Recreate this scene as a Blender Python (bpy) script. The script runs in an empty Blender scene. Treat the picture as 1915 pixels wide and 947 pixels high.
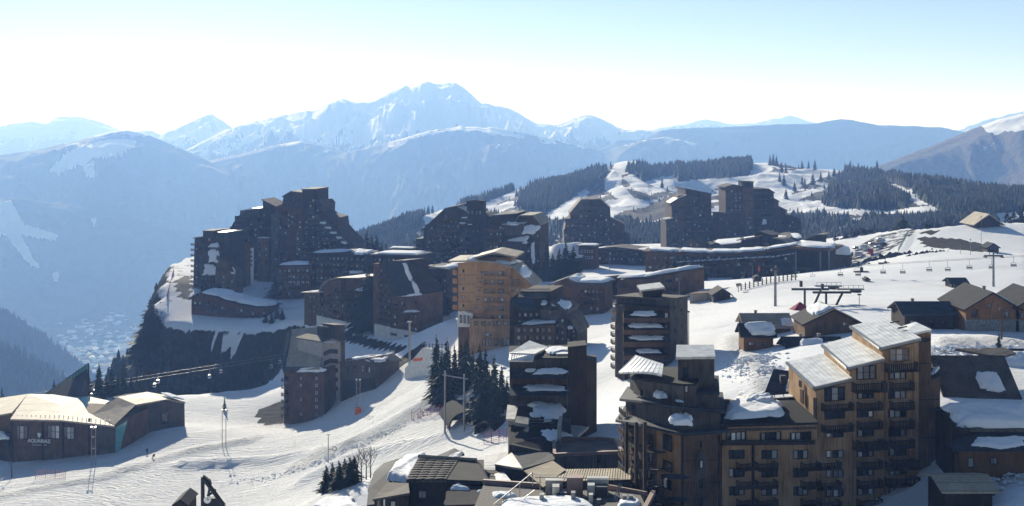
import bpy, bmesh, math, random
import numpy as np
from mathutils import Vector, Matrix

# ------------------------------------------------------------------ camera
W0, H0, F, YH = 1915.0, 947.0, 2312.0, 235.0      # photo size, focal length in photo pixels, eye-level row
scene = bpy.context.scene
col = scene.collection
cam_d = bpy.data.cameras.new("camera"); cam = bpy.data.objects.new("camera", cam_d); col.objects.link(cam)
cam.location = (0, 0, 0); cam.rotation_euler = (math.radians(90), 0, 0)
cam_d.sensor_width = 36.0; cam_d.lens = 36.0*F/W0
cam_d.shift_y = (YH - H0/2)/W0
cam_d.clip_start = 1.0; cam_d.clip_end = 120000.0
scene.camera = cam
# ------------------------------------------------------------------ sky and sun
SUN_EL, SUN_AZ = 17.5, -17.0            # azimuth from +Y, positive towards +X
world = bpy.data.worlds.new("World"); scene.world = world; world.use_nodes = True
nt = world.node_tree; nt.nodes.clear()
sky = nt.nodes.new("ShaderNodeTexSky"); sky.sky_type = 'NISHITA'; sky.sun_disc = False
sky.sun_elevation = math.radians(SUN_EL); sky.sun_rotation = math.radians(SUN_AZ)
sky.altitude = 1200; sky.air_density = 1.0; sky.dust_density = 0.2; sky.ozone_density = 2.4
bg = nt.nodes.new("ShaderNodeBackground"); bg.inputs[1].default_value = 0.05
out = nt.nodes.new("ShaderNodeOutputWorld")
nt.links.new(sky.outputs[0], bg.inputs[0]); nt.links.new(bg.outputs[0], out.inputs[0])
sun_d = bpy.data.lights.new("sun", 'SUN'); sun = bpy.data.objects.new("sun", sun_d); col.objects.link(sun)
sun_d.energy = 5.0; sun_d.angle = math.radians(0.5); sun_d.color = (1.0, 0.985, 0.965)
_e, _a = math.radians(SUN_EL), math.radians(SUN_AZ)
SUNDIR = Vector((math.sin(_a)*math.cos(_e), math.cos(_a)*math.cos(_e), math.sin(_e)))
sun.rotation_euler = SUNDIR.to_track_quat('Z', 'Y').to_euler()
vs = scene.view_settings
vs.view_transform = 'Standard'; vs.look = 'None'; vs.exposure = 0.68; vs.gamma = 1.0; vs.use_curve_mapping = False
scene.render.engine = 'CYCLES'
cy = scene.cycles
cy.use_denoising = True
cy.max_bounces = 6; cy.diffuse_bounces = 3; cy.glossy_bounces = 3; cy.transmission_bounces = 3; cy.volume_bounces = 1
cy.transparent_max_bounces = 6; cy.sample_clamp_indirect = 4.0

# ------------------------------------------------------------------ pixel <-> place
def P(px, py, d):
    return Vector(((px-957.5)*d/F, d, -(py-YH)*d/F))
def PZ(px, py, z):
    return P(px, py, -z*F/(py-YH))
def pix(p):
    return (957.5+p[0]*F/p[1], YH-p[2]*F/p[1])

# ------------------------------------------------------------------ value noise
_rs = np.random.RandomState(7)
_tab = _rs.rand(256, 256)
def vnoise(x, y):
    x = np.asarray(x, float); y = np.asarray(y, float)
    xi = np.floor(x).astype(int); yi = np.floor(y).astype(int)
    fx = x-xi; fy = y-yi
    fx = fx*fx*(3-2*fx); fy = fy*fy*(3-2*fy)
    g = lambda i, j: _tab[(i) & 255, (j) & 255]
    return (g(xi, yi)*(1-fx)+g(xi+1, yi)*fx)*(1-fy)+(g(xi, yi+1)*(1-fx)+g(xi+1, yi+1)*fx)*fy
def fbm(x, y, o=5, ridged=False, gain=0.5):
    t = 0; a = 1; s = 0
    for k in range(o):
        n = vnoise(x*2**k+17.3*k, y*2**k+9.1*k)
        if ridged: n = 1-abs(2*n-1)
        t = t+a*n; s += a; a *= gain
    return t/s
def sstep(a, b, x):
    t = np.clip((x-a)/(b-a), 0, 1); return t*t*(3-2*t)

# ------------------------------------------------------------------ materials
MATS = {}
def newmat(name):
    m = bpy.data.materials.new(name); m.use_nodes = True
    n = m.node_tree; b = n.nodes['Principled BSDF']; MATS[name] = m
    return m, n, b
def nd(n, t, **kw):
    x = n.nodes.new(t)
    for k, v in kw.items():
        if k.startswith('i_'): x.inputs[k[2:]].default_value = v
        else: setattr(x, k, v)
    return x
def ramp(n, stops):
    r = n.nodes.new('ShaderNodeValToRGB'); cr = r.color_ramp
    while len(cr.elements) > 1: cr.elements.remove(cr.elements[-1])
    cr.elements[0].position = stops[0][0]; cr.elements[0].color = stops[0][1]
    for p, c in stops[1:]:
        e = cr.elements.new(p); e.color = c
    return r
def c4(*c): return (c[0], c[1], c[2], 1.0)
def mixc(n, fac, a, b):
    x = n.nodes.new('ShaderNodeMix'); x.data_type = 'RGBA'
    for s, v in ((0, fac), (6, a), (7, b)):
        if hasattr(v, 'is_linked'): n.links.new(v, x.inputs[s])
        else: x.inputs[s].default_value = v
    return x.outputs[2]
def mth(n, op, a, b=0.0, clamp=False):
    x = n.nodes.new('ShaderNodeMath'); x.operation = op; x.use_clamp = clamp
    for s, v in ((0, a), (1, b)):
        if hasattr(v, 'is_linked'): n.links.new(v, x.inputs[s])
        else: x.inputs[s].default_value = v
    return x.outputs[0]
def noise(n, scale, detail=4, vec=None, rough=0.55):
    t = nd(n, 'ShaderNodeTexNoise'); t.inputs['Scale'].default_value = scale
    t.inputs['Detail'].default_value = detail; t.inputs['Roughness'].default_value = rough
    if vec is not None: n.links.new(vec, t.inputs['Vector'])
    return t.outputs[0]
def posvec(n, scale=(1, 1, 1), rot=(0, 0, 0)):
    g = nd(n, 'ShaderNodeNewGeometry'); mp = nd(n, 'ShaderNodeMapping')
    mp.inputs['Scale'].default_value = scale; mp.inputs['Rotation'].default_value = rot
    n.links.new(g.outputs['Position'], mp.inputs['Vector']); return mp.outputs[0], g
def bump(n, b, h, strength, dist):
    x = nd(n, 'ShaderNodeBump'); x.inputs['Strength'].default_value = strength; x.inputs['Distance'].default_value = dist
    n.links.new(h, x.inputs['Height']); n.links.new(x.outputs[0], b.inputs['Normal'])

def mat_wood(name, c1, c2, row=0.0, rough=0.85, streak=0.35, panel=0.0, spec=0.12):
    """weathered boards: vertical streaks, optional shingle rows"""
    m, n, b = newmat(name)
    v, g = posvec(n, (1, 1, 0.06))
    s = noise(n, 5.0, 4, v)
    v2, _ = posvec(n, (1, 1, 1)); big = noise(n, 0.35, 3, v2)
    f = mth(n, 'ADD', mth(n, 'MULTIPLY', s, 1.1), mth(n, 'MULTIPLY', mth(n, 'SUBTRACT', big, .5), .9))
    r = ramp(n, [(0.3, c4(*c1)), (0.75, c4(*c2))]); n.links.new(f, r.inputs[0])
    oi = nd(n, 'ShaderNodeObjectInfo')
    val = mth(n, 'ADD', mth(n, 'MULTIPLY', oi.outputs['Random'], 0.35), 0.82)
    hs = nd(n, 'ShaderNodeHueSaturation'); n.links.new(val, hs.inputs['Value']); n.links.new(r.outputs[0], hs.inputs['Color'])
    colr = hs.outputs[0]; h = s
    if row > 0:
        sep = nd(n, 'ShaderNodeSeparateXYZ'); n.links.new(g.outputs['Position'], sep.inputs[0])
        fr = mth(n, 'FRACT', mth(n, 'DIVIDE', sep.outputs['Z'], row))
        v3, _ = posvec(n, (2.2, 2.2, 2.2/row*0.2)); cell = noise(n, 2.0, 1, v3)
        h = mth(n, 'ADD', mth(n, 'MULTIPLY', fr, -1.0), mth(n, 'MULTIPLY', cell, 0.7))
        colr = mixc(n, mth(n, 'MULTIPLY', mth(n, 'GREATER_THAN', fr, 0.86), 0.45), colr, c4(c1[0]*.4, c1[1]*.4, c1[2]*.4))
    n.links.new(colr, b.inputs['Base Color']); b.inputs['Roughness'].default_value = rough
    b.inputs['Specular IOR Level'].default_value = spec
    bump(n, b, h, streak, 0.05)
    return m
mat_wood('wood_dark', (0.0168, 0.0114, 0.0078), (0.0510, 0.0360, 0.0258))
mat_wood('wood_grey', (0.0432, 0.0360, 0.0302), (0.1188, 0.1008, 0.0864))
mat_wood('wood_red', (0.055, 0.025, 0.014), (0.13, 0.065, 0.036))
mat_wood('wood_brown', (0.0600, 0.0336, 0.0184), (0.1600, 0.0944, 0.0528))
mat_wood('wood_warm', (0.20, 0.105, 0.045), (0.40, 0.225, 0.105))
mat_wood('wood_orange', (0.135, 0.062, 0.026), (0.27, 0.135, 0.06))
mat_wood('wood_tan', (0.19, 0.11, 0.053), (0.42, 0.265, 0.145))
mat_wood('wood_honey', (0.27, 0.148, 0.064), (0.43, 0.25, 0.118))
mat_wood('shingle_dark', (0.028, 0.020, 0.0145), (0.080, 0.058, 0.043), row=0.45)
mat_wood('shingle_brown', (0.050, 0.030, 0.019), (0.125, 0.078, 0.049), row=0.45)
mat_wood('shingle_roof', (0.0360, 0.0304, 0.0264), (0.1200, 0.1040, 0.0880), row=0.3)
mat_wood('roof_tan', (0.24, 0.195, 0.135), (0.42, 0.355, 0.26), row=0.5, rough=.7, spec=.2)
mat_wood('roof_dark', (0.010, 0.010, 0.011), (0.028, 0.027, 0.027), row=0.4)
def mat_plain(name, c, rough=0.6, metal=0.0, var=0.25, spec=0.5, sc=0.8):
    m, n, b = newmat(name)
    v, _ = posvec(n); s = noise(n, sc, 4, v)
    r = ramp(n, [(0.3, c4(*[k*(1-var) for k in c])), (0.7, c4(*[min(1, k*(1+var)) for k in c]))]); n.links.new(s, r.inputs[0])
    n.links.new(r.outputs[0], b.inputs['Base Color']); b.inputs['Roughness'].default_value = rough
    b.inputs['Metallic'].default_value = metal; b.inputs['Specular IOR Level'].default_value = spec
    return m
mat_plain('metal_roof', (0.68, 0.67, 0.64), 0.45, 0.3, 0.28, sc=.5)
mat_plain('metal_roof_aged', (0.42, 0.41, 0.38), 0.45, 0.45, 0.3)
mat_plain('slate', (0.035, 0.039, 0.046), 0.85, 0, 0.35, spec=.15)
mat_plain('felt', (0.026, 0.025, 0.024), 0.95, 0, 0.35, spec=.1, sc=2.0)
mat_plain('gravel_roof', (0.085, 0.075, 0.07), 0.95, 0, 0.5, sc=6.0)
mat_plain('steel', (0.22, 0.22, 0.22), 0.45, 0.6, 0.2)
mat_plain('steel_dark', (0.04, 0.042, 0.045), 0.5, 0.4, 0.2)
mat_plain('concrete', (0.30, 0.29, 0.27), 0.9, 0, 0.2)
mat_plain('stone_wall', (0.22, 0.21, 0.20), 0.95, 0, 0.45, sc=2.5)
mat_plain('render_white', (0.62, 0.60, 0.56), 0.85, 0, 0.12)
mat_plain('white_paint', (0.75, 0.75, 0.73), 0.5, 0, 0.06)
mat_plain('copper_cap', (0.22, 0.13, 0.105), 0.6, 0, 0.2)
mat_plain('red_paint', (0.42, 0.03, 0.025), 0.5, 0, 0.15)
mat_plain('orange_paint', (0.75, 0.13, 0.02), 0.6, 0, 0.1)
mat_plain('red_fabric', (0.40, 0.02, 0.05), 0.8, 0, 0.15)
mat_plain('green_fabric', (0.02, 0.16, 0.13), 0.8, 0, 0.15)
mat_plain('dark_car', (0.02, 0.022, 0.027), 0.25, 0, 0.1)
mat_plain('silver_car', (0.36, 0.37, 0.38), 0.3, 0.4, 0.05)
mat_plain('rubber', (0.012, 0.012, 0.012), 0.9, 0, 0.1)
mat_plain('black', (0.010, 0.009, 0.009), 0.8, 0, 0.1)
mat_plain('bark', (0.055, 0.04, 0.03), 0.95, 0, 0.4, sc=4)
mat_plain('cloth_dark', (0.02, 0.022, 0.03), 0.9, 0, 0.2)
mat_plain('skin', (0.45, 0.28, 0.2), 0.6, 0, 0.05)
mat_plain('teal_glass', (0.10, 0.36, 0.35), 0.12, 0, 0.2)
def mat_glass(name, c, rough=0.08, spec=0.6):
    m, n, b = newmat(name)
    oi = nd(n, 'ShaderNodeObjectInfo')
    r = ramp(n, [(0, c4(*[k*.5 for k in c])), (0.7, c4(*c)), (1, c4(*[k*2 for k in c]))]); n.links.new(oi.outputs['Random'], r.inputs[0])
    n.links.new(r.outputs[0], b.inputs['Base Color']); b.inputs['Roughness'].default_value = rough
    b.inputs['Specular IOR Level'].default_value = spec
mat_glass('glass', (0.015, 0.018, 0.022), spec=0.75); mat_glass('curtain', (0.42, 0.41, 0.39), 0.3)
mat_glass('lampglass', (0.6, 0.6, 0.58), 0.3)
def mat_foliage():
    m, n, b = newmat('foliage')
    oi = nd(n, 'ShaderNodeObjectInfo'); v, _ = posvec(n); s = noise(n, 0.9, 3, v)
    f = mth(n, 'ADD', s, mth(n, 'MULTIPLY', mth(n, 'SUBTRACT', oi.outputs['Random'], .5), .3))
    r = ramp(n, [(0.25, c4(.012, .022, .014)), (0.75, c4(.040, .060, .032))]); n.links.new(f, r.inputs[0])
    n.links.new(r.outputs[0], b.inputs['Base Color']); b.inputs['Roughness'].default_value = 0.8
    b.inputs['Specular IOR Level'].default_value = 0.2
    m2, n, b = newmat('shrub'); b.inputs['Base Color'].default_value = c4(.05, .05, .03); b.inputs['Roughness'].default_value = .9
mat_foliage()
def mat_snow():
    # groomed snow with tracks, loose lumps and worn dirt where the ground is painted bare
    m, n, b = newmat('snow_ground')
    at = nd(n, 'ShaderNodeAttribute'); at.attribute_name = 'bare'
    tr = nd(n, 'ShaderNodeAttribute'); tr.attribute_name = 'track'
    lp = nd(n, 'ShaderNodeAttribute'); lp.attribute_name = 'lump'
    v, g = posvec(n)
    sp = nd(n, 'ShaderNodeSeparateXYZ'); n.links.new(g.outputs['Normal'], sp.inputs[0])
    nz = noise(n, 0.22, 6, v, 0.65); nf = noise(n, 1.3, 5, v, 0.6)
    # bare earth: painted mask and steep faces, broken up by noise
    steep = mth(n, 'SUBTRACT', 1.0, sp.outputs['Z'])
    bm_ = mth(n, 'ADD', at.outputs['Fac'], mth(n, 'MAXIMUM', mth(n, 'MULTIPLY', mth(n, 'SUBTRACT', steep, .24), 3.2), 0.0))
    bm_ = mth(n, 'ADD', bm_, mth(n, 'MULTIPLY', mth(n, 'SUBTRACT', nz, .5), 1.0))
    rb = ramp(n, [(0.44, c4(0, 0, 0)), (0.56, c4(1, 1, 1))]); n.links.new(bm_, rb.inputs[0])
    earth = ramp(n, [(0.3, c4(.012, .013, .008)), (0.55, c4(.040, .035, .020)), (0.75, c4(.10, .085, .062))]); n.links.new(noise(n, 0.5, 6, v, .7), earth.inputs[0])
    dirty = ramp(n, [(0.35, c4(.86, .87, .89)), (0.62, c4(.78, .78, .78)), (0.8, c4(.72, .71, .68))]); n.links.new(mth(n, 'ADD', nf, mth(n, 'MULTIPLY', tr.outputs['Fac'], .12)), dirty.inputs[0])
    n.links.new(mixc(n, rb.outputs[0], dirty.outputs[0], earth.outputs[0]), b.inputs['Base Color'])
    b.inputs['Roughness'].default_value = 0.9; b.inputs['Specular IOR Level'].default_value = 0.04
    # relief: machine tracks (stretched along the runs) + lumps
    vt, _ = posvec(n, (0.10, 1.3, 0.5), (0, 0, math.radians(-38))); t1 = noise(n, 1.0, 5, vt, .6)
    vt2, _ = posvec(n, (0.16, 2.2, 0.5), (0, 0, math.radians(-14))); t2 = noise(n, 1.0, 4, vt2, .6)
    tt = mth(n, 'ADD', t1, mth(n, 'MULTIPLY', t2, .6))
    hl = mth(n, 'MULTIPLY', noise(n, .75, 7, v, .68), mth(n, 'ADD', mth(n, 'MULTIPLY', lp.outputs['Fac'], 2.2), .18))
    h = mth(n, 'ADD', mth(n, 'MULTIPLY', tt, mth(n, 'ADD', mth(n, 'MULTIPLY', tr.outputs['Fac'], .85), .12)), hl)
    bump(n, b, h, 1.0, 1.1)
    m, n, b = newmat('snow')      # snow caps on roofs
    v, _ = posvec(n); s = noise(n, 0.9, 5, v)
    r = ramp(n, [(0.3, c4(.80, .82, .85)), (0.7, c4(.88, .88, .88))]); n.links.new(s, r.inputs[0])
    n.links.new(r.outputs[0], b.inputs['Base Color']); b.inputs['Roughness'].default_value = .9; b.inputs['Specular IOR Level'].default_value = .05
    bump(n, b, s, .6, .4)
mat_snow()
def mat_mountain(name, snowline, band, forest=(.028, .038, .028), bare=None, sc=1.0):
    m, n, b = newmat(name)
    at = nd(n, 'ShaderNodeAttribute'); at.attribute_name = 'snowy'
    v, g = posvec(n)
    sp = nd(n, 'ShaderNodeSeparateXYZ'); n.links.new(g.outputs['Position'], sp.inputs[0])
    sn = nd(n, 'ShaderNodeSeparateXYZ'); n.links.new(g.outputs['Normal'], sn.inputs[0])
    nz = noise(n, 0.0035*sc, 8, v, .62)
    vs_, _ = posvec(n, (1, 1, .35)); n2 = noise(n, 0.012*sc, 6, vs_, .65)
    e = mth(n, 'DIVIDE', mth(n, 'SUBTRACT', sp.outputs['Z'], snowline), band)
    e = mth(n, 'ADD', e, mth(n, 'MULTIPLY', mth(n, 'SUBTRACT', nz, .5), 3.0))
    e = mth(n, 'ADD', e, mth(n, 'MULTIPLY', mth(n, 'SUBTRACT', n2, .5), 1.6))
    e = mth(n, 'ADD', e, mth(n, 'MULTIPLY', at.outputs['Fac'], 4.0))
    e = mth(n, 'ADD', e, mth(n, 'MULTIPLY', mth(n, 'SUBTRACT', sn.outputs['Z'], .72), 1.5))
    r = ramp(n, [(0.42, c4(0, 0, 0)), (0.58, c4(1, 1, 1))]); n.links.new(mth(n, 'ADD', e, .5), r.inputs[0])
    low = ramp(n, [(0.35, c4(*[k*.7 for k in forest])), (0.7, c4(*[k*1.5 for k in (bare or forest)]))]); n.links.new(noise(n, .02*sc, 6, v, .7), low.inputs[0])
    n.links.new(mixc(n, r.outputs[0], low.outputs[0], c4(.80, .81, .83)), b.inputs['Base Color'])
    b.inputs['Roughness'].default_value = .9; b.inputs['Specular IOR Level'].default_value = .1
    bump(n, b, noise(n, .012*sc, 8, v, .65), .8, 30.0/sc)
mat_mountain('mountain_high', -180, 200)
mat_mountain('mountain_mid', -20, 170)
mat_mountain('mountain_low', 420, 200)
mat_mountain('mountain_brown', 40, 60, (.075, .062, .045), (.11, .088, .062), sc=3.0)
mat_mountain('hill_patchy', 9999, 100, (.035, .036, .024), (.085, .072, .05), sc=8.0)
mat_mountain('valley_floor', 9999, 100, (.035, .045, .03), (.10, .10, .085), sc=2.0)

# ------------------------------------------------------------------ object helpers
def tag(o, label=None, cat=None, group=None, kind=None):
    if label: o['label'] = label
    if cat: o['category'] = cat
    if group: o['group'] = group
    if kind: o['kind'] = kind
    return o
def link(name, me, parent=None):
    o = bpy.data.objects.new(name, me); col.objects.link(o)
    if parent is not None:
        o.parent = parent; o.matrix_parent_inverse = parent.matrix_world_inv if hasattr(parent, 'matrix_world_inv') else Matrix.Translation(-parent.location)
    return o
def empty(name, loc, label, cat, group=None):
    o = bpy.data.objects.new(name, None); col.objects.link(o); o.location = loc; o.empty_display_size = .5
    return tag(o, label, cat, group)
def mesh(name, verts, faces, mat, parent=None, smooth=False, mats=None, fmat=None):
    me = bpy.data.meshes.new(name); me.from_pydata([tuple(v) for v in verts], [], faces)
    for k in (mats or [mat]): me.materials.append(MATS[k])
    if fmat is not None: me.polygons.foreach_set('material_index', fmat)
    if smooth: me.polygons.foreach_set('use_smooth', [True]*len(me.polygons))
    me.update()
    return link(name, me, parent)
class MB:
    """collects shapes in world space into one mesh"""
    def __init__(s): s.v = []; s.f = []; s.m = []
    def quad(s, a, b, c, d, mi=0):
        k = len(s.v); s.v += [a, b, c, d]; s.f.append((k, k+1, k+2, k+3)); s.m.append(mi); return s
    def hexa(s, p, mi=0):        # p: 4 bottom (ccw) + 4 top
        k = len(s.v); s.v += [tuple(q) for q in p]
        for f in ((3, 2, 1, 0), (4, 5, 6, 7), (0, 1, 5, 4), (1, 2, 6, 5), (2, 3, 7, 6), (3, 0, 4, 7)):
            s.f.append(tuple(k+i for i in f)); s.m.append(mi)
        return s
    def box(s, c, sx, sy, sz, rz=0.0, mi=0):   # centre of base
        ca, sa = math.cos(rz), math.sin(rz); q = []
        for z in (0, sz):
            for x, y in ((-sx/2, -sy/2), (sx/2, -sy/2), (sx/2, sy/2), (-sx/2, sy/2)):
                q.append((c[0]+x*ca-y*sa, c[1]+x*sa+y*ca, c[2]+z))
        return s.hexa(q, mi)
    def prism(s, poly, vec, mi=0):             # planar polygon extruded by vec
        k = len(s.v); n = len(poly); vec = Vector(vec)
        s.v += [tuple(p) for p in poly]+[tuple(Vector(p)+vec) for p in poly]
        s.f.append(tuple(range(k, k+n))); s.f.append(tuple(range(k+2*n-1, k+n-1, -1))); s.m += [mi, mi]
        for i in range(n):
            j = (i+1) % n; s.f.append((k+j, k+i, k+n+i, k+n+j)); s.m.append(mi)
        return s
    def bar(s, a, b, r, n=6, mi=0, r2=None):
        a = Vector(a); b = Vector(b); d = (b-a).normalized(); r2 = r if r2 is None else r2
        u = d.orthogonal().normalized(); w = d.cross(u); k = len(s.v)
        for q, rr in ((a, r), (b, r2)):
            for i in range(n):
                t = 2*math.pi*i/n; s.v.append(tuple(q+u*math.cos(t)*rr+w*math.sin(t)*rr))
        for i in range(n):
            j = (i+1) % n; s.f.append((k+i, k+j, k+n+j, k+n+i)); s.m.append(mi)
        s.f.append(tuple(range(k+n-1, k-1, -1))); s.f.append(tuple(range(k+n, k+2*n))); s.m += [mi, mi]
        return s
    def build(s, name, mats, parent=None, smooth=False):
        mats = [mats] if isinstance(mats, str) else mats
        return mesh(name, s.v, s.f, None, parent, smooth, mats, s.m)
def fix_normals(o):
    bm = bmesh.new(); bm.from_mesh(o.data); bmesh.ops.recalc_face_normals(bm, faces=bm.faces[:]); bm.to_mesh(o.data); bm.free()
    return o
# ================================================================== the near ground
CP = [ # (px, py, distance) of points on the ground
 (0,862,378),(100,858,376),(345,800,392),(0,947,310),(200,947,308),(450,947,305),(420,835,370),(175,868,350),(275,850,365),
 (345,748,450),(450,737,470),(530,727,485),(590,787,425),(700,770,378),(560,860,345),(640,870,312),(640,925,195),(560,947,200),(700,890,205),
 (760,850,300),(850,825,295),(900,860,250),(700,690,430),(800,740,350),(850,700,360),(930,760,300),(1000,900,190),
 (1130,790,238),(1120,720,290),(1100,640,365),(1090,590,425),(1200,585,412),(1280,545,450),(1350,600,335),(1380,690,245),
 (1420,720,226),(1500,600,300),(1450,573,345),(1560,575,318),(1420,528,425),(1650,560,345),(1735,608,287),(1860,535,400),
 (1775,700,225),(1775,760,200),(1850,790,195),(1920,800,195),(1775,850,180),(1850,640,255),(1850,890,172),(1850,935,160),(1300,1075,165),(1500,975,178),(1700,949,178),(1770,900,178),
 (1750,470,520),(1900,470,520),(1900,424,585),(1848,420,590),(1700,428,610),(1640,455,600),(1600,480,580),(1550,505,545),
 (1480,515,500),(1400,522,515),(1250,525,520),(1100,520,520),(1050,500,600),(1380,462,740),(1110,465,740),(1480,455,720),
 (900,652,392),(830,600,450),(740,672,432),(690,650,462),(770,638,478),(820,570,520),(640,608,510),(592,596,522),(703,622,490),(640,645,478),(700,560,560),
 (850,505,625),(960,530,560),(560,560,585),(480,530,635),(640,545,575),(430,585,570),(340,530,610),(330,600,560),(500,606,545),(400,600,556),
 (560,520,660),(700,520,640),(330,500,660),(450,480,720),(700,480,760),(950,470,760),
]
CX = np.array([P(*c)[:3] for c in CP])
extra = np.array([(0,-60,-42),(-200,-60,-85),(250,-60,-38),(-250,120,-95),(-44,190,-70),(-110,190,-86),(-160,250,-96),(500,100,-35),(520,400,-42),(520,650,-40),(0,90,-46),(120,90,-44),(-110,110,-78),(420,560,-46),(330,620,-48)], float)
CX = np.vstack([CX, extra])
def _k(r2): return np.where(r2 > 0, r2*np.log(r2+1e-9), 0.0)
_S = 100.0
_xy = CX[:, :2]/_S
_n = len(_xy)
_A = np.zeros((_n+3, _n+3))
_A[:_n, :_n] = _k(((_xy[:, None]-_xy[None])**2).sum(-1))+np.eye(_n)*0.02
_A[:_n, _n] = 1; _A[:_n, _n+1:] = _xy; _A[_n, :_n] = 1; _A[_n+1:, :_n] = _xy.T
_w = np.linalg.solve(_A, np.concatenate([CX[:, 2], [0, 0, 0]]))
def tps(x, y):
    x = np.asarray(x, float)/_S; y = np.asarray(y, float)/_S
    z = _w[_n]+_w[_n+1]*x+_w[_n+2]*y
    for i in range(_n): z = z+_w[i]*_k((x-_xy[i, 0])**2+(y-_xy[i, 1])**2)
    return z
def q(px, d): return ((px-957.5)*d/F, d)
RIM = [(-420,-150),(-380,230),(-270,400),q(0,440),q(200,455),q(345,464),q(450,482),q(530,497),q(600,515),q(560,532),q(500,540),q(400,550),q(312,556),
       q(300,574),q(310,620),q(338,690),q(430,750),q(600,790),q(800,790),q(1000,795),q(1250,790),q(1440,785),q(1520,735),q(1585,665),q(1640,630),q(1720,602),q(1830,594),q(1930,596),(480,680),(800,640),(800,-150)]
RIMA = np.array(RIM)
def rim_sd(x, y):
    """signed distance to the rim of the plateau, positive outside"""
    x = np.asarray(x, float); y = np.asarray(y, float)
    best = np.full(x.shape, 1e18); ins = np.zeros(x.shape, bool)
    for i in range(len(RIMA)):
        a = RIMA[i]; b = RIMA[(i+1) % len(RIMA)]; e = b-a
        t = np.clip(((x-a[0])*e[0]+(y-a[1])*e[1])/(e@e), 0, 1)
        best = np.minimum(best, (x-a[0]-t*e[0])**2+(y-a[1]-t*e[1])**2)
        c = (a[1] > y) != (b[1] > y)
        with np.errstate(divide='ignore', invalid='ignore'):
            xi = (b[0]-a[0])*(y-a[1])/(b[1]-a[1])+a[0]
        ins ^= c & (x < xi)
    return np.where(ins, -1, 1)*np.sqrt(best)
def gz(x, y):
    x = np.asarray(x, float); y = np.asarray(y, float)
    z = tps(x, y)
    s = rim_sd(x, y)+(fbm(x/14, y/14, 4)-.5)*12
    so = np.maximum(s, 0)
    cl = sstep(-50, -75, x)*sstep(515, 545, y)*sstep(860, 700, y)
    drop = so*0.62+cl*46*sstep(0, 24, so)+so*so*0.0006
    drop = drop+sstep(0, 25, so)*((fbm(x/22, y/22, 5, True)-.5)*18+(fbm(x/7, y/7, 4, True)-.5)*7)
    fl = (fbm(x/30, y/30, 3)-.5)*1.2+(fbm(x/7, y/7, 3)-.5)*.35
    return np.where(so > 0, z-drop, z)+fl
def gzs(x, y): return float(gz(np.array([x]), np.array([y]))[0])
def G(px, py, d0=90.0, d1=900.0):
    """where the ray through a pixel first meets the near ground"""
    d = np.concatenate([np.arange(d0, d1, 2.0)])
    x = (px-957.5)*d/F; z = -(py-YH)*d/F
    g = gz(x, d); hit = np.nonzero(z <= g)[0]
    k = hit[0] if len(hit) else len(d)-1
    return Vector((x[k], d[k], g[k]))
def on_ground(px, d):
    x, y = q(px, d); return Vector((x, y, gzs(x, y)))

def in_poly(px, py, poly):
    ins = np.zeros(px.shape, bool); n = len(poly)
    for i in range(n):
        (x0, y0), (x1, y1) = poly[i], poly[(i+1) % n]
        c = (y0 > py) != (y1 > py)
        with np.errstate(divide='ignore', invalid='ignore'):
            xi = (x1-x0)*(py-y0)/(y1-y0)+x0
        ins ^= c & (px < xi)
    return ins
def seg_d(x, y, pts):
    best = np.full(x.shape, 1e18)
    for a, b in zip(pts[:-1], pts[1:]):
        a = np.array(a, float); b = np.array(b, float); e = b-a
        t = np.clip(((x-a[0])*e[0]+(y-a[1])*e[1])/(e@e+1e-9), 0, 1)
        best = np.minimum(best, (x-a[0]-t*e[0])**2+(y-a[1]-t*e[1])**2)
    return np.sqrt(best)
def grid_obj(name, X, Y, Z, mat, attrs=None, label=None, kind='structure'):
    nr, nc = X.shape
    v = np.stack([X.ravel(), Y.ravel(), Z.ravel()], 1)
    i = np.arange(nr*nc).reshape(nr, nc)
    f = np.stack([i[:-1, :-1], i[:-1, 1:], i[1:, 1:], i[1:, :-1]], -1).reshape(-1, 4)
    me = bpy.data.meshes.new(name)
    me.vertices.add(len(v)); me.vertices.foreach_set('co', v.ravel())
    me.loops.add(f.size); me.loops.foreach_set('vertex_index', f.ravel().astype(np.int32))
    me.polygons.add(len(f)); me.polygons.foreach_set('loop_start', np.arange(0, f.size, 4, dtype=np.int32))
    me.polygons.foreach_set('loop_total', np.full(len(f), 4, dtype=np.int32))
    me.polygons.foreach_set('use_smooth', np.ones(len(f), bool))
    me.update(calc_edges=True); me.validate()
    for k, a in (attrs or {}).items():
        at = me.attributes.new(k, 'FLOAT', 'POINT'); at.data.foreach_set('value', a.ravel().astype(np.float32))
    me.materials.append(MATS[mat])
    o = link(name, me); tag(o, label, None, None, kind); return o

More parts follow.
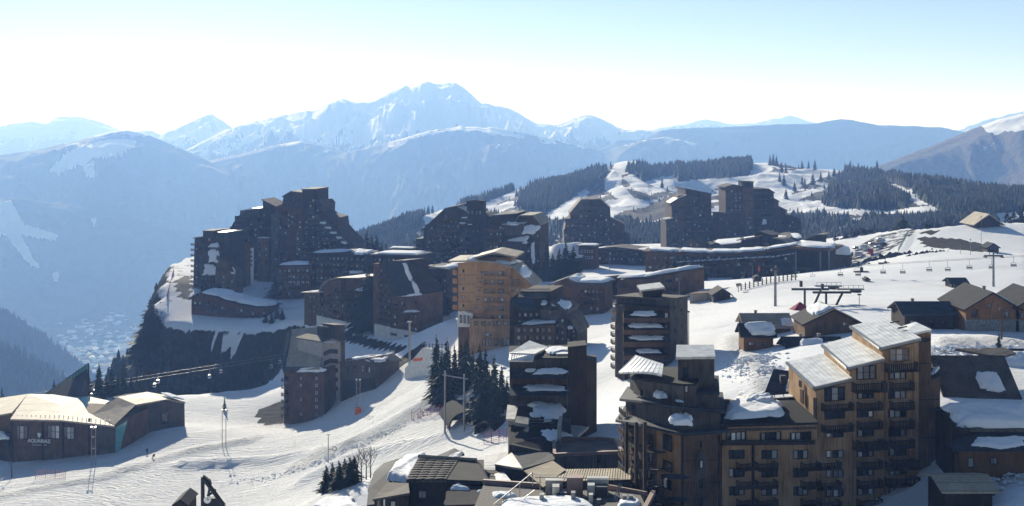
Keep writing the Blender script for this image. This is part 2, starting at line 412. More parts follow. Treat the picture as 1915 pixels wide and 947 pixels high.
xs = np.concatenate([np.arange(-560, -300, 8.0), np.arange(-300, 300, 2.4), np.arange(300, 620, 8.0)])
ys = np.concatenate([np.arange(-140, 130, 8.0), np.arange(130, 720, 2.4), np.arange(720, 1150, 6.0)])
GX, GY = np.meshgrid(xs, ys)
GZ = gz(GX, GY)
with np.errstate(divide='ignore', invalid='ignore'):
    gpx = np.where(GY > 60, 957.5+GX*F/np.maximum(GY, 60), -9999); gpy = np.where(GY > 60, YH-GZ*F/np.maximum(GY, 60), -9999)
bare = np.zeros_like(GX); track = np.zeros_like(GX); lump = np.zeros_like(GX)
sd = rim_sd(GX, GY)
bare += sstep(0, 9, sd)*.9                                     # flanks below the rim: rock, grass and scrub
for poly in ([(400,634),(425,628),(450,640),(435,668),(405,660),(388,648)],):   # snow left in the cliff
    bare[in_poly(gpx, gpy, poly)] = -1.5
for poly, val in (([(480,775),(500,757),(535,750),(540,790),(490,797)], .95), ([(330,525),(358,515),(358,560),(335,558)], .9), ([(290,500),(360,495),(335,535),(322,575),(300,590)], .42),
                  ([(1715,436),(1735,430),(1762,431),(1745,440)], .8), ([(1715,443),(1800,447),(1850,462),(1840,472),(1730,462)], .95),
                  ([(585,625),(650,622),(760,648),(745,662),(650,640)], .9), ([(1590,470),(1640,440),(1700,428),(1720,432),(1650,480),(1600,505),(1560,500)], .5),
                  ([(735,680),(790,640),(800,655),(745,690)], .8), ([(1470,640),(1480,700),(1445,740),(1410,735)], .30),
                  ([(1790,870),(1915,850),(1915,947),(1830,947)], .42), ([(470,520),(500,515),(560,535),(550,562),(480,555)], .35)):
    bare[in_poly(gpx, gpy, poly)] += val
piste = in_poly(gpx, gpy, [(-100,1000),(0,880),(350,800),(540,780),(720,680),(900,640),(960,760),(950,880),(700,880),(600,1000)])
track[piste] = 1.0
track[in_poly(gpx, gpy, [(1280,620),(1280,540),(1500,500),(1750,420),(1915,420),(1915,560),(1600,580)])] = .25
track[in_poly(gpx, gpy, [(340,810),(345,745),(535,725),(535,790)])] = .6
track[in_poly(gpx, gpy, [(470,580),(500,520),(700,560),(700,600),(560,610)])] = .8
for pts, w in (([(540,880),(700,820),(790,770),(850,720)], 14), ([(0,930),(200,890),(330,850),(480,820)], 10), ([(1370,640),(1420,700),(1430,740)], 22),
               ([(1760,640),(1915,640)], 16), ([(800,720),(870,712),(940,750)], 12), ([(1790,880),(1915,870)], 18), ([(640,590),(700,600)], 10), ([(810,590),(850,600)], 12)):
    lump = np.maximum(lump, sstep(w, 0, seg_d(gpx, gpy, pts)))
GZ = GZ+lump*(fbm(GX/2.6, GY/2.6, 3)-.35)*1.9
# long banks pushed up beside the run
for pts, w, h in (([(330,872),(520,862),(640,838),(760,775),(850,722)], 7, 1.6), ([(560,905),(660,852),(800,825),(900,790)], 6, 1.3)):
    GZ = GZ+h*sstep(w*1.6, 0, seg_d(gpx, gpy, pts))
for k in range(9):
    o = k*13; pts = [(900-o*.5,640+o*.6),(800-o*.4,712+o*.55),(640-o*.6,800+o*.5),(420-o,850+o*.7),(0,905+o*.9)]
    dd = seg_d(gpx, gpy, pts); GZ = GZ-.22*np.exp(-(dd/1.6)**2)+.14*np.exp(-((dd-4)/1.6)**2)
grid_obj('ground', GX, GY, GZ, 'snow_ground', dict(bare=bare, track=track, lump=lump), 'snow covered ground of the resort plateau with groomed ski runs')

# ================================================================== far ground
vx, vy = np.meshgrid(np.linspace(-22000, 22000, 140), np.linspace(-3000, 41000, 140))
vz = -905+(fbm(vx/900, vy/900, 4)-.5)*50
grid_obj('valley_ground', vx, vy, vz, 'valley_floor', dict(snowy=np.zeros_like(vx)), 'hazy valley floor far below the resort')

def ridge(name, label, pts, D, mat, amp=120, seed=0, slope=0.62, zb=-900, jag=2.0, x0=None, x1=None, snowpoly=(), nu=420, nv=70, conc=1.0, fsc=1.0, bench=.8):
    """a mountain range whose crest stands at distance D; front and back slopes fall to the valley"""
    pts = np.array(pts, float)
    us = np.linspace(pts[0, 0], pts[-1, 0], nu)
    # smooth the traced crest a little, then roughen it
    cy = np.interp(us, pts[:, 0], pts[:, 1])
    ker = np.hanning(7); ker /= ker.sum(); cyp = np.convolve(np.pad(cy, 3, 'edge'), ker, 'valid')
    cyp = cyp+(fbm(us/9+seed, us*0+seed, 4)-.5)*jag*2
    Dv = D*(1+0.05*(fbm(us/160+seed*3, us*0, 2)-.5))
    zc = -(cyp-YH)*Dv/F
    vv = np.concatenate([np.linspace(-.5, -.04, 12), np.linspace(0, 1, nv)])
    U, V = np.meshgrid(np.arange(nu), vv)
    Zc = zc[U]; D0 = Dv[U]; L = (Zc-zb)/slope
    fall = np.where(V >= 0, np.abs(V)**conc, np.abs(V)*1.6)
    R = D0-V*L
    tk = 5.0; tp = fall*tk+(fbm(U/38.0/fsc+seed*7, V*3+seed, 5)-.5)*3.2*np.clip(V*8, 0, 1); tf = np.floor(tp); ter = (tf+sstep(.38, 1.0, tp-tf))/tk-(tp/tk-fall)
    fall = np.where(V > 0, fall+(ter-fall)*.8*np.clip(V*10, 0, 1)*bench, fall)
    Z = Zc+(zb-Zc)*fall
    Xw = (us[U]-957.5)/F*D0*(1-0.35*V*L/D0)                 # spurs run down nearly parallel
    w = np.clip(np.abs(V)*2.6, 0, 1)**1.3*np.clip((1-np.abs(V))*2+.3, 0, 1)
    sx = Xw/ (D*0.055*fsc)+seed*11; sy = R/(D*0.11*fsc)+seed*5
    Z = Z+amp*1.35*w*(fbm(sx, sy, 7, True, .55)-.62)*2
    Z = Z+amp*.25*w*(fbm(Xw/(D*.012), R/(D*.03), 4, True)-.6)
    cap_ = Zc*R/D0-np.clip(V, 0, 1)*L*.03; Z = np.where((V > 0) & (Z > cap_), cap_+(Z-cap_)*.12, Z)      # the crest stays the highest line
    px = 957.5+Xw*F/R; py = YH-Z*F/R
    sn = np.zeros_like(Z)
    for poly, val in snowpoly: sn[in_poly(px, py, poly)] += val
    return grid_obj(name, Xw, R, Z, mat, dict(snowy=sn), label)
ridge('mountain', 'far pale snow mountains on the left skyline', [(-400,235),(-200,228),(-60,240),(0,235),(60,226),(85,232),(110,218),(150,217),(200,232),(230,246),(300,252),(420,262)], 15500, 'mountain_high', 260, 1, slope=.38, bench=1.1)
ridge('mountain', 'sharp pale snow peak left of the highest massif', [(180,262),(255,245),(282,243),(300,252),(340,235),(380,216),(395,212),(420,227),(450,255),(480,275),(560,300)], 13000, 'mountain_high', 260, 2, slope=.40, bench=1.0, jag=1.5)
ridge('mountain', 'highest jagged snow massif in the middle of the skyline', [(330,290),(420,245),(450,233),(470,229),(530,215),(590,205),(615,192),(640,184),(665,192),(690,191),(705,185),(720,176),(755,162),(762,160),(767,166),(788,157),(793,151),(800,152),(815,157),(830,156),(850,154),(865,161),(880,176),(900,192),(930,197),(960,206),(1000,230),(1040,233),(1062,226),(1090,215),(1115,217),(1135,228),(1165,243),(1230,243),(1300,262),(1400,285)], 11000, 'mountain_high', 300, 3, slope=.36, bench=1.1, jag=2.2, nu=600, nv=110, fsc=.9,
      snowpoly=(([(590,268),(630,262),(735,235),(700,258),(620,270)], .5),))
ridge('mountain', 'far blue mountain crest on the right skyline', [(1130,262),(1230,240),(1280,233),(1320,222),(1365,232),(1410,231),(1445,222),(1482,217),(1520,229),(1560,240),(1700,262)], 17000, 'mountain_mid', 200, 4)
ridge('mountain', 'distant blue mountain shoulder at the right edge of the skyline', [(1720,262),(1785,245),(1820,232),(1850,222),(1915,207),(2000,200),(2200,200),(2400,220)], 14000, 'mountain_mid', 220, 5)
ridge('mountain', 'long wooded ridge on the right skyline behind the ski hill', [(1080,300),(1160,262),(1200,262),(1240,243),(1290,240),(1350,238),(1440,234),(1520,232),(1570,223),(1590,224),(1640,234),(1700,236),(1760,238),(1800,247),(1900,262),(2100,285),(2400,300)], 9000, 'mountain_low', 170, 6, jag=1.2)
ridge('mountain', 'blue wooded spur below the highest massif', [(440,330),(520,315),(560,302),(640,288),(730,266),(800,246),(860,236),(930,240),(1010,254),(1060,266),(1130,286),(1200,262),(1240,256),(1300,268),(1370,290),(1500,340)], 8300, 'mountain_mid', 230, 7, slope=.45, bench=1.0, nu=500, nv=90)
ridge('mountain', 'rounded wooded hill with snow edge in the middle distance', [(330,322),(385,302),(440,291),(520,271),(560,264),(620,276),(700,305),(800,345),(900,390)], 8600, 'mountain_mid', 170, 8, slope=.42, bench=1.0, jag=1.0)
ridge('mountain', 'broad mountain with open snow slopes on the left', [(-400,320),(-150,292),(0,290),(60,282),(150,262),(210,246),(240,243),(262,248),(300,262),(370,292),(430,322),(520,355),(620,395),(760,450)], 8000, 'mountain_mid', 150, 9, slope=.40, bench=1.0, jag=1.2,
      snowpoly=(([(90,320),(130,285),(200,262),(255,264),(250,275),(205,290),(150,305),(110,325)], 1.2), ([(155,312),(175,303),(175,335),(160,330)], 1.2)))
ridge('mountain', 'dark wooded ridge with ski runs on the left', [(-500,400),(-150,378),(0,371),(30,370),(80,378),(150,390),(250,410),(330,428),(400,450),(480,485),(600,540),(760,620)], 6600, 'mountain_low', 90, 10, jag=1.0, slope=.5,
      snowpoly=(([(0,378),(20,375),(45,420),(110,440),(100,450),(40,440),(60,480),(75,500),(60,500),(10,440),(-60,440)], 3.0), ([(172,411),(179,409),(178,425),(175,425)], 3.0), ([(95,505),(115,510),(108,530),(100,525)], 2.0)))
ridge('mountain', 'dark wooded slope at the left edge above the valley town', [(-900,470),(-500,500),(-150,545),(0,582),(60,617),(120,660),(170,702),(230,750),(300,800)], 3300, 'mountain_low', 40, 11, jag=1.2, slope=.55, nv=40)
ridge('mountain', 'darkest wooded slope at the left edge', [(-900,520),(-500,560),(-150,612),(0,650),(50,668),(100,697),(130,718),(200,770),(260,820)], 2300, 'mountain_low', 35, 12, jag=1.6, slope=.6, nv=40)
ridge('mountain', 'bare brown mountain with snow patches at the right edge', [(1560,340),(1640,312),(1690,292),(1750,270),(1815,243),(1870,223),(1915,212),(2000,190),(2150,172),(2400,180)], 4200, 'mountain_brown', 60, 13, jag=.8, slope=.42, fsc=1.6,
      snowpoly=(([(1835,235),(1870,224),(1915,214),(1960,205),(1960,245),(1880,245),(1850,250)], .45), ([(1880,268),(1930,262),(1930,285),(1880,282)], .45), ([(1820,275),(1860,268),(1870,288),(1835,290)], .4)))

# ---------------- the wooded ski hill behind the resort
HC = np.array([(480,520,1300),(600,474,1450),(690,434,1550),(740,418,1600),(790,404,1700),(880,376,1850),(980,352,1900),(1060,335,1950),(1120,322,2000),(1150,306,2050),(1170,301,2050),(1195,302,2050),(1215,318,2000),
   (1260,312,2000),(1340,310,2000),(1400,306,2000),(1450,304,2000),(1500,316,1950),(1560,318,1900),(1600,322,1800),(1650,326,1650),(1700,332,1500),(1800,348,1350),(1915,362,1250),(2100,360,1250),(2300,350,1250)], float)
hu = np.linspace(480, 2300, 640)
hpy = np.interp(hu, HC[:, 0], HC[:, 1]); hd = np.interp(hu, HC[:, 0], HC[:, 2])
ker = np.hanning(9); ker /= ker.sum(); hpy = np.convolve(np.pad(hpy, 4, 'edge'), ker, 'valid'); hd = np.convolve(np.pad(hd, 4, 'edge'), ker, 'valid')
hb_d = np.interp(hu, [480, 1000, 1500, 1700, 1915, 2300], [1000, 1000, 980, 900, 850, 850])
hb_py = np.interp(hu, [480, 700, 1000, 1500, 1650, 1915, 2300], [640, 540, 500, 475, 455, 430, 425])
hv = np.concatenate([np.linspace(-.6, -.05, 10), np.linspace(0, 1, 130), np.linspace(1.05, 1.6, 10)])
UU, VV = np.meshgrid(np.arange(len(hu)), hv)
HD = hd[UU]+(hb_d-hd)[UU]*VV
zc = -(hpy-YH)*hd/F; zb = -(hb_py-YH)*hb_d/F
prof = np.where(VV < 0, 0, VV)
HZ = zc[UU]+(zb-zc)[UU]*np.where(VV <= 1, prof**0.95, 1)
HZ = np.where(VV < 0, HZ+VV*hd[UU]*0.55, HZ); HZ = np.where(VV > 1, HZ-(VV-1)*420, HZ)
HXw = (hu[UU]-957.5)/F*HD
HZ = HZ+np.clip(VV*8, 0, 1)*((fbm(HXw/120, HD/160, 4, True)-.6)*26+(fbm(HXw/30, HD/40, 3)-.5)*5)
hpx = 957.5+HXw*F/HD; hpyy = YH-HZ*F/HD
RUNS = [  # open snow seen on the hill
 [(1150,310),(1165,300),(1200,300),(1200,308),(1178,312),(1160,325),(1162,345),(1185,370),(1210,378),(1250,366),(1215,385),(1150,400),(1140,395),(1165,380),(1130,355),(1128,335)],
 [(1165,332),(1185,325),(1215,350),(1260,345),(1262,352),(1215,365),(1185,352)],
 [(1205,340),(1260,328),(1275,345),(1225,352)], [(905,380),(990,345),(1000,345),(960,368),(900,395)], [(1010,410),(1030,395),(1095,355),(1100,360),(1075,395),(1050,412)],
 [(790,405),(850,385),(870,385),(800,425)], [(1270,338),(1400,330),(1410,300),(1450,300),(1445,320),(1400,345),(1300,360),(1290,410),(1240,420),(1260,385)],
 [(1410,330),(1460,320),(1580,315),(1580,322),(1500,345),(1480,365),(1560,345),(1500,372),(1475,385),(1540,388),(1660,395),(1740,385),(1760,398),(1700,402),(1560,400),(1470,395),(1440,370),(1400,360)],
 [(1650,340),(1690,348),(1710,370),(1735,382),(1715,385),(1690,365)], [(1590,408),(1615,405),(1610,420),(1592,420)], [(1565,425),(1585,422),(1580,435),(1568,436)], [(1860,400),(1915,395),(1960,395),(1960,425),(1870,425)],
 [(900,392),(960,375),(985,380),(930,400)], [(1120,395),(1150,385),(1160,410),(1130,415)],
]
snh = np.zeros_like(HZ)
jx = hpx+(fbm(HXw/25, HD/25, 3)-.5)*10; jy = hpyy+(fbm(HXw/25+50, HD/25, 3)-.5)*6
for poly in RUNS: snh[in_poly(jx, jy, poly)] = 40.0
snh = np.where((snh == 0) & (fbm(HXw/40, HD/40, 4) > .6), 40.0, snh)
snh = snh-15
# (hill_patchy's snow line sits far above: only painted runs are white)
MATS['hill_patchy'].node_tree.nodes  # material reads 'snowy'
hill = grid_obj('ski_hill', HXw, HD, HZ, 'hill_patchy', dict(snowy=np.where(snh > 0, 60.0, 0.0)), 'wooded ski hill with open runs behind the resort')
def hill_at(px, v):
    """a point on the hill: column px, v from crest 0 to foot 1"""
    k = np.interp(px, hu, np.arange(len(hu))); r = np.interp(v, hv, np.arange(len(hv)))
    i, j = int(r), int(k); i = min(i, len(hv)-2); j = min(j, len(hu)-2); a, b = r-i, k-j
    g = lambda M: (M[i, j]*(1-b)+M[i, j+1]*b)*(1-a)+(M[i+1, j]*(1-b)+M[i+1, j+1]*b)*a
    return Vector((g(HXw), g(HD), g(HZ)))
# ---------------- haze: one closed box of pale air round the whole place
hm = bpy.data.materials.new('haze'); hm.use_nodes = True; hn = hm.node_tree; hn.nodes.clear()
pv = hn.nodes.new('ShaderNodeVolumePrincipled'); ho = hn.nodes.new('ShaderNodeOutputMaterial'); hn.links.new(pv.outputs[0], ho.inputs['Volume'])
pv.inputs['Color'].default_value = (0.25, 0.455, 1.0, 1); pv.inputs['Absorption Color'].default_value = (1, 1, 1, 1); pv.inputs['Density'].default_value = 0.00013; pv.inputs['Anisotropy'].default_value = 0.25
hz = MB().box((0, 18800, -960), 46000, 45000, 1640).build('haze', 'snow'); hz.data.materials.clear(); hz.data.materials.append(hm)
tag(hz, 'thin blue haze filling the valley', None, None, 'stuff')
# ================================================================== building kit
rng = random.Random(11)
def unit_mesh(name, mb, mats):
    me = bpy.data.meshes.new(name); me.from_pydata([tuple(v) for v in mb.v], [], mb.f)
    for k in mats: me.materials.append(MATS[k])
    me.polygons.foreach_set('material_index', mb.m); me.update(); return me
def _frame(nx=2, bars=0, w=.07):
    m = MB()                                            # unit opening: x -.5...5, z 0..1, y 0 = wall face, -y outwards
    for a, b in ((-.5, -.5+w), (.5-w, .5)): m.box(((a+b)/2, -.05, 0), b-a, .3, 1)
    for z in (0, 1-w): m.box((0, -.06, z), 1-2*w+.01, .3, w)
    for i in range(1, nx): m.box((-.5+i/nx, -.04, w), w*.8, .26, 1-2*w)
    for i in range(bars): m.box((0, -.035, (i+1)/(bars+1)), 1-2*w, .22, w*.6)
    return m
def _pane(): 
    m = MB(); m.box((0, 0, .02), .98, .08, .96); return m
def mk_small(g):
    m = _frame(1, 0, .09)
    n0 = len(m.f); m.box((0, -.02, .05), .9, .16, .9, mi=1); return unit_mesh('window_small', m, ['wood_dark', g])
U = {}
for g in ('glass', 'curtain'):
    U['small_'+g] = mk_small(g); U['pane_'+g] = unit_mesh('pane', _pane(), [g])
U['small_light'] = unit_mesh('window_light', (lambda m: (m.box((0, -.02, .05), .9, .16, .9, mi=1), m)[1])(_frame(1, 0, .1)), ['white_paint', 'glass'])
for nx in (1, 2, 3, 4): U['frame%d' % nx] = unit_mesh('frame', _frame(nx, 0), ['wood_dark'])
U['frame_bar'] = unit_mesh('frame', _frame(2, 1), ['wood_dark']); U['frame_bar3'] = unit_mesh('frame', _frame(3, 1, .05), ['wood_dark'])
U['frame_warm'] = unit_mesh('frame', _frame(3, 1, .06), ['wood_warm'])
def _balc(ns, solid=False):
    m = MB(); m.box((0, -.5, 0), 1, 1, .10)
    m.box((0, -.97, .93), 1, .06, .07)
    for s in (-1, 1): m.box((s*.485, -.5, .93), .03, .88, .06)
    if solid:
        m.box((0, -.98, .18), 1.0, .03, .68)
        for s in (-1, 1): m.box((s*.49, -.5, .18), .02, .93, .68)
    else:
        for i in range(ns):
            m.box((-.49+.98*i/(ns-1), -.975, .10), .55/ns, .03, .84)
        for i in range(5):
            for s in (-1, 1): m.box((s*.488, -.1-.2*i, .10), .015, .06, .84)
    return m
for w in ('wood_dark', 'wood_brown', 'wood_grey', 'wood_honey', 'wood_red'):
    U['balc_'+w] = unit_mesh('balcony', _balc(16), [w]); U['solid_'+w] = unit_mesh('balcony', _balc(2, True), [w])
def _round():
    m = MB(); n = 14
    m.bar((0, .1, .5), (0, -.1, .5), .5, n, 0); m.bar((0, .1, .5), (0, -.14, .5), .4, n, 1); return m
U['round'] = unit_mesh('window_round', _round(), ['wood_dark', 'glass'])

AUTO = ('wood_dark', 'shingle_dark', 'shingle_brown', 'wood_red', 'wood_brown')
class Bd:
    def __init__(s, name, label, px, d, cat='building', group=None, loc=None):
        s.root = empty(name, loc if loc is not None else on_ground(px, d), label, cat, group)
        s.n = None; s.k = 0
    # ---- wall planes
    def pl(s, x0, d0, x1, d1):
        a = Vector((*q(x0, d0), 0)); b = Vector((*q(x1, d1), 0)); s.A = a; s.t = (b-a).normalized()
        s.n = Vector((-s.t.y, s.t.x, 0))
        mid = (a+b)/2
        if s.n.dot(mid) < 0: s.n = -s.n
        return s
    def pl2(s, a, b):
        s.A = Vector((a[0], a[1], 0)); bb = Vector((b[0], b[1], 0)); s.t = (bb-s.A).normalized(); s.n = Vector((-s.t.y, s.t.x, 0))
        if s.n.dot((s.A+bb)/2) < 0: s.n = -s.n
        if s.t.x < 0: s.t = -s.t
        return s
    def pt(s, px, py, off=0.0):
        u = (px-957.5)/F
        k = (s.A.dot(s.n)-off)/(u*s.n.x+s.n.y)
        p = Vector((u*k, k, 0))
        if py is None:
            bk = p+s.n*6
            p.z = min(gzs(p.x, p.y), gzs(bk.x, bk.y))-2.0
        else: p.z = -(py-YH)/F*k
        return p
    # ---- masses
    def block(s, poly, depth, mat, off=0.0, name='wall', n=None):
        pts = [s.pt(x, y, off) for x, y in poly]
        o = MB().prism(pts, (n or s.n)*depth).build(name, mat, s.root)
        if AUTO and depth >= 12 and name == 'wall' and mat in AUTO: s.fill(pts, off)
        return fix_normals(o)
    def fill(s, pts, off):
        """balconies and loggia windows over a big facade, floor by floor"""
        uv = [((p-s.A).dot(s.t), p.z) for p in pts]; u0, u1 = min(a for a, _ in uv), max(a for a, _ in uv); z0, z1 = min(z for _, z in uv), max(z for _, z in uv)
        if u1-u0 < 6: return
        nu = max(1, int((u1-u0)/3.6)); cw = (u1-u0)/nu; nz = int((z1-z0-5)/2.85)
        org = s.A-s.n*(s.A.dot(s.n)-pts[0].dot(s.n)); colp = [rng.random() for _ in range(nu)]
        for j in range(nz):
            for i in range(nu):
                u = u0+(i+.5)*cw; z = z0+3.6+j*2.85
                if rng.random() > (.88 if colp[i] > .4 else .4): continue
                ok = all(in_poly(np.array([uu]), np.array([zz]), uv)[0] for uu in (u-cw*.45, u+cw*.45) for zz in (z-.3, z+2.2))
                if not ok: continue
                p = s.A+s.t*(u-0)+s.n*0; p = Vector((p.x, p.y, z))-s.n*(off+.04)
                wd = 'solid_'+('wood_dark', 'wood_brown', 'wood_red', 'wood_grey')[rng.choice((0, 1, 1, 2, 3, 3))]
                s.put(U[wd], 'balcony', p, cw*.86, 1.1, 1.05)
                if rng.random() < .6: s.put(U['small_glass' if rng.random() < .5 else 'small_curtain'], 'window', p+Vector((0, 0, .45))+s.t*cw*rng.choice((-.2, 0, .2))-s.n*.03, cw*.3, .6, 1.6)
    def roof(s, line, depth, mat, t=.4, over=.5, front=.6, name='roof', parent=None, seams=0.0, off=0.0):
        pts = [s.pt(x, y, off+front) for x, y in line]; m = MB()
        # keep the roof on the wall top although its edge stands forward
        base = [s.pt(x, y, off) for x, y in line]
        pts = [b-s.n*front for b in base]
        if over:
            e0 = (pts[0]-pts[1]).normalized()*over; e1 = (pts[-1]-pts[-2]).normalized()*over
            pts[0] = pts[0]+e0; pts[-1] = pts[-1]+e1
        up = Vector((0, 0, t)); dv = s.n*(depth+front+over)
        for a, b in zip(pts[:-1], pts[1:]): m.hexa([a, b, b+dv, a+dv, a+up, b+up, b+dv+up, a+dv+up])
        o = fix_normals(m.build(name, mat, parent or s.root)); return o
    def fp(s, pts, mat, name='wall', zb=None):
        """walls on a footprint: (px, distance, row of the wall top)"""
        top = [P(x, y, d) for x, d, y in pts]
        n = len(top)
        if zb is None: zb = min(gzs(p.x, p.y) for p in top)-2.0
        m = MB(); m.v = [tuple(p) for p in top]+[(p.x, p.y, zb) for p in top]
        m.f = [tuple(range(n)), tuple(range(2*n-1, n-1, -1))]+[(i, n+i, n+(i+1) % n, (i+1) % n) for i in range(n)]; m.m = [0]*len(m.f)
        return fix_normals(m.build(name, mat, s.root)), top
    def cap(s, top, mat, over=.6, t=.35, name='roof', lift=0.0):
        c = sum(top, Vector())/len(top); m = MB(); n = len(top)
        pts = []
        for p in top:
            d = Vector((p.x-c.x, p.y-c.y, 0)); pts.append(p+d.normalized()*over+Vector((0, 0, lift+.003)))
        m.v = [tuple(p) for p in pts]+[tuple(p+Vector((0, 0, t))) for p in pts]
        m.f = [tuple(range(n-1, -1, -1)), tuple(range(n, 2*n))]+[(i, (i+1) % n, n+(i+1) % n, n+i) for i in range(n)]; m.m = [0]*len(m.f)
        return fix_normals(m.build(name, mat, s.root))
    def slab(s, pts, mat, t=.3, name='roof', parent=None):
        """a sloping panel through 3 or 4 points"""
        pts = [Vector(p) for p in pts]; n = (pts[1]-pts[0]).cross(pts[2]-pts[0]).normalized()
        if n.z < 0: n = -n
        return fix_normals(MB().prism(pts, -n*t).build(name, mat, parent or s.root))
    # ---- openings
    def put(s, me, name, p, sx, sy, sz, parent=None):
        o = bpy.data.objects.new(name, me); col.objects.link(o); par = parent or s.root; o.parent = par
        M = Matrix((( s.t.x*sx, s.n.x*sy, 0, p.x), (s.t.y*sx, s.n.y*sy, 0, p.y), (0, 0, sz, p.z), (0, 0, 0, 1)))
        if par is s.root: o.matrix_parent_inverse = Matrix.Translation(-s.root.location); o.matrix_basis = M
        else: o.matrix_basis = M
        return o
    def mpp(s, px): return s.pt(px, YH+1).y/F
    def win(s, x, y, w, h, kind='small', off=0.0):
        """window centred on a pixel, size in photo pixels"""
        sc = s.mpp(x); p = s.pt(x, y+h/2, off)
        if kind == 'round': return s.put(U['round'], 'window', p, w*sc, .6, h*sc)
        if kind == 'small':
            g = 'small_glass' if rng.random() < .62 else 'small_curtain'
            return s.put(U[g], 'window', p, w*sc, .6, h*sc)
        if kind == 'light': return s.put(U['small_light'], 'window', p, w*sc, .6, h*sc)
        nx = dict(frame1=1, frame2=2, frame3=3, frame4=4, frame_bar=2, frame_bar3=3, frame_warm=3)[kind]
        o = s.put(U[kind], 'window', p, w*sc, .6, h*sc)
        for i in range(nx):
            g = 'pane_glass' if rng.random() < .6 else 'pane_curtain'
            c = bpy.data.objects.new('pane', U[g]); col.objects.link(c); c.parent = o
            c.matrix_basis = Matrix.Translation((-.5+(i+.5)/nx, .02, 0)) @ Matrix.Diagonal((.92/nx, 1, 1, 1))
        return o
    def wins(s, xs, ys, w, h, kind='small', skip=0.0, off=0.0):
        for y in ys:
            for x in xs:
                if rng.random() >= skip: s.win(x+(y-ys[0])*0, y, w, h, kind, off)
    def lerpw(s, a, b, nx, ny, w, h, kind='small', skip=0.0, off=0.0):
        """grid of windows between four pixel corners a=(x0,y0,x1,y1) top row, b= bottom row"""
        for j in range(ny):
            v = j/(ny-1) if ny > 1 else 0
            for i in range(nx):
                u = i/(nx-1) if nx > 1 else 0
                x0 = a[0]+(b[0]-a[0])*v; y0 = a[1]+(b[1]-a[1])*v; x1 = a[2]+(b[2]-a[2])*v; y1 = a[3]+(b[3]-a[3])*v
                if rng.random() >= skip: s.win(x0+(x1-x0)*u, y0+(y1-y0)*u, w, h, kind, off)
    def balc(s, x0, x1, yt, yb, out=1.2, mat='wood_dark', solid=False, off=0.0):
        sc = s.mpp((x0+x1)/2); p = s.pt((x0+x1)/2, yb, off)
        return s.put(U[('solid_' if solid else 'balc_')+mat], 'balcony', p, abs(x1-x0)*sc, out, (yb-yt)*sc)
    def awning(s, x0, x1, yt, yb, out=1.3, mat='slate', snow=(), off=0.0, name='awning'):
        a = s.pt(x0, yt, off); b = s.pt(x1, yt, off); c = s.pt(x1, yb, off+out); d = s.pt(x0, yb, off+out)
        c2 = c+s.n*out; d2 = d+s.n*out; m = MB(); k = 0
        m.v = [tuple(p) for p in (a, b, c, d, c2, d2)]
        m.f = [(0, 3, 2, 1), (3, 5, 4, 2), (0, 5, 3), (1, 2, 4), (0, 1, 4, 5)]; m.m = [0]*5
        o = fix_normals(m.build(name, mat, s.root))
        for u0, u1, v0, v1 in snow:
            bl = lambda u, v: (a*(1-u)+b*u)*(1-v)+(d*(1-u)+c*u)*v
            s.snow([bl(u0, v0), bl(u1, v0), bl(u1, v1), bl(u0, v1)], .35)
        return o
    def snow(s, quad, th=.5, name='snow_patch', sq=.55, rough=.12):
        s.k += 1
        return snow_blob(quad, th, s.k*7+int(abs(quad[0].x*13)) % 97, s.root, name, sq, rough)
def snow_blob(quad, th, seed, parent=None, name='snow_patch', sq=.55, rough=.12, label=None):
    a, b, c, d = [Vector(p) for p in quad]; R, N = 9, 44
    nrm = (b-a).cross(d-a)+(c-b).cross(a-b)*0; nrm.normalize()
    if nrm.z < 0: nrm = -nrm
    r_ = random.Random(seed); ph = [r_.random()*6.28 for _ in range(6)]
    V = []; Fc = []
    def at(u, v): return (a*(1-u)+b*u)*(1-v)+(d*(1-u)+c*u)*v
    for i in range(R+1):
        r = i/R
        for j in range(N):
            th_ = 2*math.pi*j/N
            e = 1+rough*(math.sin(2*th_+ph[0])+.8*math.sin(3*th_+ph[1])+.7*math.sin(5*th_+ph[2])+.5*math.sin(9*th_+ph[3])+.4*math.sin(14*th_+ph[4])+.25*math.sin(21*th_+ph[5]))*r
            cx, sy = math.cos(th_), math.sin(th_)
            u = .5+.5*e*r*math.copysign(abs(cx)**sq, cx); v = .5+.5*e*r*math.copysign(abs(sy)**sq, sy)
            hgt = th*.8*max(0, 1-r**7)**.45*(1+.18*math.sin(u*9+ph[5])*math.cos(v*7+ph[0])+.08*math.sin(u*23+ph[1])*math.sin(v*19+ph[2]))
            p = at(u, v)+nrm*(hgt+.02); V.append(tuple(p))
    for i in range(R):
        for j in range(N):
            k = (j+1) % N; Fc.append((i*N+j, (i+1)*N+j, (i+1)*N+k, i*N+k))
    o = mesh(name, V, Fc, 'snow', parent, True)
    return o
# ================================================================== buildings, far to near
DK, BR, GR, RD, SD, SB, SR = 'wood_dark', 'wood_brown', 'wood_grey', 'wood_red', 'shingle_dark', 'shingle_brown', 'shingle_roof'
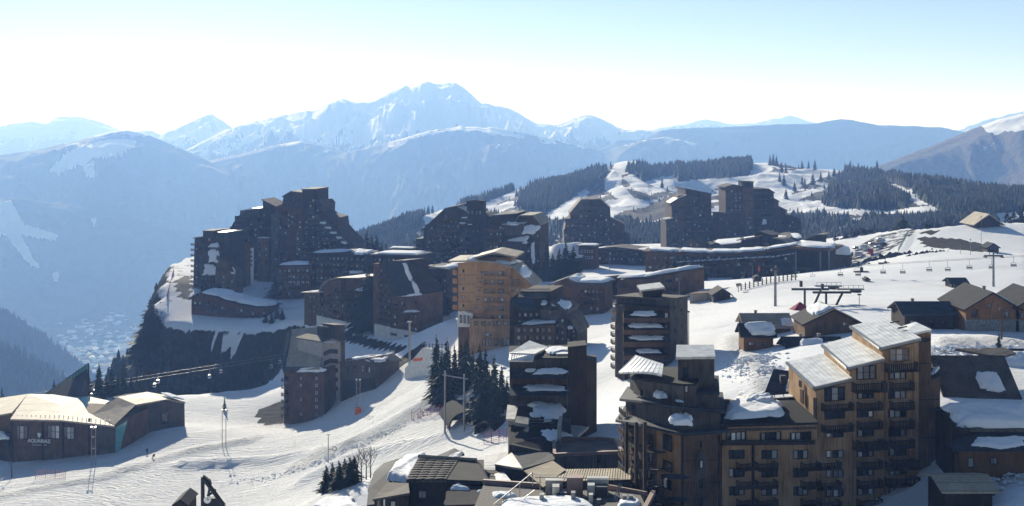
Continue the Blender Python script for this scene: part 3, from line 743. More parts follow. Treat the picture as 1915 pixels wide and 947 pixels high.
# ---- sloped tower left of the twin towers
b = Bd('apartment_tower', 'dark shingled tower with big sloping roof, left of the stepped tower pair', 1110, 745); b.pl(1055, 745, 1178, 745)
b.block([(1055,None),(1055,433),(1059,414),(1067,411),(1066,399),(1088,374),(1106,374),(1106,None)], 22, SB)
b.block([(1106,None),(1106,375),(1123,374),(1141,388),(1142,409),(1142,None)], 24, SD, off=1.5)
b.block([(1142,None),(1142,409),(1167,420),(1167,None)], 18, SB, off=.8); b.block([(1167,None),(1167,434),(1178,437),(1178,None)], 14, SD)
b.slab([b.pt(1065,399,2), b.pt(1087,373,.5), b.pt(1122,373,.5)+b.n*6, b.pt(1104,386,3)], SR, .5)
b.roof([(1106,374),(1123,373),(1142,388)], 24, SR, off=1.5); b.roof([(1142,409),(1168,420)], 18, SR, off=.8)
b.awning(1056,1098,409,417,2.5,SR); b.awning(1054,1100,430,437,2.5,SR)
b.lerpw((1112,394,1136,394),(1112,446,1136,446),3,6,2.4,3.6,off=1.5,skip=.2); b.lerpw((1147,420,1162,424),(1147,446,1162,446),2,4,2.2,3.2,off=.8); b.lerpw((1062,423,1100,423),(1062,445,1100,445),6,3,2.2,3.4)
# ---- stepped tower
b = Bd('apartment_tower', 'dark stepped tower with slanting flat top, left one of the tall pair', 1295, 745); b.pl(1245, 745, 1344, 748)
b.block([(1246,None),(1246,417),(1247,411),(1256,409),(1256,None)], 16, SD, off=2.5); b.block([(1256,None),(1256,380),(1266,372),(1281,372),(1281,None)], 18, SB, off=1.2)
b.block([(1281,None),(1282,354),(1330,364),(1331,None)], 22, SD); b.block([(1331,None),(1331,404),(1343,411),(1344,None)], 16, SB, off=1)
b.block([(1262,378),(1268,367),(1282,364),(1282,400),(1262,400)], 12, SD)
b.roof([(1282,354),(1330,364)], 22, SR, t=.6); b.roof([(1254,380),(1267,372),(1282,366)], 10, 'metal_roof_aged', off=1.2); b.roof([(1245,411),(1257,409)], 8, 'metal_roof_aged', off=2.5)
b.lerpw((1290,376,1324,381),(1290,440,1324,442),5,8,2.2,3.4,skip=.45); b.lerpw((1250,420,1278,395),(1250,444,1278,444),4,4,2.2,3.2,off=2.6,skip=.3)
b.block([(1308,380),(1309,360),(1318,362),(1318,380)], 4, DK, off=1.4, name='bay')
# ---- tall tower with cap
b = Bd('apartment_tower', 'tallest warm brown tower with dark box on its roof', 1385, 740); b.pl(1343, 740, 1410, 742)
b.block([(1357,None),(1357,350),(1372,346),(1389,350),(1389,None)], 16, SB); b.block([(1389,None),(1389,350),(1409,350),(1409,None)], 17, 'wood_brown', off=.6)
b.block([(1388,352),(1388,340),(1409,341),(1409,352)], 9, DK, off=.8, name='roof_box'); b.block([(1343,None),(1344,400),(1394,399),(1394,None)], 14, SB, off=3.2)
b.roof([(1355,351),(1372,346),(1389,350)], 16, SR); b.roof([(1342,400),(1395,399)], 12, SR, off=3.2); b.roof([(1387,340),(1410,341)], 9, SR, off=.8, front=.3, over=.3)
b.lerpw((1376,362,1384,362),(1376,394,1384,394),2,5,2.6,3.8,'light'); b.lerpw((1349,410,1360,410),(1349,440,1360,440),2,5,2.2,3.2,off=3.2,skip=.3); b.lerpw((1372,410,1388,410),(1372,444,1388,444),2,5,2.2,3.2,off=3.2,skip=.5)
# ---- stepped building behind it
b = Bd('apartment_tower', 'dark building stepping down to the right beside the tallest tower', 1450, 752); b.pl(1408, 752, 1500, 757)
b.block([(1408,None),(1409,354),(1437,354),(1447,361),(1448,None)], 20, SD); b.block([(1448,None),(1448,372),(1456,376),(1456,387),(1470,394),(1471,None)], 18, SB, off=.8)
b.block([(1425,None),(1425,408),(1471,403),(1494,409),(1498,414),(1498,None)], 14, SB, off=3)
b.roof([(1408,354),(1437,354),(1448,361)], 20, SR); b.roof([(1447,372),(1457,377)], 16, SR, off=.8); b.roof([(1456,387),(1471,394)], 14, SR, off=.8); b.roof([(1424,409),(1471,402),(1495,409)], 12, SR, off=3)
for y in (360, 373, 388): b.awning(1410,1444,y,y+3,1.5,SR)
b.lerpw((1414,368,1442,370),(1414,402,1442,402),7,4,2,3,skip=.3); b.lerpw((1432,416,1488,416),(1432,442,1488,442),10,4,2,3,off=3,skip=.35)
b.snow([b.pt(1425,411,3.2), b.pt(1434,411,3.2), b.pt(1434,420,4.5), b.pt(1425,420,4.5)], .4)
# ---- long market gallery with scalloped canopy
b = Bd('market_gallery', 'long low wooden gallery with scalloped snowy canopy in front of the towers', 1380, 535); b.pl(1206, 545, 1430, 532)
b.block([(1206,None),(1208,474),(1264,476),(1380,478),(1430,474),(1432,None)], 16, BR)
b.roof([(1205,473),(1264,475),(1380,477),(1431,472)], 18, SB, t=.9, front=1.6); 
for x0, x1, y0, y1 in ((1268,1325,475,477),(1325,1380,477,477),(1380,1428,476,473),(1210,1262,473,475)):
    p = [b.pt(x0,y0,1.0), b.pt(x1,y1,1.0)]; z = Vector((0,0,1.0)); b.snow([p[0]+b.n*13+z, p[1]+b.n*13+z, p[1]+z, p[0]+z], .9, sq=.35)
b.lerpw((1215,483,1425,482),(1215,483,1425,482),22,1,5,5.5,'small')
k = 17
for i in range(k):                                   # the scallops: little gables leaning out
    x0 = 1262+i*(1490-1262)/k; x1 = x0+(1490-1262)/k; yb = 494-i*.75; ym = yb-4.5
    if x0 > 1440: continue
    a, c, e = b.pt(x0,yb,3.4), b.pt((x0+x1)/2,ym,3.4), b.pt(x1,yb,3.4); m = MB(); dv = b.n*3.6; z = Vector((0,0,.35))
    m.hexa([a, c, c+dv, a+dv, a+z, c+z, c+dv+z, a+dv+z]); m.hexa([c, e, e+dv, c+dv, c+z, e+z, e+dv+z, c+dv+z]); fix_normals(m.build('canopy_gable', SB, b.root))
    b.snow([a+dv+z*1.4, e+dv+z*1.4, e+z*1.2+Vector((0,0,.3)), a+z*1.2+Vector((0,0,.3))], .55, sq=.5, rough=.05)
    b.block([(x0+1,None),(x0+1,yb+1),(x0+2,yb+1),(x0+2,None)], .4, DK, off=3.2, name='post')
b.lerpw((1216,500,1426,494),(1216,500,1426,494),20,1,6,5,'small')
b.pl(1430, 532, 1556, 520)
b.block([(1430,None),(1430,472),(1484,465),(1552,472),(1548,None)], 14, DK)
b.roof([(1428,473),(1484,465)], 14, BR, t=.8, front=1.2); b.roof([(1484,465),(1556,470)], 22, BR, t=.9, front=2.2)
z = Vector((0,0,1.1)); b.snow([b.pt(1484,464)+b.n*20+z, b.pt(1552,470)+b.n*20+z, b.pt(1552,470,1)+z, b.pt(1484,464,1)+z], 1.0, sq=.35); b.snow([b.pt(1430,472)+b.n*13+z, b.pt(1483,464)+b.n*13+z, b.pt(1483,464,.6)+z, b.pt(1430,472,.6)+z], .9, sq=.35)
for x in (1487, 1533, 1549): b.block([(x,None),(x,471),(x+2,471),(x+2,None)], .5, 'steel', off=1.6, name='post')
for i in range(5):
    x0 = 1436+i*9.6; yb = 486-i*1.6; a, c, e = b.pt(x0,yb,2.4), b.pt(x0+4.8,yb-4.5,2.4), b.pt(x0+9.6,yb-1,2.4); dv = b.n*2.6; z = Vector((0,0,.35)); m = MB()
    m.hexa([a, c, c+dv, a+dv, a+z, c+z, c+dv+z, a+dv+z]); m.hexa([c, e, e+dv, c+dv, c+z, e+z, e+dv+z, c+dv+z]); fix_normals(m.build('canopy_gable', SB, b.root)); b.snow([a+dv+z*1.4, e+dv+z*1.4, e+z*2, a+z*2], .55, rough=.05)
# ---- domed snow roof at its right end
b = Bd('market_hall', 'low hall under a thick domed snow roof at the right end of the gallery', 1560, 545); b.pl(1526, 552, 1588, 546)
b.block([(1529,None),(1529,478),(1586,482),(1586,None)], 10, BR, off=0)
b.roof([(1527,476),(1587,481)], 10, BR, t=.6, front=1.0); p = [b.pt(1527,474,1.2), b.pt(1586,481,1.2)]; z = Vector((0,0,.6)); b.snow([p[0]+b.n*12+z, p[1]+b.n*12+z, p[1]+z, p[0]+z], 4.2, sq=.5, rough=.03)
def house(name, label, px, d, pl, wall, roofline, depth, wm, rm, wn=None, snow=True, cat='building', th=.9, front=1.0, over=.7, group=None, wk='small'):
    b = Bd(name, label, px, d, cat, group); b.pl(*pl)
    b.block(wall, depth, wm); b.roof(roofline, depth, rm, t=.45, front=front, over=over)
    if wn: b.lerpw(*wn, kind=wk)
    if snow:
        (xa, ya), (xb, yb) = roofline[0], roofline[-1]; z = Vector((0, 0, .5))
        a, c = b.pt(xa, ya), b.pt(xb, yb)
        b.snow([a+b.n*depth+z, c+b.n*depth+z, c-b.n*front*.5+z, a-b.n*front*.5+z], th, sq=.4, rough=.05)
    return b
for nm, lb, px, d, pl, wall, rl, dep, wm, rm, wn, sn in (
  ('pavilion', 'small shingled pavilion with curved dark roof above the gallery, left one', 1297, 575, (1285,575,1313,572), [(1286,None),(1286,452),(1295,446),(1310,455),(1311,None)], [(1284,452),(1295,445),(1312,455)], 8, GR, SR, ((1292,458,1304,458),(1292,458,1304,458),2,1,4,4), False),
  ('pavilion', 'low dark-roofed pavilion with pale wall beside the curved pavilion', 1333, 575, (1320,575,1347,572), [(1321,None),(1321,459),(1345,467),(1345,None)], [(1318,457),(1330,459),(1347,468)], 9, GR, SR, None, False),
  ('pavilion', 'pavilion with windows and flat dark roof right below the tallest tower', 1425, 585, (1410,588,1442,583), [(1411,None),(1411,440),(1422,436),(1441,442),(1442,None)], [(1409,439),(1422,434),(1443,441)], 9, DK, SR, ((1420,448,1438,449),(1420,456,1438,456),5,2,2.6,3.4), False),
  ('pavilion', 'dark drum shaped pavilion left of the windowed pavilion', 1397, 570, (1382,572,1412,568), [(1383,None),(1386,450),(1412,446),(1412,None)], [(1381,450),(1412,445)], 8, DK, SD, None, False),
):
    house(nm, lb, px, d, pl, wall, rl, dep, wm, rm, wn, sn)
for i, (x0, y0, x1, y1, lb) in enumerate(((1448,447,1480,461,'left low curved wooden roof fin on the snowy gallery roof'), (1502,452,1540,440,'right tall curved wooden roof fin on the snowy gallery roof'))):
    b = Bd('roof_fin', lb, (x0+x1)/2, 575, 'roof'); b.pl(x0, 578, x1, 572)
    n = 8; L = [(x0+(x1-x0)*t/n, y0+(y1-y0)*t/n-4*math.sin(math.pi*t/n)) for t in range(n+1)]
    b.roof(L, 7, 'roof_tan', t=.6, over=.2); b.block([(x0+2,None)]+[(x, y+.6) for x, y in L[1:-1]]+[(x1-3,None)], 6, DK)
b = Bd('snowy_terrace_roof', 'wide flat snow covered terrace roof behind the gallery', 1400, 600, 'roof'); b.pl(1330, 600, 1505, 592)
b.block([(1332,None),(1332,460),(1380,455),(1480,444),(1500,450),(1502,None)], 30, GR); z = Vector((0,0,.1))
for x0,y0,x1,y1 in ((1335,460,1390,456),(1390,455,1440,450),(1440,450,1500,447)): b.snow([b.pt(x0,y0)+b.n*28+z, b.pt(x1,y1)+b.n*28+z, b.pt(x1,y1,-1)+z, b.pt(x0,y0,-1)+z], .9, sq=.3, rough=.03)
house('low_house', 'low wooden house with red window frames and snow roof below the sloped tower', 1085, 590, (1060,592,1112,588), [(1082,None),(1082,462),(1111,463),(1112,None)], [(1080,461),(1113,462)], 10, RD, DK, ((1087,470,1107,470),(1087,482,1107,482),4,2,4,5), True, th=.5, wk='light')
b = Bd('low_house', 'house under a wide bright snow roof left of the red framed house', 1060, 595); b.pl(1030, 592, 1092, 588); b.block([(1032,None),(1032,489),(1090,485),(1090,None)], 14, DK)
RQ = [P(1036,456,607), P(1086,453,604), P(1094,484,587), P(1028,489,590)]; b.slab(RQ, SR, .4); b.snow([p+Vector((0,0,.3)) for p in RQ], .8, sq=.4, rough=.05); b.lerpw((1040,496,1082,494),(1040,506,1082,504),6,2,4,5)
house('low_house', 'low dark house right of the red framed house', 1145, 610, (1112,612,1205,600), [(1113,None),(1113,467),(1150,464),(1204,470),(1204,None)], [(1111,467),(1150,463),(1206,470)], 14, DK, SR, ((1120,474,1198,476),(1120,484,1198,486),12,2,3,4), True, th=.4)
b = house('low_house', 'long low house under thick snow, nearest the open snowfield', 1215, 440, (1152,452,1276,432), [(1154,None),(1154,524),(1210,522),(1274,510),(1275,None)], [(1150,522),(1208,520),(1278,508)], 14, BR, SR, ((1222,533,1266,523),(1222,547,1266,538),5,2,5,6), False)
z = Vector((0,0,.4))
for x0,y0,x1,y1,t in ((1150,522,1208,520,1.1),(1200,521,1276,508,1.6)): b.snow([b.pt(x0,y0)+b.n*14+z, b.pt(x1,y1)+b.n*14+z, b.pt(x1,y1,.8)+z, b.pt(x0,y0,.8)+z], t, sq=.35, rough=.04)
b.block([(1126,None),(1126,518),(1142,517),(1142,None)], 6, DK, off=2, name='stair_tower')
b = house('low_house', 'low wooden house with sagging snow roof left of the long snowy house', 1075, 428, (1030,430,1132,424), [(1032,None),(1034,533),(1060,523),(1078,533),(1130,534),(1132,None)], [(1029,533),(1060,522),(1079,532)], 12, BR, SR, ((1088,545,1124,546),(1088,559,1124,560),6,2,4,5), False)
b.roof([(1078,532),(1133,533)], 12, SR, front=1); z = Vector((0,0,.4))
for x0,y0,x1,y1 in ((1062,523,1080,531),(1078,531,1132,532)): b.snow([b.pt(x0,y0)+b.n*13+z, b.pt(x1,y1)+b.n*13+z, b.pt(x1,y1,.8)+z, b.pt(x0,y0,.8)+z], 1.1, sq=.4, rough=.05)
b.wins([1040,1050], [545,556], 5, 5)
# ---- big fishbone block
b = Bd('apartment_block', 'huge dark block with sloping left roofline and round tower on top', 850, 630); b.pl(776, 630, 912, 622)
b.block([(777,None),(777,447),(791,446),(791,None)], 16, DK, off=.8)
b.block([(791,None),(792,430),(833,392),(857,387),(873,396),(885,400),(908,404),(910,None)], 24, SD)
b.block([(905,None),(905,400),(921,407),(922,None)], 18, DK, off=-.8)
pts = [b.pt(873+i*30/8, 376-1.5*math.sin(math.pi*i/8)+.0, 1.8*math.sin(math.pi*i/8)) for i in range(9)]
m = MB(); zb = b.pt(888, 470).z; k = len(pts); back = [pts[-1]+b.n*7, pts[0]+b.n*7]; ring = pts+back
m.v = [tuple(p) for p in ring]+[(p.x, p.y, zb) for p in ring]; n = len(ring); m.f = [tuple(range(n)), tuple(range(2*n-1, n-1, -1))]+[(i, n+i, n+(i+1) % n, (i+1) % n) for i in range(n)]; m.m = [0]*len(m.f)
fix_normals(m.build('round_tower', DK, b.root))
b.roof([(790,431),(833,391),(858,386)], 24, SD, t=.5); b.roof([(858,388),(874,396)], 10, 'metal_roof_aged')
rows = [405,414.5,424,433.5,443,452.5,462,471.5,481]
for j, y in enumerate(rows):
    xl = max(796, 834-(y-396)*1.08+6) if y < 432 else 796
    nx = int((902-xl)/8.5)
    for i in range(nx):
        x = xl+4+i*8.5+(j % 2)*3
        b.win(x, y, 3.0, 4.2)
        if rng.random() < .55: b.balc(x-3.6, x+3.6, y+2, y+5, 1.4, rng.choice(['wood_dark', 'wood_brown', 'wood_red']), True)
for y in (452, 462, 472, 482): b.balc(774,790,y,y+4,1.4,'wood_brown',off=.8)
b.lerpw((876,398,898,398),(876,402,898,402),4,1,2.4,4.5,'light',off=1.6)
for x,y in ((869,408),(880,420),(890,432),(865,418)): b.snow([b.pt(x-5,y-1,.2), b.pt(x+5,y-1,.2), b.pt(x+6,y+1,1.6), b.pt(x-6,y+1,1.6)], .5)
# ---- crooked building with hanging snow
b = Bd('apartment_block', 'crooked dark building with ragged terraces and hanging snow, right of the round tower', 960, 565); b.pl(912, 568, 1012, 562)
b.block([(914,None),(914,420),(922,405),(964,402),(966,None)], 20, DK); b.block([(966,None),(967,412),(970,405),(996,405),(1008,420),(1011,None)], 20, SB, off=-.8)
b.block([(940,None),(941,452),(980,452),(984,None)], 6, SD, off=4); b.block([(943,440),(943,421),(979,419),(980,440)], 4, GR, off=3.0)
b.roof([(912,419),(922,404),(965,401)], 20, SR); b.roof([(966,411),(971,404),(997,404),(1010,420)], 20, 'roof_tan', off=-.8); b.roof([(941,421),(980,418)], 5, 'metal_roof_aged', off=3)
for y0 in (428,440,452,464,476,488): b.balc(912,940,y0,y0+5,1.6,'wood_brown'); b.lerpw((918,y0-2,936,y0-2),(918,y0,936,y0),4,1,3,5)
b.lerpw((988,440,1006,442),(988,500,1006,500),3,6,3,5,off=-.8,skip=.2); b.wins([950,962,974],[465,478,490],4,6,off=4,skip=.3)
for qd in ([(981,420),(1008,422),(1005,440),(975,436)], [(955,447),(990,440),(985,456),(958,456)], [(992,452),(999,455),(1002,490),(994,490)], [(950,416),(966,416),(970,422),(948,422)]):
    b.snow([b.pt(*qd[0],.5), b.pt(*qd[1],.5), b.pt(*qd[2],4), b.pt(*qd[3],4)], .7, rough=.16)
# ---- Dromonts-like stepped block
b = Bd('apartment_block', 'largest stepped dark building on the cliff with jagged tower tops', 540, 650); b.pl(422, 652, 672, 640)
b.block([(423,None),(425,440),(437,416),(453,396),(471,392),(482,392),(484,None)], 22, SD, off=2)
b.block([(482,None),(482,392),(491,393),(491.6,375),(515,387),(516,None)], 20, DK); b.block([(515,None),(515,387),(528,382),(530,368),(544,360),(565,362),(566,None)], 22, RD, off=1)
b.block([(530,372),(530,368),(544,360),(560,372),(560,390),(530,390)], 14, SD, off=1.8); b.block([(564,None),(565,355.5),(589.5,355.5),(590,None)], 22, SD, off=1.6)
b.block([(588,None),(588,376),(597,376),(603,383),(602,399),(609,404),(628,409),(630,426),(636,433),(662,460),(667,None)], 22, SD)
b.block([(507,None),(507,402),(520,400),(520,None)], 6, GR, off=4, name='stair_tower'); b.block([(481,None),(481,446),(502,445),(502,None)], 5, BR, off=5, name='stair_tower')
for y0,y1,xa,xb in ((393,404,449,484),(404,415,439,480),(424,436,430,470),(436,448,424,466)): b.awning(xa,xb,y0,y1,4.0,SR,off=2)
b.slab([b.pt(588,411,.6), b.pt(606,408,.6), b.pt(661,460,3.5), b.pt(640,466,6)], SR, .5)
for i in range(5):
    t = .1+.19*i; x = 598+t*52; y = 412+t*49; b.snow([b.pt(x-6,y-2,2.0+3*t), b.pt(x+5,y-2,2.0+3*t), b.pt(x+8,y+2.4,2.6+3*t), b.pt(x-3,y+2.4,2.6+3*t)], .5)
b.roof([(564,355),(590,355)], 22, SR, off=1.6, front=.3, over=.2); b.roof([(588,376),(597,375.5),(604,383)], 14, SR); b.roof([(491,375),(516,387)], 18, SR); b.roof([(451,395),(471,391),(484,391)], 20, 'metal_roof_aged', off=2); b.roof([(529,368),(544,359),(566,361.5)], 14, SR, off=1)
b.lerpw((561,416,586,416),(561,480,586,480),3,8,4.2,4.2,'small',off=1.7); b.lerpw((596,424,606,424),(596,470,620,470),3,7,3,4,'small',skip=.2); b.lerpw((532,402,556,402),(532,486,556,486),4,9,2.6,3.6,off=1.1,skip=.45)
b.lerpw((470,420,478,420),(466,450,478,450),2,4,3,4,off=2.1); b.lerpw((511,410,516,410),(511,485,516,485),2,8,1.8,3,off=4.1,skip=.4); b.lerpw((485,456,498,456),(485,488,498,488),2,4,3,4,off=5.1)
for y in range(418,486,9): b.balc(566,588,y+3,y+6,1.2,'wood_dark',True,off=1.7)
b.snow([b.pt(481,445)+b.n*4, b.pt(502,445)+b.n*4, b.pt(503,446,6), b.pt(480,446,6)], .5)
b.block([(466,None),(466,466),(474,463),(474,None)], .6, 'white_paint', off=7, name='panel'); b.wins([470],[472,480,488,496],3.5,4,'round',off=7.02)
b.block([(592,362),(592,360),(593,360),(593,376),(592,376)], .3, DK, name='mast')
b = Bd('house', 'orange timber house with three round windows beside the largest block', 441, 622); b.pl(426, 622, 457, 620)
b.block([(427,None),(427,460),(456,459),(456,None)], 8, 'wood_orange'); b.roof([(426,459),(457,458)], 8, SR, front=.8); b.wins([447],[466,476,486],8,8,'round'); b.wins([433],[470,482],3,4); b.wins([432,450],[500],6,8)
b = Bd('apartment_block', 'left stepped block with snow pillows on its terraces at the cliff edge', 395, 606); b.pl(360, 608, 440, 602)
b.block([(361,None),(364,446),(379,444),(380,433),(399,433),(400,443),(409,443),(409,436),(423,436),(425,458),(427,498),(428,None)], 18, SD); b.block([(400,None),(405,478),(427,497),(440,511),(440,None)], 8, BR, off=3.5)
for qd in ([(393,456),(409,456),(411,463),(392,463)], [(392,467),(409,467),(413,490),(386,490)], [(384,494),(405,494),(413,516),(377,516)], [(428,500),(438,500),(442,511),(428,511)]): b.snow([b.pt(*qd[0],.8), b.pt(*qd[1],.8), b.pt(*qd[2],3.2), b.pt(*qd[3],3.2)], .8, rough=.15)
for y0,y1,o in ((455,464,1),(466,491,2.4),(493,517,3.2)): b.awning(373,416,y0,y1,o,SR)
for y in range(455,550,10): b.balc(359,366,y,y+4,1.5,'wood_brown')
b.lerpw((368,466,372,466),(368,540,372,540),1,8,3,4); b.lerpw((378,522,398,522),(378,545,398,545),4,3,3,5,off=.2); b.roof([(379,433),(400,433)], 10, SR, front=.3, over=.2); b.roof([(408,435.5),(424,435.5)], 10, 'metal_roof_aged', front=.3, over=.2); b.roof([(363,446),(380,443.5)], 16, SR); b.lerpw((410,505,434,520),(410,535,434,540),4,4,3,4,off=3.6,skip=.2)
b = Bd('apartment_block', 'low winding wooden building with thick snow roof at the cliff rim', 430, 562); b.pl(357, 568, 500, 556)
b.block([(358,None),(358,560),(372,550),(400,555),(430,566),(470,578),(498,577),(499,None)], 12, RD)
b.roof([(356,560),(372,549),(400,553),(432,565),(470,576),(500,576)], 13, DK, t=.4, front=1.4); z = Vector((0,0,.4))
for qd in ((374,550,415,557),(402,556,446,568),(434,567,496,576)): b.snow([b.pt(qd[0],qd[1])+b.n*14+z, b.pt(qd[2],qd[3])+b.n*14+z, b.pt(qd[2],qd[3],1.2)+z, b.pt(qd[0],qd[1],1.2)+z], 1.6, sq=.5, rough=.06)
for x,y in ((365,567),(374,567),(384,568),(395,570),(406,573),(416,576),(427,579),(438,582),(449,584),(461,586),(473,587),(485,587),(494,586)): b.win(x,y,4.5,5,'small'); b.balc(x-5,x+5,y+2.5,y+7,1.2,'wood_dark')
# ---- residences in the middle of the plateau
b = Bd('apartment_block', 'long red-brown residence with snow edged flat roofs behind the curved gable residence', 600, 585); b.pl(516, 592, 690, 580)
b.block([(517,None),(517,498),(581,497),(581,None)], 14, RD, off=2); b.block([(578,None),(578,475),(650,474),(682,478),(684,None)], 16, DK)
b.roof([(515,498),(582,497)], 14, DK, off=2, front=1); b.roof([(577,475),(650,473),(684,477)], 16, DK, front=1)
z = Vector((0,0,.4)); b.snow([b.pt(519,498,2)+b.n*13+z, b.pt(580,497,2)+b.n*13+z, b.pt(580,497,2.8)+z, b.pt(519,498,2.8)+z], 1.0, sq=.35, rough=.03); b.snow([b.pt(582,475)+b.n*14+z, b.pt(645,474)+b.n*14+z, b.pt(645,474,.8)+z, b.pt(582,475,.8)+z], .8, sq=.35, rough=.03); b.snow([b.pt(652,474)+b.n*14+z, b.pt(682,477)+b.n*14+z, b.pt(682,479,2.2)+z, b.pt(652,477,2.2)+z], 1.2, sq=.5)
b.snow([b.pt(655,508,.5), b.pt(676,508,.5), b.pt(678,512,2.2), b.pt(653,512,2.2)], .9); b.awning(652,680,506,513,2.2,SR)
for j, y in enumerate((507,518.5,530)): b.lerpw((524,y,575,y-.5),(524,y,575,y),7,1,4.5,5.5,'light' if j == 2 else 'small',off=2.05); b.balc(519,578,y+3,y+6,1.1,'wood_red',True,off=2.05)
for j, y in enumerate((484,496,508,520)): b.lerpw((586,y,648,y),(586,y,648,y),9,1,4,5,'small'); b.balc(582,650,y+2.5,y+5.5,1.1,'wood_dark',True); b.lerpw((658,y+1,678,y+2),(658,y+1,678,y+2),3,1,3.5,5)
b = Bd('apartment_block', 'curved gable residence of brown wood on a white footing', 640, 510); b.pl(568, 526, 704, 496)
b.block([(569,None),(569,549),(598,549),(598,None)], 10, BR, off=1); b.block([(597,None),(598,547),(604,535),(614,526),(630,522),(637,524),(637,None)], 16, BR); b.block([(636,None),(636,546),(700,544),(703,None)], 14, SB, off=-1)
b.block([(592,None),(592,590),(640,601),(703,614),(703,None)], .8, 'render_white', off=1.2, name='footing')
b.roof([(595,552),(604,534),(614,525),(630,521),(672,521)], 16, 'roof_tan', t=.4, front=.8); b.roof([(635,546),(703,544)], 14, DK, off=-1, front=1); b.roof([(567,548),(599,548)], 10, 'roof_tan', off=1, front=.8); b.block([(637,548),(637,523),(670,523),(671,548)], 8, BR, off=-3)
z = Vector((0,0,.4)); b.snow([b.pt(664,545,-1)+b.n*11+z, b.pt(700,544,-1)+b.n*11+z, b.pt(700,546,0)+z, b.pt(660,546,0)+z], 1.2); b.snow([b.pt(570,549,1)+b.n*9+z, b.pt(598,549,1)+b.n*9+z, b.pt(598,549,1.6)+z, b.pt(570,549,1.6)+z], .6)
for j in range(5):
    y = 553+j*9.6; b.lerpw((603,y-2,632,y+1),(603,y-2,632,y+1),5,1,3.4,5.4); b.balc(601,635,y,y+4,1.2,'wood_brown'); b.lerpw((641,y,698,y+3),(641,y,698,y+3),8,1,3.4,5.6,'small',off=-.95); b.balc(639,700,y+2+1,y+6.5,1.2,'wood_dark',off=-.9)
    if j < 4: b.lerpw((574,556+j*9,594,556+j*9),(574,556+j*9,594,556+j*9),4,1,3,5,off=1.05)
b.lerpw((606,536,630,532),(608,540,630,540),3,1,4,5,'round')
b = Bd('apartment_tower', 'residence tower with steep dark slate roof on its left face beside the road', 745, 478); b.pl(700, 486, 787, 470)
b.block([(702,None),(702,494),(716,490),(734,555),(734,None)], 14, SB); b.block([(714,560),(715,490),(752,488),(778,550),(778,560)], 13, SD, off=-.5); b.block([(733,None),(733,556),(784,552),(786,None)], 13, 'wood_brown', off=.8)
b.block([(698,None),(698,493),(708,493),(708,None)], 4, BR, off=1.2, name='chimney_stack')
b.slab([b.pt(715,489,1.4), b.pt(753,487,1.0), b.pt(778,551,2.4), b.pt(733,556,3.2)], 'slate', .5)
for qd in ([(753,494),(762,494),(772,522),(766,526)], [(768,524),(776,526),(786,548),(778,552)], [(740,550),(784,546),(786,553),(738,556)]): b.snow([b.pt(*qd[0],.8), b.pt(*qd[1],.8), b.pt(*qd[2],2.5), b.pt(*qd[3],2.5)], .8)
b.awning(756,784,580,585,1.4,SR,snow=[(.05,.95,.1,.95)],off=.8)
for y in range(508,634,11): b.lerpw((706,y,728 if y > 545 else 712+(y-490)*.25,y+1),(706,y,728 if y > 545 else 712+(y-490)*.25,y+1),4 if y > 545 else 2,1,3.2,5.2); b.balc(704,732 if y > 550 else 716+(y-490)*.2,y+2.5,y+6,1.2,'wood_brown')
for y in (566,578,592,604,616,627): b.lerpw((742,y,778,y),(742,y,778,y),3,1,4,5,'small',skip=.35,off=.85)
b.block([(700,None),(700,606),(786,624),(787,None)], .8, 'render_white', off=1.6, name='footing')
house('low_house', 'flat roofed snowy house behind the steep slate roof tower', 735, 560, (694,565,776,555), [(696,None),(696,478),(775,480),(776,None)], [(694,477),(777,479)], 14, DK, SR, ((702,486,770,487),(702,496,770,497),9,2,4,5), True, th=.9)
b = house('low_house', 'dark roof box house behind the slate roof tower, on the upper lane', 752, 600, (728,600,768,598), [(729,None),(729,467),(767,468),(768,None)], [(728,466),(768,467)], 8, DK, SR, None, True, th=.4)
house('low_house', 'small snowy house with dark front left of the honey timber hotel', 812, 505, (782,508,846,500), [(783,None),(783,506),(800,500),(835,505),(838,None)], [(780,505),(800,499),(838,505)], 12, DK, SR, ((788,515,832,515),(788,545,832,545),6,4,4,5), True, th=1.0)
house('low_house', 'narrow snowy annex below the round tower block', 845, 560, (838,562,880,556), [(826,None),(826,500),(856,498),(856,None)], [(824,499),(858,497)], 10, DK, SR, ((830,508,850,508),(830,525,850,525),4,3,3,4), True, th=.7)
AUTO = ()
# ================================================================== nearer buildings
# ---- honey timber hotel
b = Bd('hotel', 'honey coloured timber hotel tower with round windows and flaring roof', 905, 390); b.pl(852, 400, 894, 390)
b.block([(858,None),(856,492),(894,490),(894,None)], 14, 'wood_honey')
for y in (507,523,540,556,572): b.win(867,y,5,6,'frame1'); b.balc(851,856,y-2,y+7,1.2,'wood_honey',True)
for y in (515,532,548,565,581): b.block([(857,y),(857,y-.7),(893,y-.7),(893,y)], .3, DK, off=.12, name='seam')
b.pl(890, 390, 956, 388)
b.block([(880,None),(881,586),(894,491),(925,493),(956,499),(956,None)], 15, 'wood_honey'); 
for i,(x,y) in enumerate(((901,510),(898.5,527),(896,543.5),(893.5,560),(890.5,576),(888,593))): b.win(x,y,5,5,'round')
for j, y in enumerate((511,527.5,544,560.5,577,593)):
    b.win(908,y,5.5,7,'frame1'); b.win(920.5,y,5.5,7,'frame1'); b.win(937,y,11,7.5,'frame2')
    b.balc(904,955,y+4.5,y+10,1.3,'wood_honey',True)
    b.block([(884+(593-y)*.08,y+10.6),(884+(593-y)*.08,y+9.9),(956,y+9.9),(956,y+10.6)], .2, BR, off=.1, name='seam')
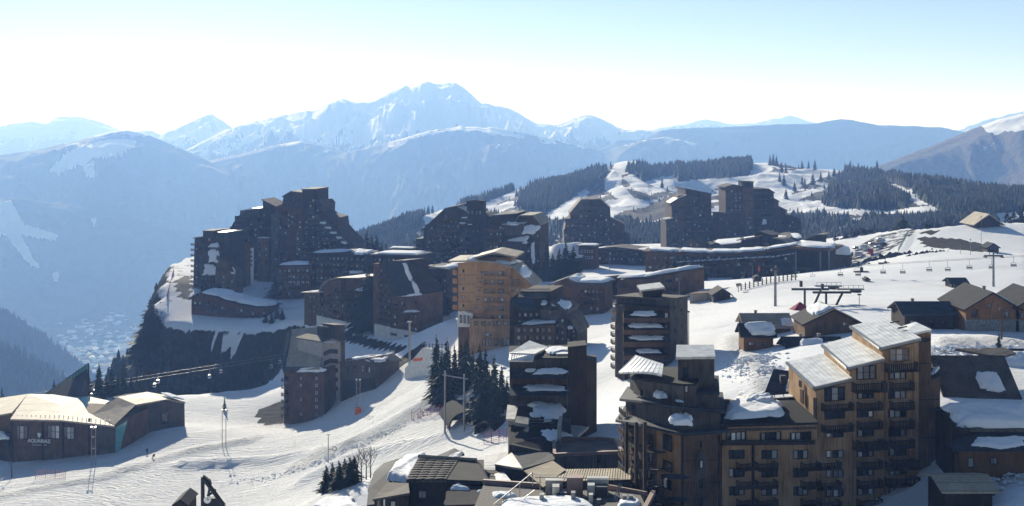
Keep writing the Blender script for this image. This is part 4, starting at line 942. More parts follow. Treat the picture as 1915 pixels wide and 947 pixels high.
b.block([(953,None),(953,500),(962,502),(994,536),(994,548),(953,562)], 12, 'wood_honey', off=-.4); b.wins([958,968],[526,542],6,7,'frame1',off=-.35); b.balc(953,972,535,540,1.2,'wood_honey',True)
b.roof([(845,490),(894,489)], 15, 'roof_tan', t=.5, front=1.2, over=.9); b.roof([(892,489),(925,492),(961,501),(998,537)], 15, 'roof_tan', t=.5, front=1.3, over=.5)
b.block([(899,497),(899,482),(955,482),(955,499)], 9, 'wood_honey', off=-3); b.wins([905,913],[489],7,8,'frame2',off=-2.9)
b.roof([(888,483),(926,473),(964,481)], 13, 'roof_tan', t=.5, front=2.2, off=-2, over=.6)
z = Vector((0,0,.5)); b.snow([b.pt(905,480,-4)+b.n*10+z, b.pt(950,480,-4)+b.n*10+z, b.pt(948,479,-2)+z, b.pt(905,479,-2)+z], .5)
for qd in ([(872,490),(893,489)], [(925,493),(957,500)], [(966,507),(985,525)]): b.snow([b.pt(*qd[0])+b.n*12+z, b.pt(*qd[1])+b.n*12+z, b.pt(*qd[1],.8)+z, b.pt(*qd[0],.8)+z], .8)
b.block([(878,None),(878,597),(956,597),(956,None)], 3, 'wood_tan', off=2.2, name='plinth'); b.lerpw((890,605,946,605),(890,605,946,605),5,1,8,8,'frame2',off=2.25); b.lerpw((905,640,950,640),(905,640,950,640),5,1,6,14,'frame1',off=2.25); b.win(912,626,14,5,'frame3',off=2.25)
b.block([(855,612),(857,584),(884,586),(881,612)], 3, 'render_white', off=1.0, name='porch'); b.block([(857,None),(857,612),(880,612),(880,None)], 2.6, BR, off=.8, name='porch_base'); b.lerpw((862,597,876,598),(862,603,876,603),3,1,4.5,15,'frame1',off=1.05)
# ---- dark jumble right of the hotel
b = Bd('apartment_block', 'dark wood jumble of roofs and balconies right of the honey timber hotel', 1015, 350); b.pl(952, 352, 1080, 346)
b.block([(953,None),(953,560),(975,545),(1030,545),(1030,None)], 14, DK, off=-3); b.block([(1010,None),(1010,580),(1036,568),(1058,582),(1060,None)], 12, GR); b.block([(1055,None),(1057,590),(1070,602),(1079,622),(1079,None)], 12, DK, off=-1)
b.block([(962,None),(962,612),(1010,611),(1036,609),(1036,None)], 8, BR, off=3)
b.slab([b.pt(954,556,0), b.pt(998,560,0), b.pt(1002,578,4), b.pt(968,578,4)], 'slate', .4); b.slab([b.pt(975,540,-6), b.pt(1028,540,-6), b.pt(1022,556,0), b.pt(968,556,0)], SR, .4); b.slab([b.pt(1022,556,-5), b.pt(1048,560,-5), b.pt(1042,580,1.5), b.pt(1010,580,1.5)], SR, .4)
b.roof([(1034,567),(1060,583)], 12, SR, front=1); b.roof([(1057,589),(1070,601),(1081,622)], 12, SR, off=-1, front=1)
b.snow([b.pt(1035,568)+b.n*9, b.pt(1056,578)+b.n*9, b.pt(1058,583,1), b.pt(1030,571,1)], .8); b.snow([b.pt(1013,563,-2), b.pt(1024,563,-2), b.pt(1022,571,1), b.pt(1011,571,1)], .5)
b.roof([(960,611),(1037,608)], 8, DK, off=3, front=1.2); z = Vector((0,0,.45)); b.snow([b.pt(978,610,3)+b.n*7+z, b.pt(1034,608,3)+b.n*7+z, b.pt(1032,609,4)+z, b.pt(978,611,4)+z], .7, sq=.6)
for y in (590,604): b.lerpw((972,y-1,1004,y-1),(972,y,1004,y),4,1,5,7,off=-2.9)
for y in (618,632,645): b.lerpw((970,y,1028,y),(970,y,1028,y),6,1,6,8,'frame2',off=3.05); b.balc(964,1034,y+4,y+9,1.2,'wood_brown',off=3.05)
b.win(1028,584,7,7,'frame1'); b.lerpw((1042,598,1052,600),(1042,632,1052,634),2,4,4,6); b.lerpw((1063,612,1073,620),(1063,636,1073,638),2,3,4,6,off=-.9); b.snow([b.pt(1062,610,0), b.pt(1072,612,0), b.pt(1072,616,1.2), b.pt(1062,616,1.2)], .4)
# ---- slab building with tan roof face left of the piste
b = Bd('apartment_block', 'building with one long tan sloping roof face standing on the run', 570, 425); b.pl(530, 424, 607, 420)
b.block([(531,None),(531,696),(606,692),(607,None)], 13, SB); 
b.fp([(534,428,692),(602,424,690),(604,440,613),(545,444,618)], SD)
b.slab([P(533,695,423), P(597,690,419), P(606,611,440), P(544,616,444)], 'roof_tan', .5)
b.slab([P(527,690,425), P(534,695,423.2), P(545,617,443), P(536,622,444)], 'slate', .4)
b.awning(529,608,686,698,1.6,SR,snow=[(.4,.98,.1,.9)])
for i in range(4):
    y = 700+i*20
for y in (708,721,735,748,761,775): b.win(592,y,3.6,5,'light'); b.win(563,y,3,4,'light') if rng.random() < .5 else None; b.balc(528,541,y-1,y+5,1.3,'wood_dark'); b.win(535,y-1,8,6,'small')
b.pl(600, 424, 640, 432)
b.block([(600,None),(602,640),(620,634),(637,640),(638,None)], 12, 'concrete', off=0)
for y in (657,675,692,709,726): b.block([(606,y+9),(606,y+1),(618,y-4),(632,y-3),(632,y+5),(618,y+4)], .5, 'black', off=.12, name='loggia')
b.roof([(600,640),(620,633),(640,641)], 12, SR, front=.8); b.snow([b.pt(608,637)+b.n*6, b.pt(632,637)+b.n*6, b.pt(636,641,.5), b.pt(604,641,.5)], .6)
b.block([(612,None),(612,612),(622,612),(622,None)], 5, DK, off=-2, name='stair_tower'); b.block([(626,None),(626,610),(645,610),(646,None)], 6, GR, off=-1, name='stair_tower'); b.roof([(625,610),(646,609.5)], 6, SR, off=-1, front=.3, over=.2)
b = Bd('house', 'rounded wooden annex with arched windows beside the tan roof building', 670, 418); b.pl(635, 424, 704, 410)
b.block([(636,None),(636,680),(655,673),(672,676),(690,672),(703,682),(704,None)], 10, GR); b.roof([(634,680),(655,672),(672,676),(690,671),(705,682)], 10, SR, front=.9); z = Vector((0,0,.4))
b.snow([b.pt(637,679)+b.n*8+z, b.pt(668,675)+b.n*8+z, b.pt(668,675,.6)+z, b.pt(637,680,.6)+z], 1.0); b.snow([b.pt(674,675)+b.n*8+z, b.pt(702,681)+b.n*8+z, b.pt(702,681,.6)+z, b.pt(674,675,.6)+z], 1.1)
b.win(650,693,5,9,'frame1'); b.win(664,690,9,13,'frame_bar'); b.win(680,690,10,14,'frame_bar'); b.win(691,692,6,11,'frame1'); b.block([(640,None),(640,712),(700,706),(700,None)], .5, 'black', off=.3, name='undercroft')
# ---- water park hall with lettering
b = Bd('aquatic_hall', 'low faceted wooden hall with pale roofs and white lettering at left', 120, 380)
b.pl(-60, 391.6, 70, 374.6); b.block([(-60,None),(-60,788),(0,777),(22,771),(22,None)], 30, BR); b.slab([P(-70,788,390.4), P(22,772,375.7), P(52,737,422.2), P(-40,750,431.3)], 'roof_tan', .5)
b.pl(20, 375.7, 215, 370.0); b.block([(21,None),(21,783),(115,785),(214,795),(215,None)], 22, BR)
for xx in (21, 78, 116, 165): b.block([(xx,None),(xx,783),(xx+3,783),(xx+3,None)], .4, DK, off=.3, name='pier')
b.slab([P(19,784,371), P(115,786,369), P(112,757,386), P(52,737,397)], 'roof_tan', .5); b.slab([P(115,786,369), P(215,797,367), P(165,772,380), P(112,757,386)], 'roof_tan', .5); b.slab([P(52,737,397), P(112,757,386), P(165,772,380), P(150,746,396), P(100,738,401)], 'roof_tan', .5)
for i in range(22):                                    # snow guards along the eaves
    x = 24+i*8.6; y = 781+(0 if x < 115 else (x-115)*.11); b.block([(x,y+1),(x,y-5),(x+.8,y-5),(x+.8,y+1)], .15, 'steel', off=.6, name='snow_guard')
b.block([(47,774),(52,765),(68,765),(74,774)], 3, 'black', off=-8, name='roof_hatch')
for x,w,h,y in ((41,24,26,809),(100,26,26,808),(129,22,24,810)): b.win(x,y,w,h,'frame_bar3',off=.2)
b.win(201,818,20,24,'frame_bar3')
# glazed prow
b.slab([P(82,738,422.2), P(160,740,417.7), P(152,706,417.7)], 'slate', .6, name='prow'); m = MB(); m.v = [tuple(p) for p in (P(82,739,422.2), P(125,708,419.9), P(166,679,417.7), P(167,742,415.4), P(150,742,397.2))]; m.f = [(0,1,2,3),(3,2,4),(0,4,3),(0,1,4),(1,2,4)]; m.m = [0]*5; 
fix_normals(m.build('prow', 'slate', b.root)); m = MB(); m.prism([P(125,708,416.5), P(166,679,414.3), P(161,706,413.7)], (0,.3,0)); fix_normals(m.build('prow_glazing', 'teal_glass', b.root))
for t in range(1,7):
    a = P(125,708,416.1).lerp(P(166,679,413.8), t/7); c = P(125,708,416.1).lerp(P(161,706,413.3), t/7); b_ = MB().bar(a, c, .12, 4).build('mullion', 'steel_dark', b.root)
MB().bar(P(125,708,416.1), P(166,679,413.8), .2, 4).build('mullion', 'steel_dark', b.root); MB().bar(P(82,739,421.1), P(125,708,416.1), .15, 4).build('mullion', 'steel_dark', b.root); MB().bar(P(166,679,413.8), P(166,742,413.8), .25, 4).build('mullion', 'steel_dark', b.root)
m = MB(); m.prism([P(116,745,399.5), P(160,768,387.0), P(167,742,397.2)], (0,.4,0)); fix_normals(m.build('prow_glazing', 'teal_glass', b.root)); b.slab([P(160,770,385.9), P(172,773,383.6), P(205,750,399.5), P(168,742,410.9)], 'roof_tan', .4)
# right wing
b.pl(214, 370.0, 254, 391.6); b.block([(214,None),(214,793),(252,756),(256,None)], 6, GR)
b.slab([P(172,775,381), P(214,795,368), P(254,757,388), P(220,743,394)], SR, .5); b.pl(252, 390, 346, 402); b.block([(252,None),(254,758),(280,752),(310,749),(345,754),(346,None)], 16, GR)
b.slab([P(220,743,395), P(254,757,388.6), P(312,747,398), P(275,733,408)], 'roof_tan', .5); b.slab([P(312,747,398), P(347,752,401), P(325,742,410), P(275,733,408)], 'roof_tan', .5); z = Vector((0,0,.3)); b.snow([P(300,737,406)+z, P(326,741,407)+z, P(342,750,402)+z, P(315,746,399)+z], .6)
b.win(266,775,10,19,'frame_bar'); b.win(308,782,14,22,'frame_bar'); b.win(252,782,7,14,'frame1')
b.pl(214, 370.0, 300, 399.5); b.block([(216,None),(218,800),(238,787),(226,835),(225,None)], .4, 'teal_glass', off=.3, name='entrance_glazing')
b.pl(-60, 391.6, 70, 374.6); b.block([(-20,None),(-20,815),(15,812),(18,None)], 8, DK, off=3, name='porch'); b.snow([b.pt(-30,812,1), b.pt(12,806,1), b.pt(16,822,5), b.pt(-30,824,5)], .9)
b.pl(20, 375.7, 215, 370.0)
def lettering(b, txt, px, py, h_px, name='lettering', mat='white_paint', off=.35):
    cu = bpy.data.curves.new(name, 'FONT'); cu.body = txt; cu.align_x = 'CENTER'; cu.extrude = .06; cu.offset = .018; cu.size = 1.0
    tmp = bpy.data.objects.new(name+'_tmp', cu); col.objects.link(tmp); dg = bpy.context.evaluated_depsgraph_get()
    me = bpy.data.meshes.new_from_object(tmp.evaluated_get(dg)); bpy.data.objects.remove(tmp)
    me.materials.clear(); me.materials.append(MATS[mat])
    p = b.pt(px, py, off); sc = h_px*b.mpp(px)/.7
    o = bpy.data.objects.new(name, me); col.objects.link(o); o.parent = b.root; o.matrix_parent_inverse = Matrix.Translation(-b.root.location)
    t, n = b.t, b.n; o.matrix_basis = Matrix(((t.x*sc, 0, n.x*-sc, p.x), (t.y*sc, 0, n.y*-sc, p.y), (0, sc, 0, p.z), (0, 0, 0, 1)))
    return o
lettering(b, 'AQUARIAZ', 73, 828, 6.4)
b.block([(60,833),(60,832.3),(87,832.3),(87,833)], .1, 'white_paint', off=.2, name='sign_line')
p = b.pt(73, 815, .3); m = MB(); m.prism([p+b.t*x+Vector((0,0,zz)) for x, zz in ((-.55,.6),(-.3,.85),(0,.7),(.3,.85),(.55,.6),(.45,-.1),(0,-.7),(-.45,-.1))], b.n*.1); fix_normals(m.build('crest', 'white_paint', b.root))
# ---- mid right block with stepped snow awnings
b = Bd('apartment_block', 'dark block with stacked snowy awnings and pale right side, behind the front tower', 1215, 285); b.pl(1150, 284, 1252, 284)
w, top = b.fp([(1150,292,571),(1168,284,573),(1252,284,576),(1254,306,560),(1160,308,556)], DK); b.cap(top, 'felt', .4, .3)
b.pl(1252, 284, 1287, 300); b.block([(1253,None),(1253,563),(1286,557),(1287,None)], 13, GR); b.lerpw((1262,575,1262,575),(1262,640,1262,640),1,4,3,6); b.lerpw((1274,580,1274,580),(1274,640,1274,640),1,3,3,5); b.roof([(1252,562),(1287,556)], 13, SR, front=.4, over=.3)
for i in range(9):
    x = 1236+i*5.4; m = MB()
b.pl(1150, 284, 1252, 284)
b.block([(1202,575),(1202,545),(1238,541),(1239,575)], 8, DK, off=-3, name='roof_box'); b.roof([(1200,545),(1240,540)], 8, 'metal_roof_aged', off=-3, front=.6, over=.3)
b.block([(1157,566),(1157,560),(1178,556),(1180,566)], 4, SR, off=-6, name='roof_hood')
z = Vector((0,0,.3)); b.snow([P(1178,561,302)+z, P(1204,559,302)+z, P(1204,566,292)+z, P(1176,567,292)+z], .6); b.snow([P(1240,558,303)+z, P(1264,560,303)+z, P(1262,566,292)+z, P(1240,566,290)+z], .4)
for i, y in enumerate((582,604.5,627,652,676)):
    b.awning(1166,1242,y,y+13,2.4,'wood_dark',snow=[((.18,.82,.08,.72),(.15,.9,.08,.72),(.2,.95,.1,.75),(.3,.9,.15,.7),(.3,.9,.2,.7))[i]]); b.block([(1166,y+22),(1166,y+13),(1240,y+13),(1240,y+22)], 1, BR, off=.35, name='parapet')
for y in (590,612,635,658,680): b.lerpw((1246,y,1246,y),(1246,y,1246,y),1,1,6,10,'frame1',off=.1); b.balc(1240,1254,y+4,y+10,1.2,'wood_brown')
b.pl(1148, 296, 1168, 284)
for i, y in enumerate((584,598,612,626,640,655,670,685)): b.balc(1146,1166,y-5,y+3,1.6,'wood_grey' if i % 2 else 'wood_brown'); b.win(1157,y-8,10,7,'frame2')
# ---- centre building seen from above
b = Bd('apartment_block', 'centre block with snow striped sloping terraces and pale metal hood', 1025, 218)
w, top = b.fp([(953,219,672),(1062,216,672),(1062,234,648),(953,238,650)], GR); b.cap(top, 'felt', .2, .25)
w, top = b.fp([(1062,215,652),(1097,219,648),(1094,236,640),(1062,234,643)], DK, 'stair_tower'); b.cap(top, 'felt', .3, .3); b.fp([(1097,219,674),(1116,223,672),(1114,238,664),(1096,236,664)], DK, 'stair_tower')
m = MB(); R_ = [P(953,664,217), P(958,655,222), P(991,637,236), P(1024,649,232), P(1001,660,218), P(997,673,214)]
b.slab([P(953,660,218), P(1000,662,215), P(1025,649,231), P(990,637,236)], 'metal_roof_aged', .4); b.slab([P(951,674,215), P(996,675,213.5), P(1000,661,215.5), P(953,659,218.5)], 'metal_roof', .3)
for t in range(1,10): MB().bar(P(951,674,214.8).lerp(P(996,675,213.3), t/10), P(953,659,218.3).lerp(P(1000,661,215.3), t/10), .05, 4).build('seam', 'metal_roof', b.root)
b.slab([P(1022,658,224), P(1050,657,224), P(1050,650,232), P(1025,650,232)], 'metal_roof_aged', .5); z = Vector((0,0,.35)); b.snow([P(1022,654,229)+z, P(1072,654,230)+z, P(1068,662,222)+z, P(1026,668,219)+z], .5); b.fp([(1040,219,662),(1062,219,662),(1062,222,658),(1040,222,658)], 'metal_roof', 'vent_box', zb=P(1050,672,219).z)
b.pl(952, 216.5, 1062, 214.5)
b.awning(953,1060,689,708,3.0,'slate',snow=[(.28,.45,.1,.4),(.47,.97,.05,.65)]); b.block([(953,720),(953,707),(1060,707),(1060,720)], 1.2, RD, off=.9, name='parapet'); b.awning(953,1060,719,740,4.2,'slate',snow=[(.25,.97,.1,.62)],off=.5)
b.block([(953,760),(953,739),(1060,739),(1060,760)], 1.2, GR, off=2.2, name='parapet')
w, top = b.fp([(950,207,796),(1066,206,797),(1062,214,758),(953,215,758)], DK, 'terrace'); b.slab([P(950,796,206.8), P(1066,797,205.8), P(1062,757,215.5), P(953,757,216)], 'felt', .3, name='terrace_floor'); z = Vector((0,0,.3))
b.snow([P(990,760,214)+z, P(1059,757,214)+z, P(1058,784,209)+z, P(992,779,209)+z], .8, rough=.16); b.snow([P(992,777,209.5)+z, P(1012,776,209.5)+z, P(1012,785,208)+z, P(992,785,208)+z], .5); b.snow([P(1018,786,208)+z, P(1034,784,208)+z, P(1030,793,207)+z, P(1016,793,207)+z], .4)
MB().bar(P(990,796,206)+Vector((0,0,1)), P(1034,797,205.8)+Vector((0,0,1)), .08, 5).bar(P(990,796,206)+Vector((0,0,.5)), P(1034,797,205.8)+Vector((0,0,.5)), .05, 5).build('railing', 'steel', b.root)
b.slab([P(946,783,206), P(963,784,205.5), P(969,760,211), P(949,757,212)], 'metal_roof_aged', .3, name='hood'); b.slab([P(963,790,204), P(988,794,203.8), P(991,782,207), P(966,778,207)], 'metal_roof_aged', .6, name='hood'); b.slab([P(952,820,202), P(982,826,201.5), P(986,800,206), P(957,794,206)], 'slate', .5, name='skylight'); MB().bar(P(983,826,201.2), P(987,800,205.7), .3, 4).build('skylight_trim', 'white_paint', b.root)
w, top = b.fp([(952,197,832),(1040,196,848),(1066,199,845),(1064,206,797),(950,207,796)], DK, 'terrace'); b.slab([P(956,832,196.8), P(1041,848,195.8), P(1066,800,205.8), P(952,800,206.8)], 'felt', .3, name='terrace_floor'); b.pl(956,196.5,1040,195.5); b.block([(957,None),(957,832),(1040,849),(1040,None)], 1, GR, name='parapet')
b.snow([P(1009,812,203)+z, P(1030,807,204.5)+z, P(1070,820,200)+z, P(1034,832,198.5)+z], .5, rough=.16); b.fp([(1042,200,797),(1048,199,800),(1052,204,778),(1046,205,778)], 'concrete', 'chimney', zb=-52); b.fp([(1052,202,790),(1068,202,790),(1067,206,780),(1053,206,780)], 'steel_dark', 'vent_box', zb=-52)
b.slab([P(1036,812,203), P(1081,815,202), P(1101,798,207.5), P(1052,794,208)], 'metal_roof_aged', .4, name='hood')
# dark hipped roof below
b = Bd('low_house', 'dark hipped roof with one lit face in front of the centre block', 955, 190); w, top = b.fp([(926,190,868),(978,186,876),(1040,190,860),(1040,199,845),(950,199,850)], 'slate')
b.slab([P(925,868,189.8), P(978,877,185.8), P(957,846,196)], 'metal_roof_aged', .3); b.slab([P(978,877,185.8), P(1042,858,190), P(1036,846,195), P(957,846,196)], 'slate', .3)  # one face in paler metal, standing in for the light on it
# gravel roofed annex
b = Bd('annex', 'flat gravel roofed annex with rusty edge below the centre block', 1100, 190); w, top = b.fp([(1037,190,853),(1163,186,848),(1150,199,826),(1120,201,823),(1036,200,826)], GR); b.slab([P(1042,853,189.6), P(1160,848,186.4), P(1148,827,198.6), P(1040,828,199.6)], 'gravel_roof', .2); z = Vector((0,0,.25))
ring = [P(1037,854,189.7), P(1163,849,185.7), P(1151,826,199.2), P(1120,823,201), P(1036,826,200.2)]
for i in range(5):
    MB().bar(ring[i]+z, ring[(i+1) % 5]+z, .35, 4).build('coping', 'copper_cap', b.root)
b.pl(1037,189.7,1163,185.7); b.win(1118,862,8,7,'frame1'); b.block([(1109,875),(1109,845),(1110,845),(1110,875)], .1, 'steel', off=.3, name='ladder'); b.block([(1114,875),(1114,845),(1115,845),(1115,875)], .1, 'steel', off=.3, name='ladder'); [b.block([(1109,847+k*4),(1109,846.5+k*4),(1115,846.5+k*4),(1115,847+k*4)], .08, 'steel', off=.28, name='rung') for k in range(7)]
# slatted canopy
b = Bd('canopy', 'pale slatted wooden canopy roof at the bottom centre', 1080, 172, 'canopy')
def slats(p00, p10, p11, p01, n, parent, mat='roof_tan', th=.1, gap=.25):
    p00, p10, p11, p01 = map(Vector, (p00, p10, p11, p01))
    for i in range(n):
        u0 = i/n; u1 = (i+1-gap)/n; a, c = p00.lerp(p10, u0), p00.lerp(p10, u1); e, f = p01.lerp(p11, u1), p01.lerp(p11, u0); up = Vector((0,0,th))
        fix_normals(MB().hexa([a, c, e, f, a+up, c+up, e+up, f+up]).build('plank', mat, parent))
slats(P(1030,902,168), P(1180,898,168), P(1180,877,178), P(1042,879,180), 30, b.root); slats(P(980,882,176), P(1016,913,165), P(1058,880,177), P(1034,863,186), 16, b.root)
b.fp([(1034,169,904),(1180,169,900),(1180,178,882),(1040,180,884)], DK, 'beam_frame', zb=P(1100,940,169).z); b.fp([(986,176,886),(1014,167,912),(1052,178,884),(1032,185,868)], DK, 'beam_frame', zb=P(1010,935,168).z)
# roof terrace with machines
b = Bd('roof_terrace', 'flat roof terrace with ventilation machines and railings at the bottom edge', 1050, 160, 'terrace'); w, top = b.fp([(880,150,965),(1215,148,965),(1195,163,925),(1140,168,912),(905,172,907)], DK); b.slab([P(880,964,150), P(1215,964,148), P(1196,922,163.5), P(905,905,172.5)], 'gravel_roof', .25, name='terrace_floor'); z = Vector((0,0,.4))
for a, c in (((904,906,172.3),(1018,914,168)), ((1138,916,166.5),(1210,930,162)), ((1205,960,150),(1222,927,162))): MB().bar(P(*a)+z, P(*c)+z, .4, 4).build('coping', 'copper_cap', b.root)
def machine(x0,x1,y0,y1,d,mat,nm='vent_unit'): 
    o, t = b.fp([(x0,d,y0+6),(x1,d,y0+6),(x1,d+2.2,y0),(x0,d+2.2,y0)], mat, nm, zb=P(x0,y1,d).z-1); return o
machine(1060,1090,888,932,161,'copper_cap'); machine(1020,1052,893,915,163,'metal_roof_aged'); machine(1098,1138,891,926,162,'metal_roof_aged'); machine(1033,1046,905,918,160,'metal_roof_aged'); machine(1099,1112,902,912,159.5,'metal_roof_aged'); machine(1112,1136,905,930,160,'steel_dark'); machine(1042,1060,916,930,160,'steel_dark')
for x0,y0,x1,y1,d in ((920,947,995,885,157),(960,947,1000,917,156),(1146,945,1158,903,158),(1150,944,1162,905,158)): MB().bar(P(x0,y0,d), P(x1,y1,d+2), .07, 5).build('railing', 'steel', b.root)
for x,y,d in ((996,883,160),(1010,890,161),(972,905,158),(955,918,157.5),(942,930,157),(1158,903,160),(1150,925,158)): MB().bar(P(x,y,d), P(x,y+26,d), .06, 5).build('railing_post', 'steel', b.root)
MB().bar(P(1000,893,163), P(1158,896,162), .05, 5).build('railing', 'steel', b.root)
b.snow([P(935,936,158), P(1090,928,160), P(1115,955,151), P(920,960,151)], .5, rough=.06); b.snow([P(1160,938,158), P(1195,936,158), P(1196,950,153), P(1158,950,153)], .6); b.snow([P(920,925,165), P(965,926,163), P(962,934,161), P(925,936,161)], .7, rough=.15)
for x,y in ((1072,922),(1055,935),(1105,926),(1168,928),(1180,928),(1013,926),(1120,935)): b.fp([(x-4,156,y),(x+4,156,y),(x+4,157.5,y-4),(x-4,157.5,y-4)], 'metal_roof_aged' if x % 2 else 'steel', 'duct', zb=P(x,y+8,156).z-.5)
# ---- front tower
b = Bd('apartment_tower', 'front tower with dark skirt roofs, curved metal hood and rounded balcony corner', 1265, 172)
w, top = b.fp([(1165,184,792),(1205,171,794),(1277,163.5,812),(1349,171,806),(1346,192,768),(1175,196,765)], BR, zb=-64); b.cap(top, 'slate', 1.3, .35)
w2, t2 = b.fp([(1170,186,752),(1208,174.5,752),(1278,166.5,764),(1347,172.5,772),(1345,192,740),(1178,197,730)], GR, 'upper_wall', zb=-43); b.cap(t2, 'slate', 1.1, .35)
w3, t3 = b.fp([(1178,188,708),(1212,178,714),(1276,170,722),(1300,172,722),(1322,190,690),(1185,198,690)], GR, 'upper_wall', zb=-40); b.cap(t3, 'felt', .1, .3)
w4, t4 = b.fp([(1298,173,737),(1344,175,738),(1343,190,708),(1300,190,706)], GR, 'upper_wall', zb=-40); b.cap(t4, 'slate', .5, .35)
w5, t5 = b.fp([(1268,177,668),(1336,177,667),(1334,186,648),(1268,186,648)], GR, 'roof_box', zb=-37.5); b.slab([P(1264,668,175.8), P(1338,667,175.8), P(1335,645,187.5), P(1265,645,187.5)], 'metal_roof_aged', .35)
b.pl(1268,177,1336,177); b.block([(1276,707),(1276,688),(1287,688),(1287,707)], .2, 'black', off=.1, name='door')
n = 9; A0, A1 = [P(1157+(1238-1157)*t/n, 700-11*math.sin(math.pi*t/n*.6)+t*1.7, 186-(14)*math.sin(math.pi*.5*t/n)) for t in range(n+1)], [P(1189+(1241-1189)*t/n, 668+17*t/n, 196-12*t/n) for t in range(n+1)]
hood = []
for i in range(n):
    a, c, e, f = A0[i], A0[i+1], A1[i+1], A1[i]; up = Vector((0,0,.3)); fix_normals(MB().hexa([a, c, e, f, a+up, c+up, e+up, f+up]).build('roof_panel', 'metal_roof', b.root)); MB().bar(a+up, f+up, .09, 4).build('seam', 'metal_roof', b.root)
z = Vector((0,0,.35)); b.snow([P(1227,741,176.5)+z, P(1244,741,176)+z, P(1252,751,172)+z, P(1222,751,172.5)+z], .8, sq=.8); b.snow([P(1262,752,173)+z, P(1276,753,172)+z, P(1280,758,169.5)+z, P(1264,757,170)+z], .25); b.snow([P(1260,783,168)+z, P(1290,785,167)+z, P(1304,804,164)+z, P(1248,799,165)+z], .9, sq=.7)
b.pl(1212,178,1276,170); b.win(1282,729,10,14,'frame1',off=-.4) if False else None
b.pl(1276,170,1300,172); b.win(1283,728,9,13,'frame1'); b.pl(1277,163.5,1349,171)
for y in (831,869,905,940): b.win(1309.5,y,10,16,'frame1') if y != 831 else b.win(1310,y,5,13,'frame1')
b.block([(1303,None),(1303,856),(1310,843),(1321,856),(1321,None)], .6, GR, off=.35, name='pilaster')
for y in (868.5,905,940): b.win(1311,y,10,16,'frame1',off=.95)
for xx in (1277,1345): b.block([(xx,None),(xx,815),(xx+2,815),(xx+2,None)], .3, DK, off=.15, name='corner_board')
for y in (863,905): b.block([(1279,y),(1279,y-1),(1347,y-3),(1347,y-2)], .2, DK, off=.12, name='seam')
b.pl(1205,171,1277,163.5); b.block([(1228,None),(1228,806),(1276,813),(1276,None)], .25, 'wood_warm', off=.12, name='cladding')
b.win(1248,828,26,30,'frame_bar',off=.4); 
for y in (872,906,940): b.win(1248,y,26,18,'frame2',off=.4); 
b.awning(1236,1276,887,897,1.6,'slate',off=.4); b.awning(1232,1276,930,938,1.6,'slate',off=.4); b.balc(1234,1276,925,939,1.6,'wood_dark',off=.4)
for y in (826,858,890,922,954): b.win(1216,y-4,14,20,'frame2',off=.1); b.balc(1206,1230,y+4,y+17,1.8,'wood_brown',off=.1); b.block([(1205,y+22),(1205,y+20),(1229,y+21),(1229,y+23)], 1.5, DK, off=1.6, name='shelf')
b.pl(1165,184,1205,171)
for i, y in enumerate((800,822,845,868,891,914,937)): b.balc(1164,1204,y-1,y+11,1.9,'wood_grey' if i % 2 else 'wood_brown'); b.win(1185,y-4,24,12,'frame3')
for xx in (1168,1186,1202): b.block([(xx,None),(xx,790),(xx+2,790),(xx+2,None)], .4, DK, off=2.0, name='post')
b.pl(1170,186,1208,174.5)
for y in (765,782): b.balc(1160,1204,y,y+10,1.6,'wood_grey'); b.win(1186,y-2,24,10,'frame3')
b.pl(1208,174.5,1278,166.5); b.win(1200,735,5,12,'frame1',off=-2)
# ---- right hand building: wing, three stepped towers, blank pillar
b = Bd('apartment_block', 'big right hand building with three stepped pale metal roofs and balcony columns', 1560, 182)
w, top = b.fp([(1350,172,795),(1528,176,790),(1500,191,742),(1347,191,747)], 'wood_tan', zb=-62); 
b.slab([P(1347,795,171.2), P(1530,790,175.4), P(1498,744,190), P(1346,749,190)], 'felt', .35, name='wing_roof')
for i in range(8): x = 1348+i*17; b.slab([P(x+.5,752-i*1.3,189), P(x+16,751-i*1.3,189), P(x+14,746-i*1.3,191.5), P(x-1,747-i*1.3,191.5)], 'metal_roof', .15, name='coping_panel')
z = Vector((0,0,.45)); b.snow([P(1358,756,186)+z, P(1464,758,186)+z, P(1472,787,175)+z, P(1352,790,173)+z], 1.1, sq=.5, rough=.09); b.snow([P(1378,752,188)+z, P(1452,756,187)+z, P(1440,770,181)+z, P(1390,770,181)+z], 1.7, rough=.12)
b.pl(1350,172,1528,176); b.block([(1350,834),(1350,828),(1524,826),(1524,832)], 1.5, DK, off=1.3, name='gallery'); b.block([(1350,826.5),(1350,825.5),(1526,823.5),(1526,824.5)], .1, 'steel_dark', off=1.4, name='handrail')
for x,w_ in ((1376,42),(1441,44),(1497,44)): b.win(x,816,w_,16,'frame4')
b.block([(1351,812),(1351,803),(1527,799),(1527,803),(1351,808)], .3, GR, off=.2, name='fascia')
for j, y in enumerate((851,885,919)):
    for x,w_ in ((1367,9),(1382,22),(1429,11),(1443,24),(1488,10),(1501,22)): b.win(x,y-1,w_,17,'frame1' if w_ < 15 else 'frame2')
    for x0,x1 in ((1374,1410),(1410,1448),(1494,1528)): b.balc(x0,x1,y+11,y+25,1.5,'wood_dark')
b.block([(1407,None),(1407,834),(1411,834),(1411,None)], .5, DK, off=.2, name='post')
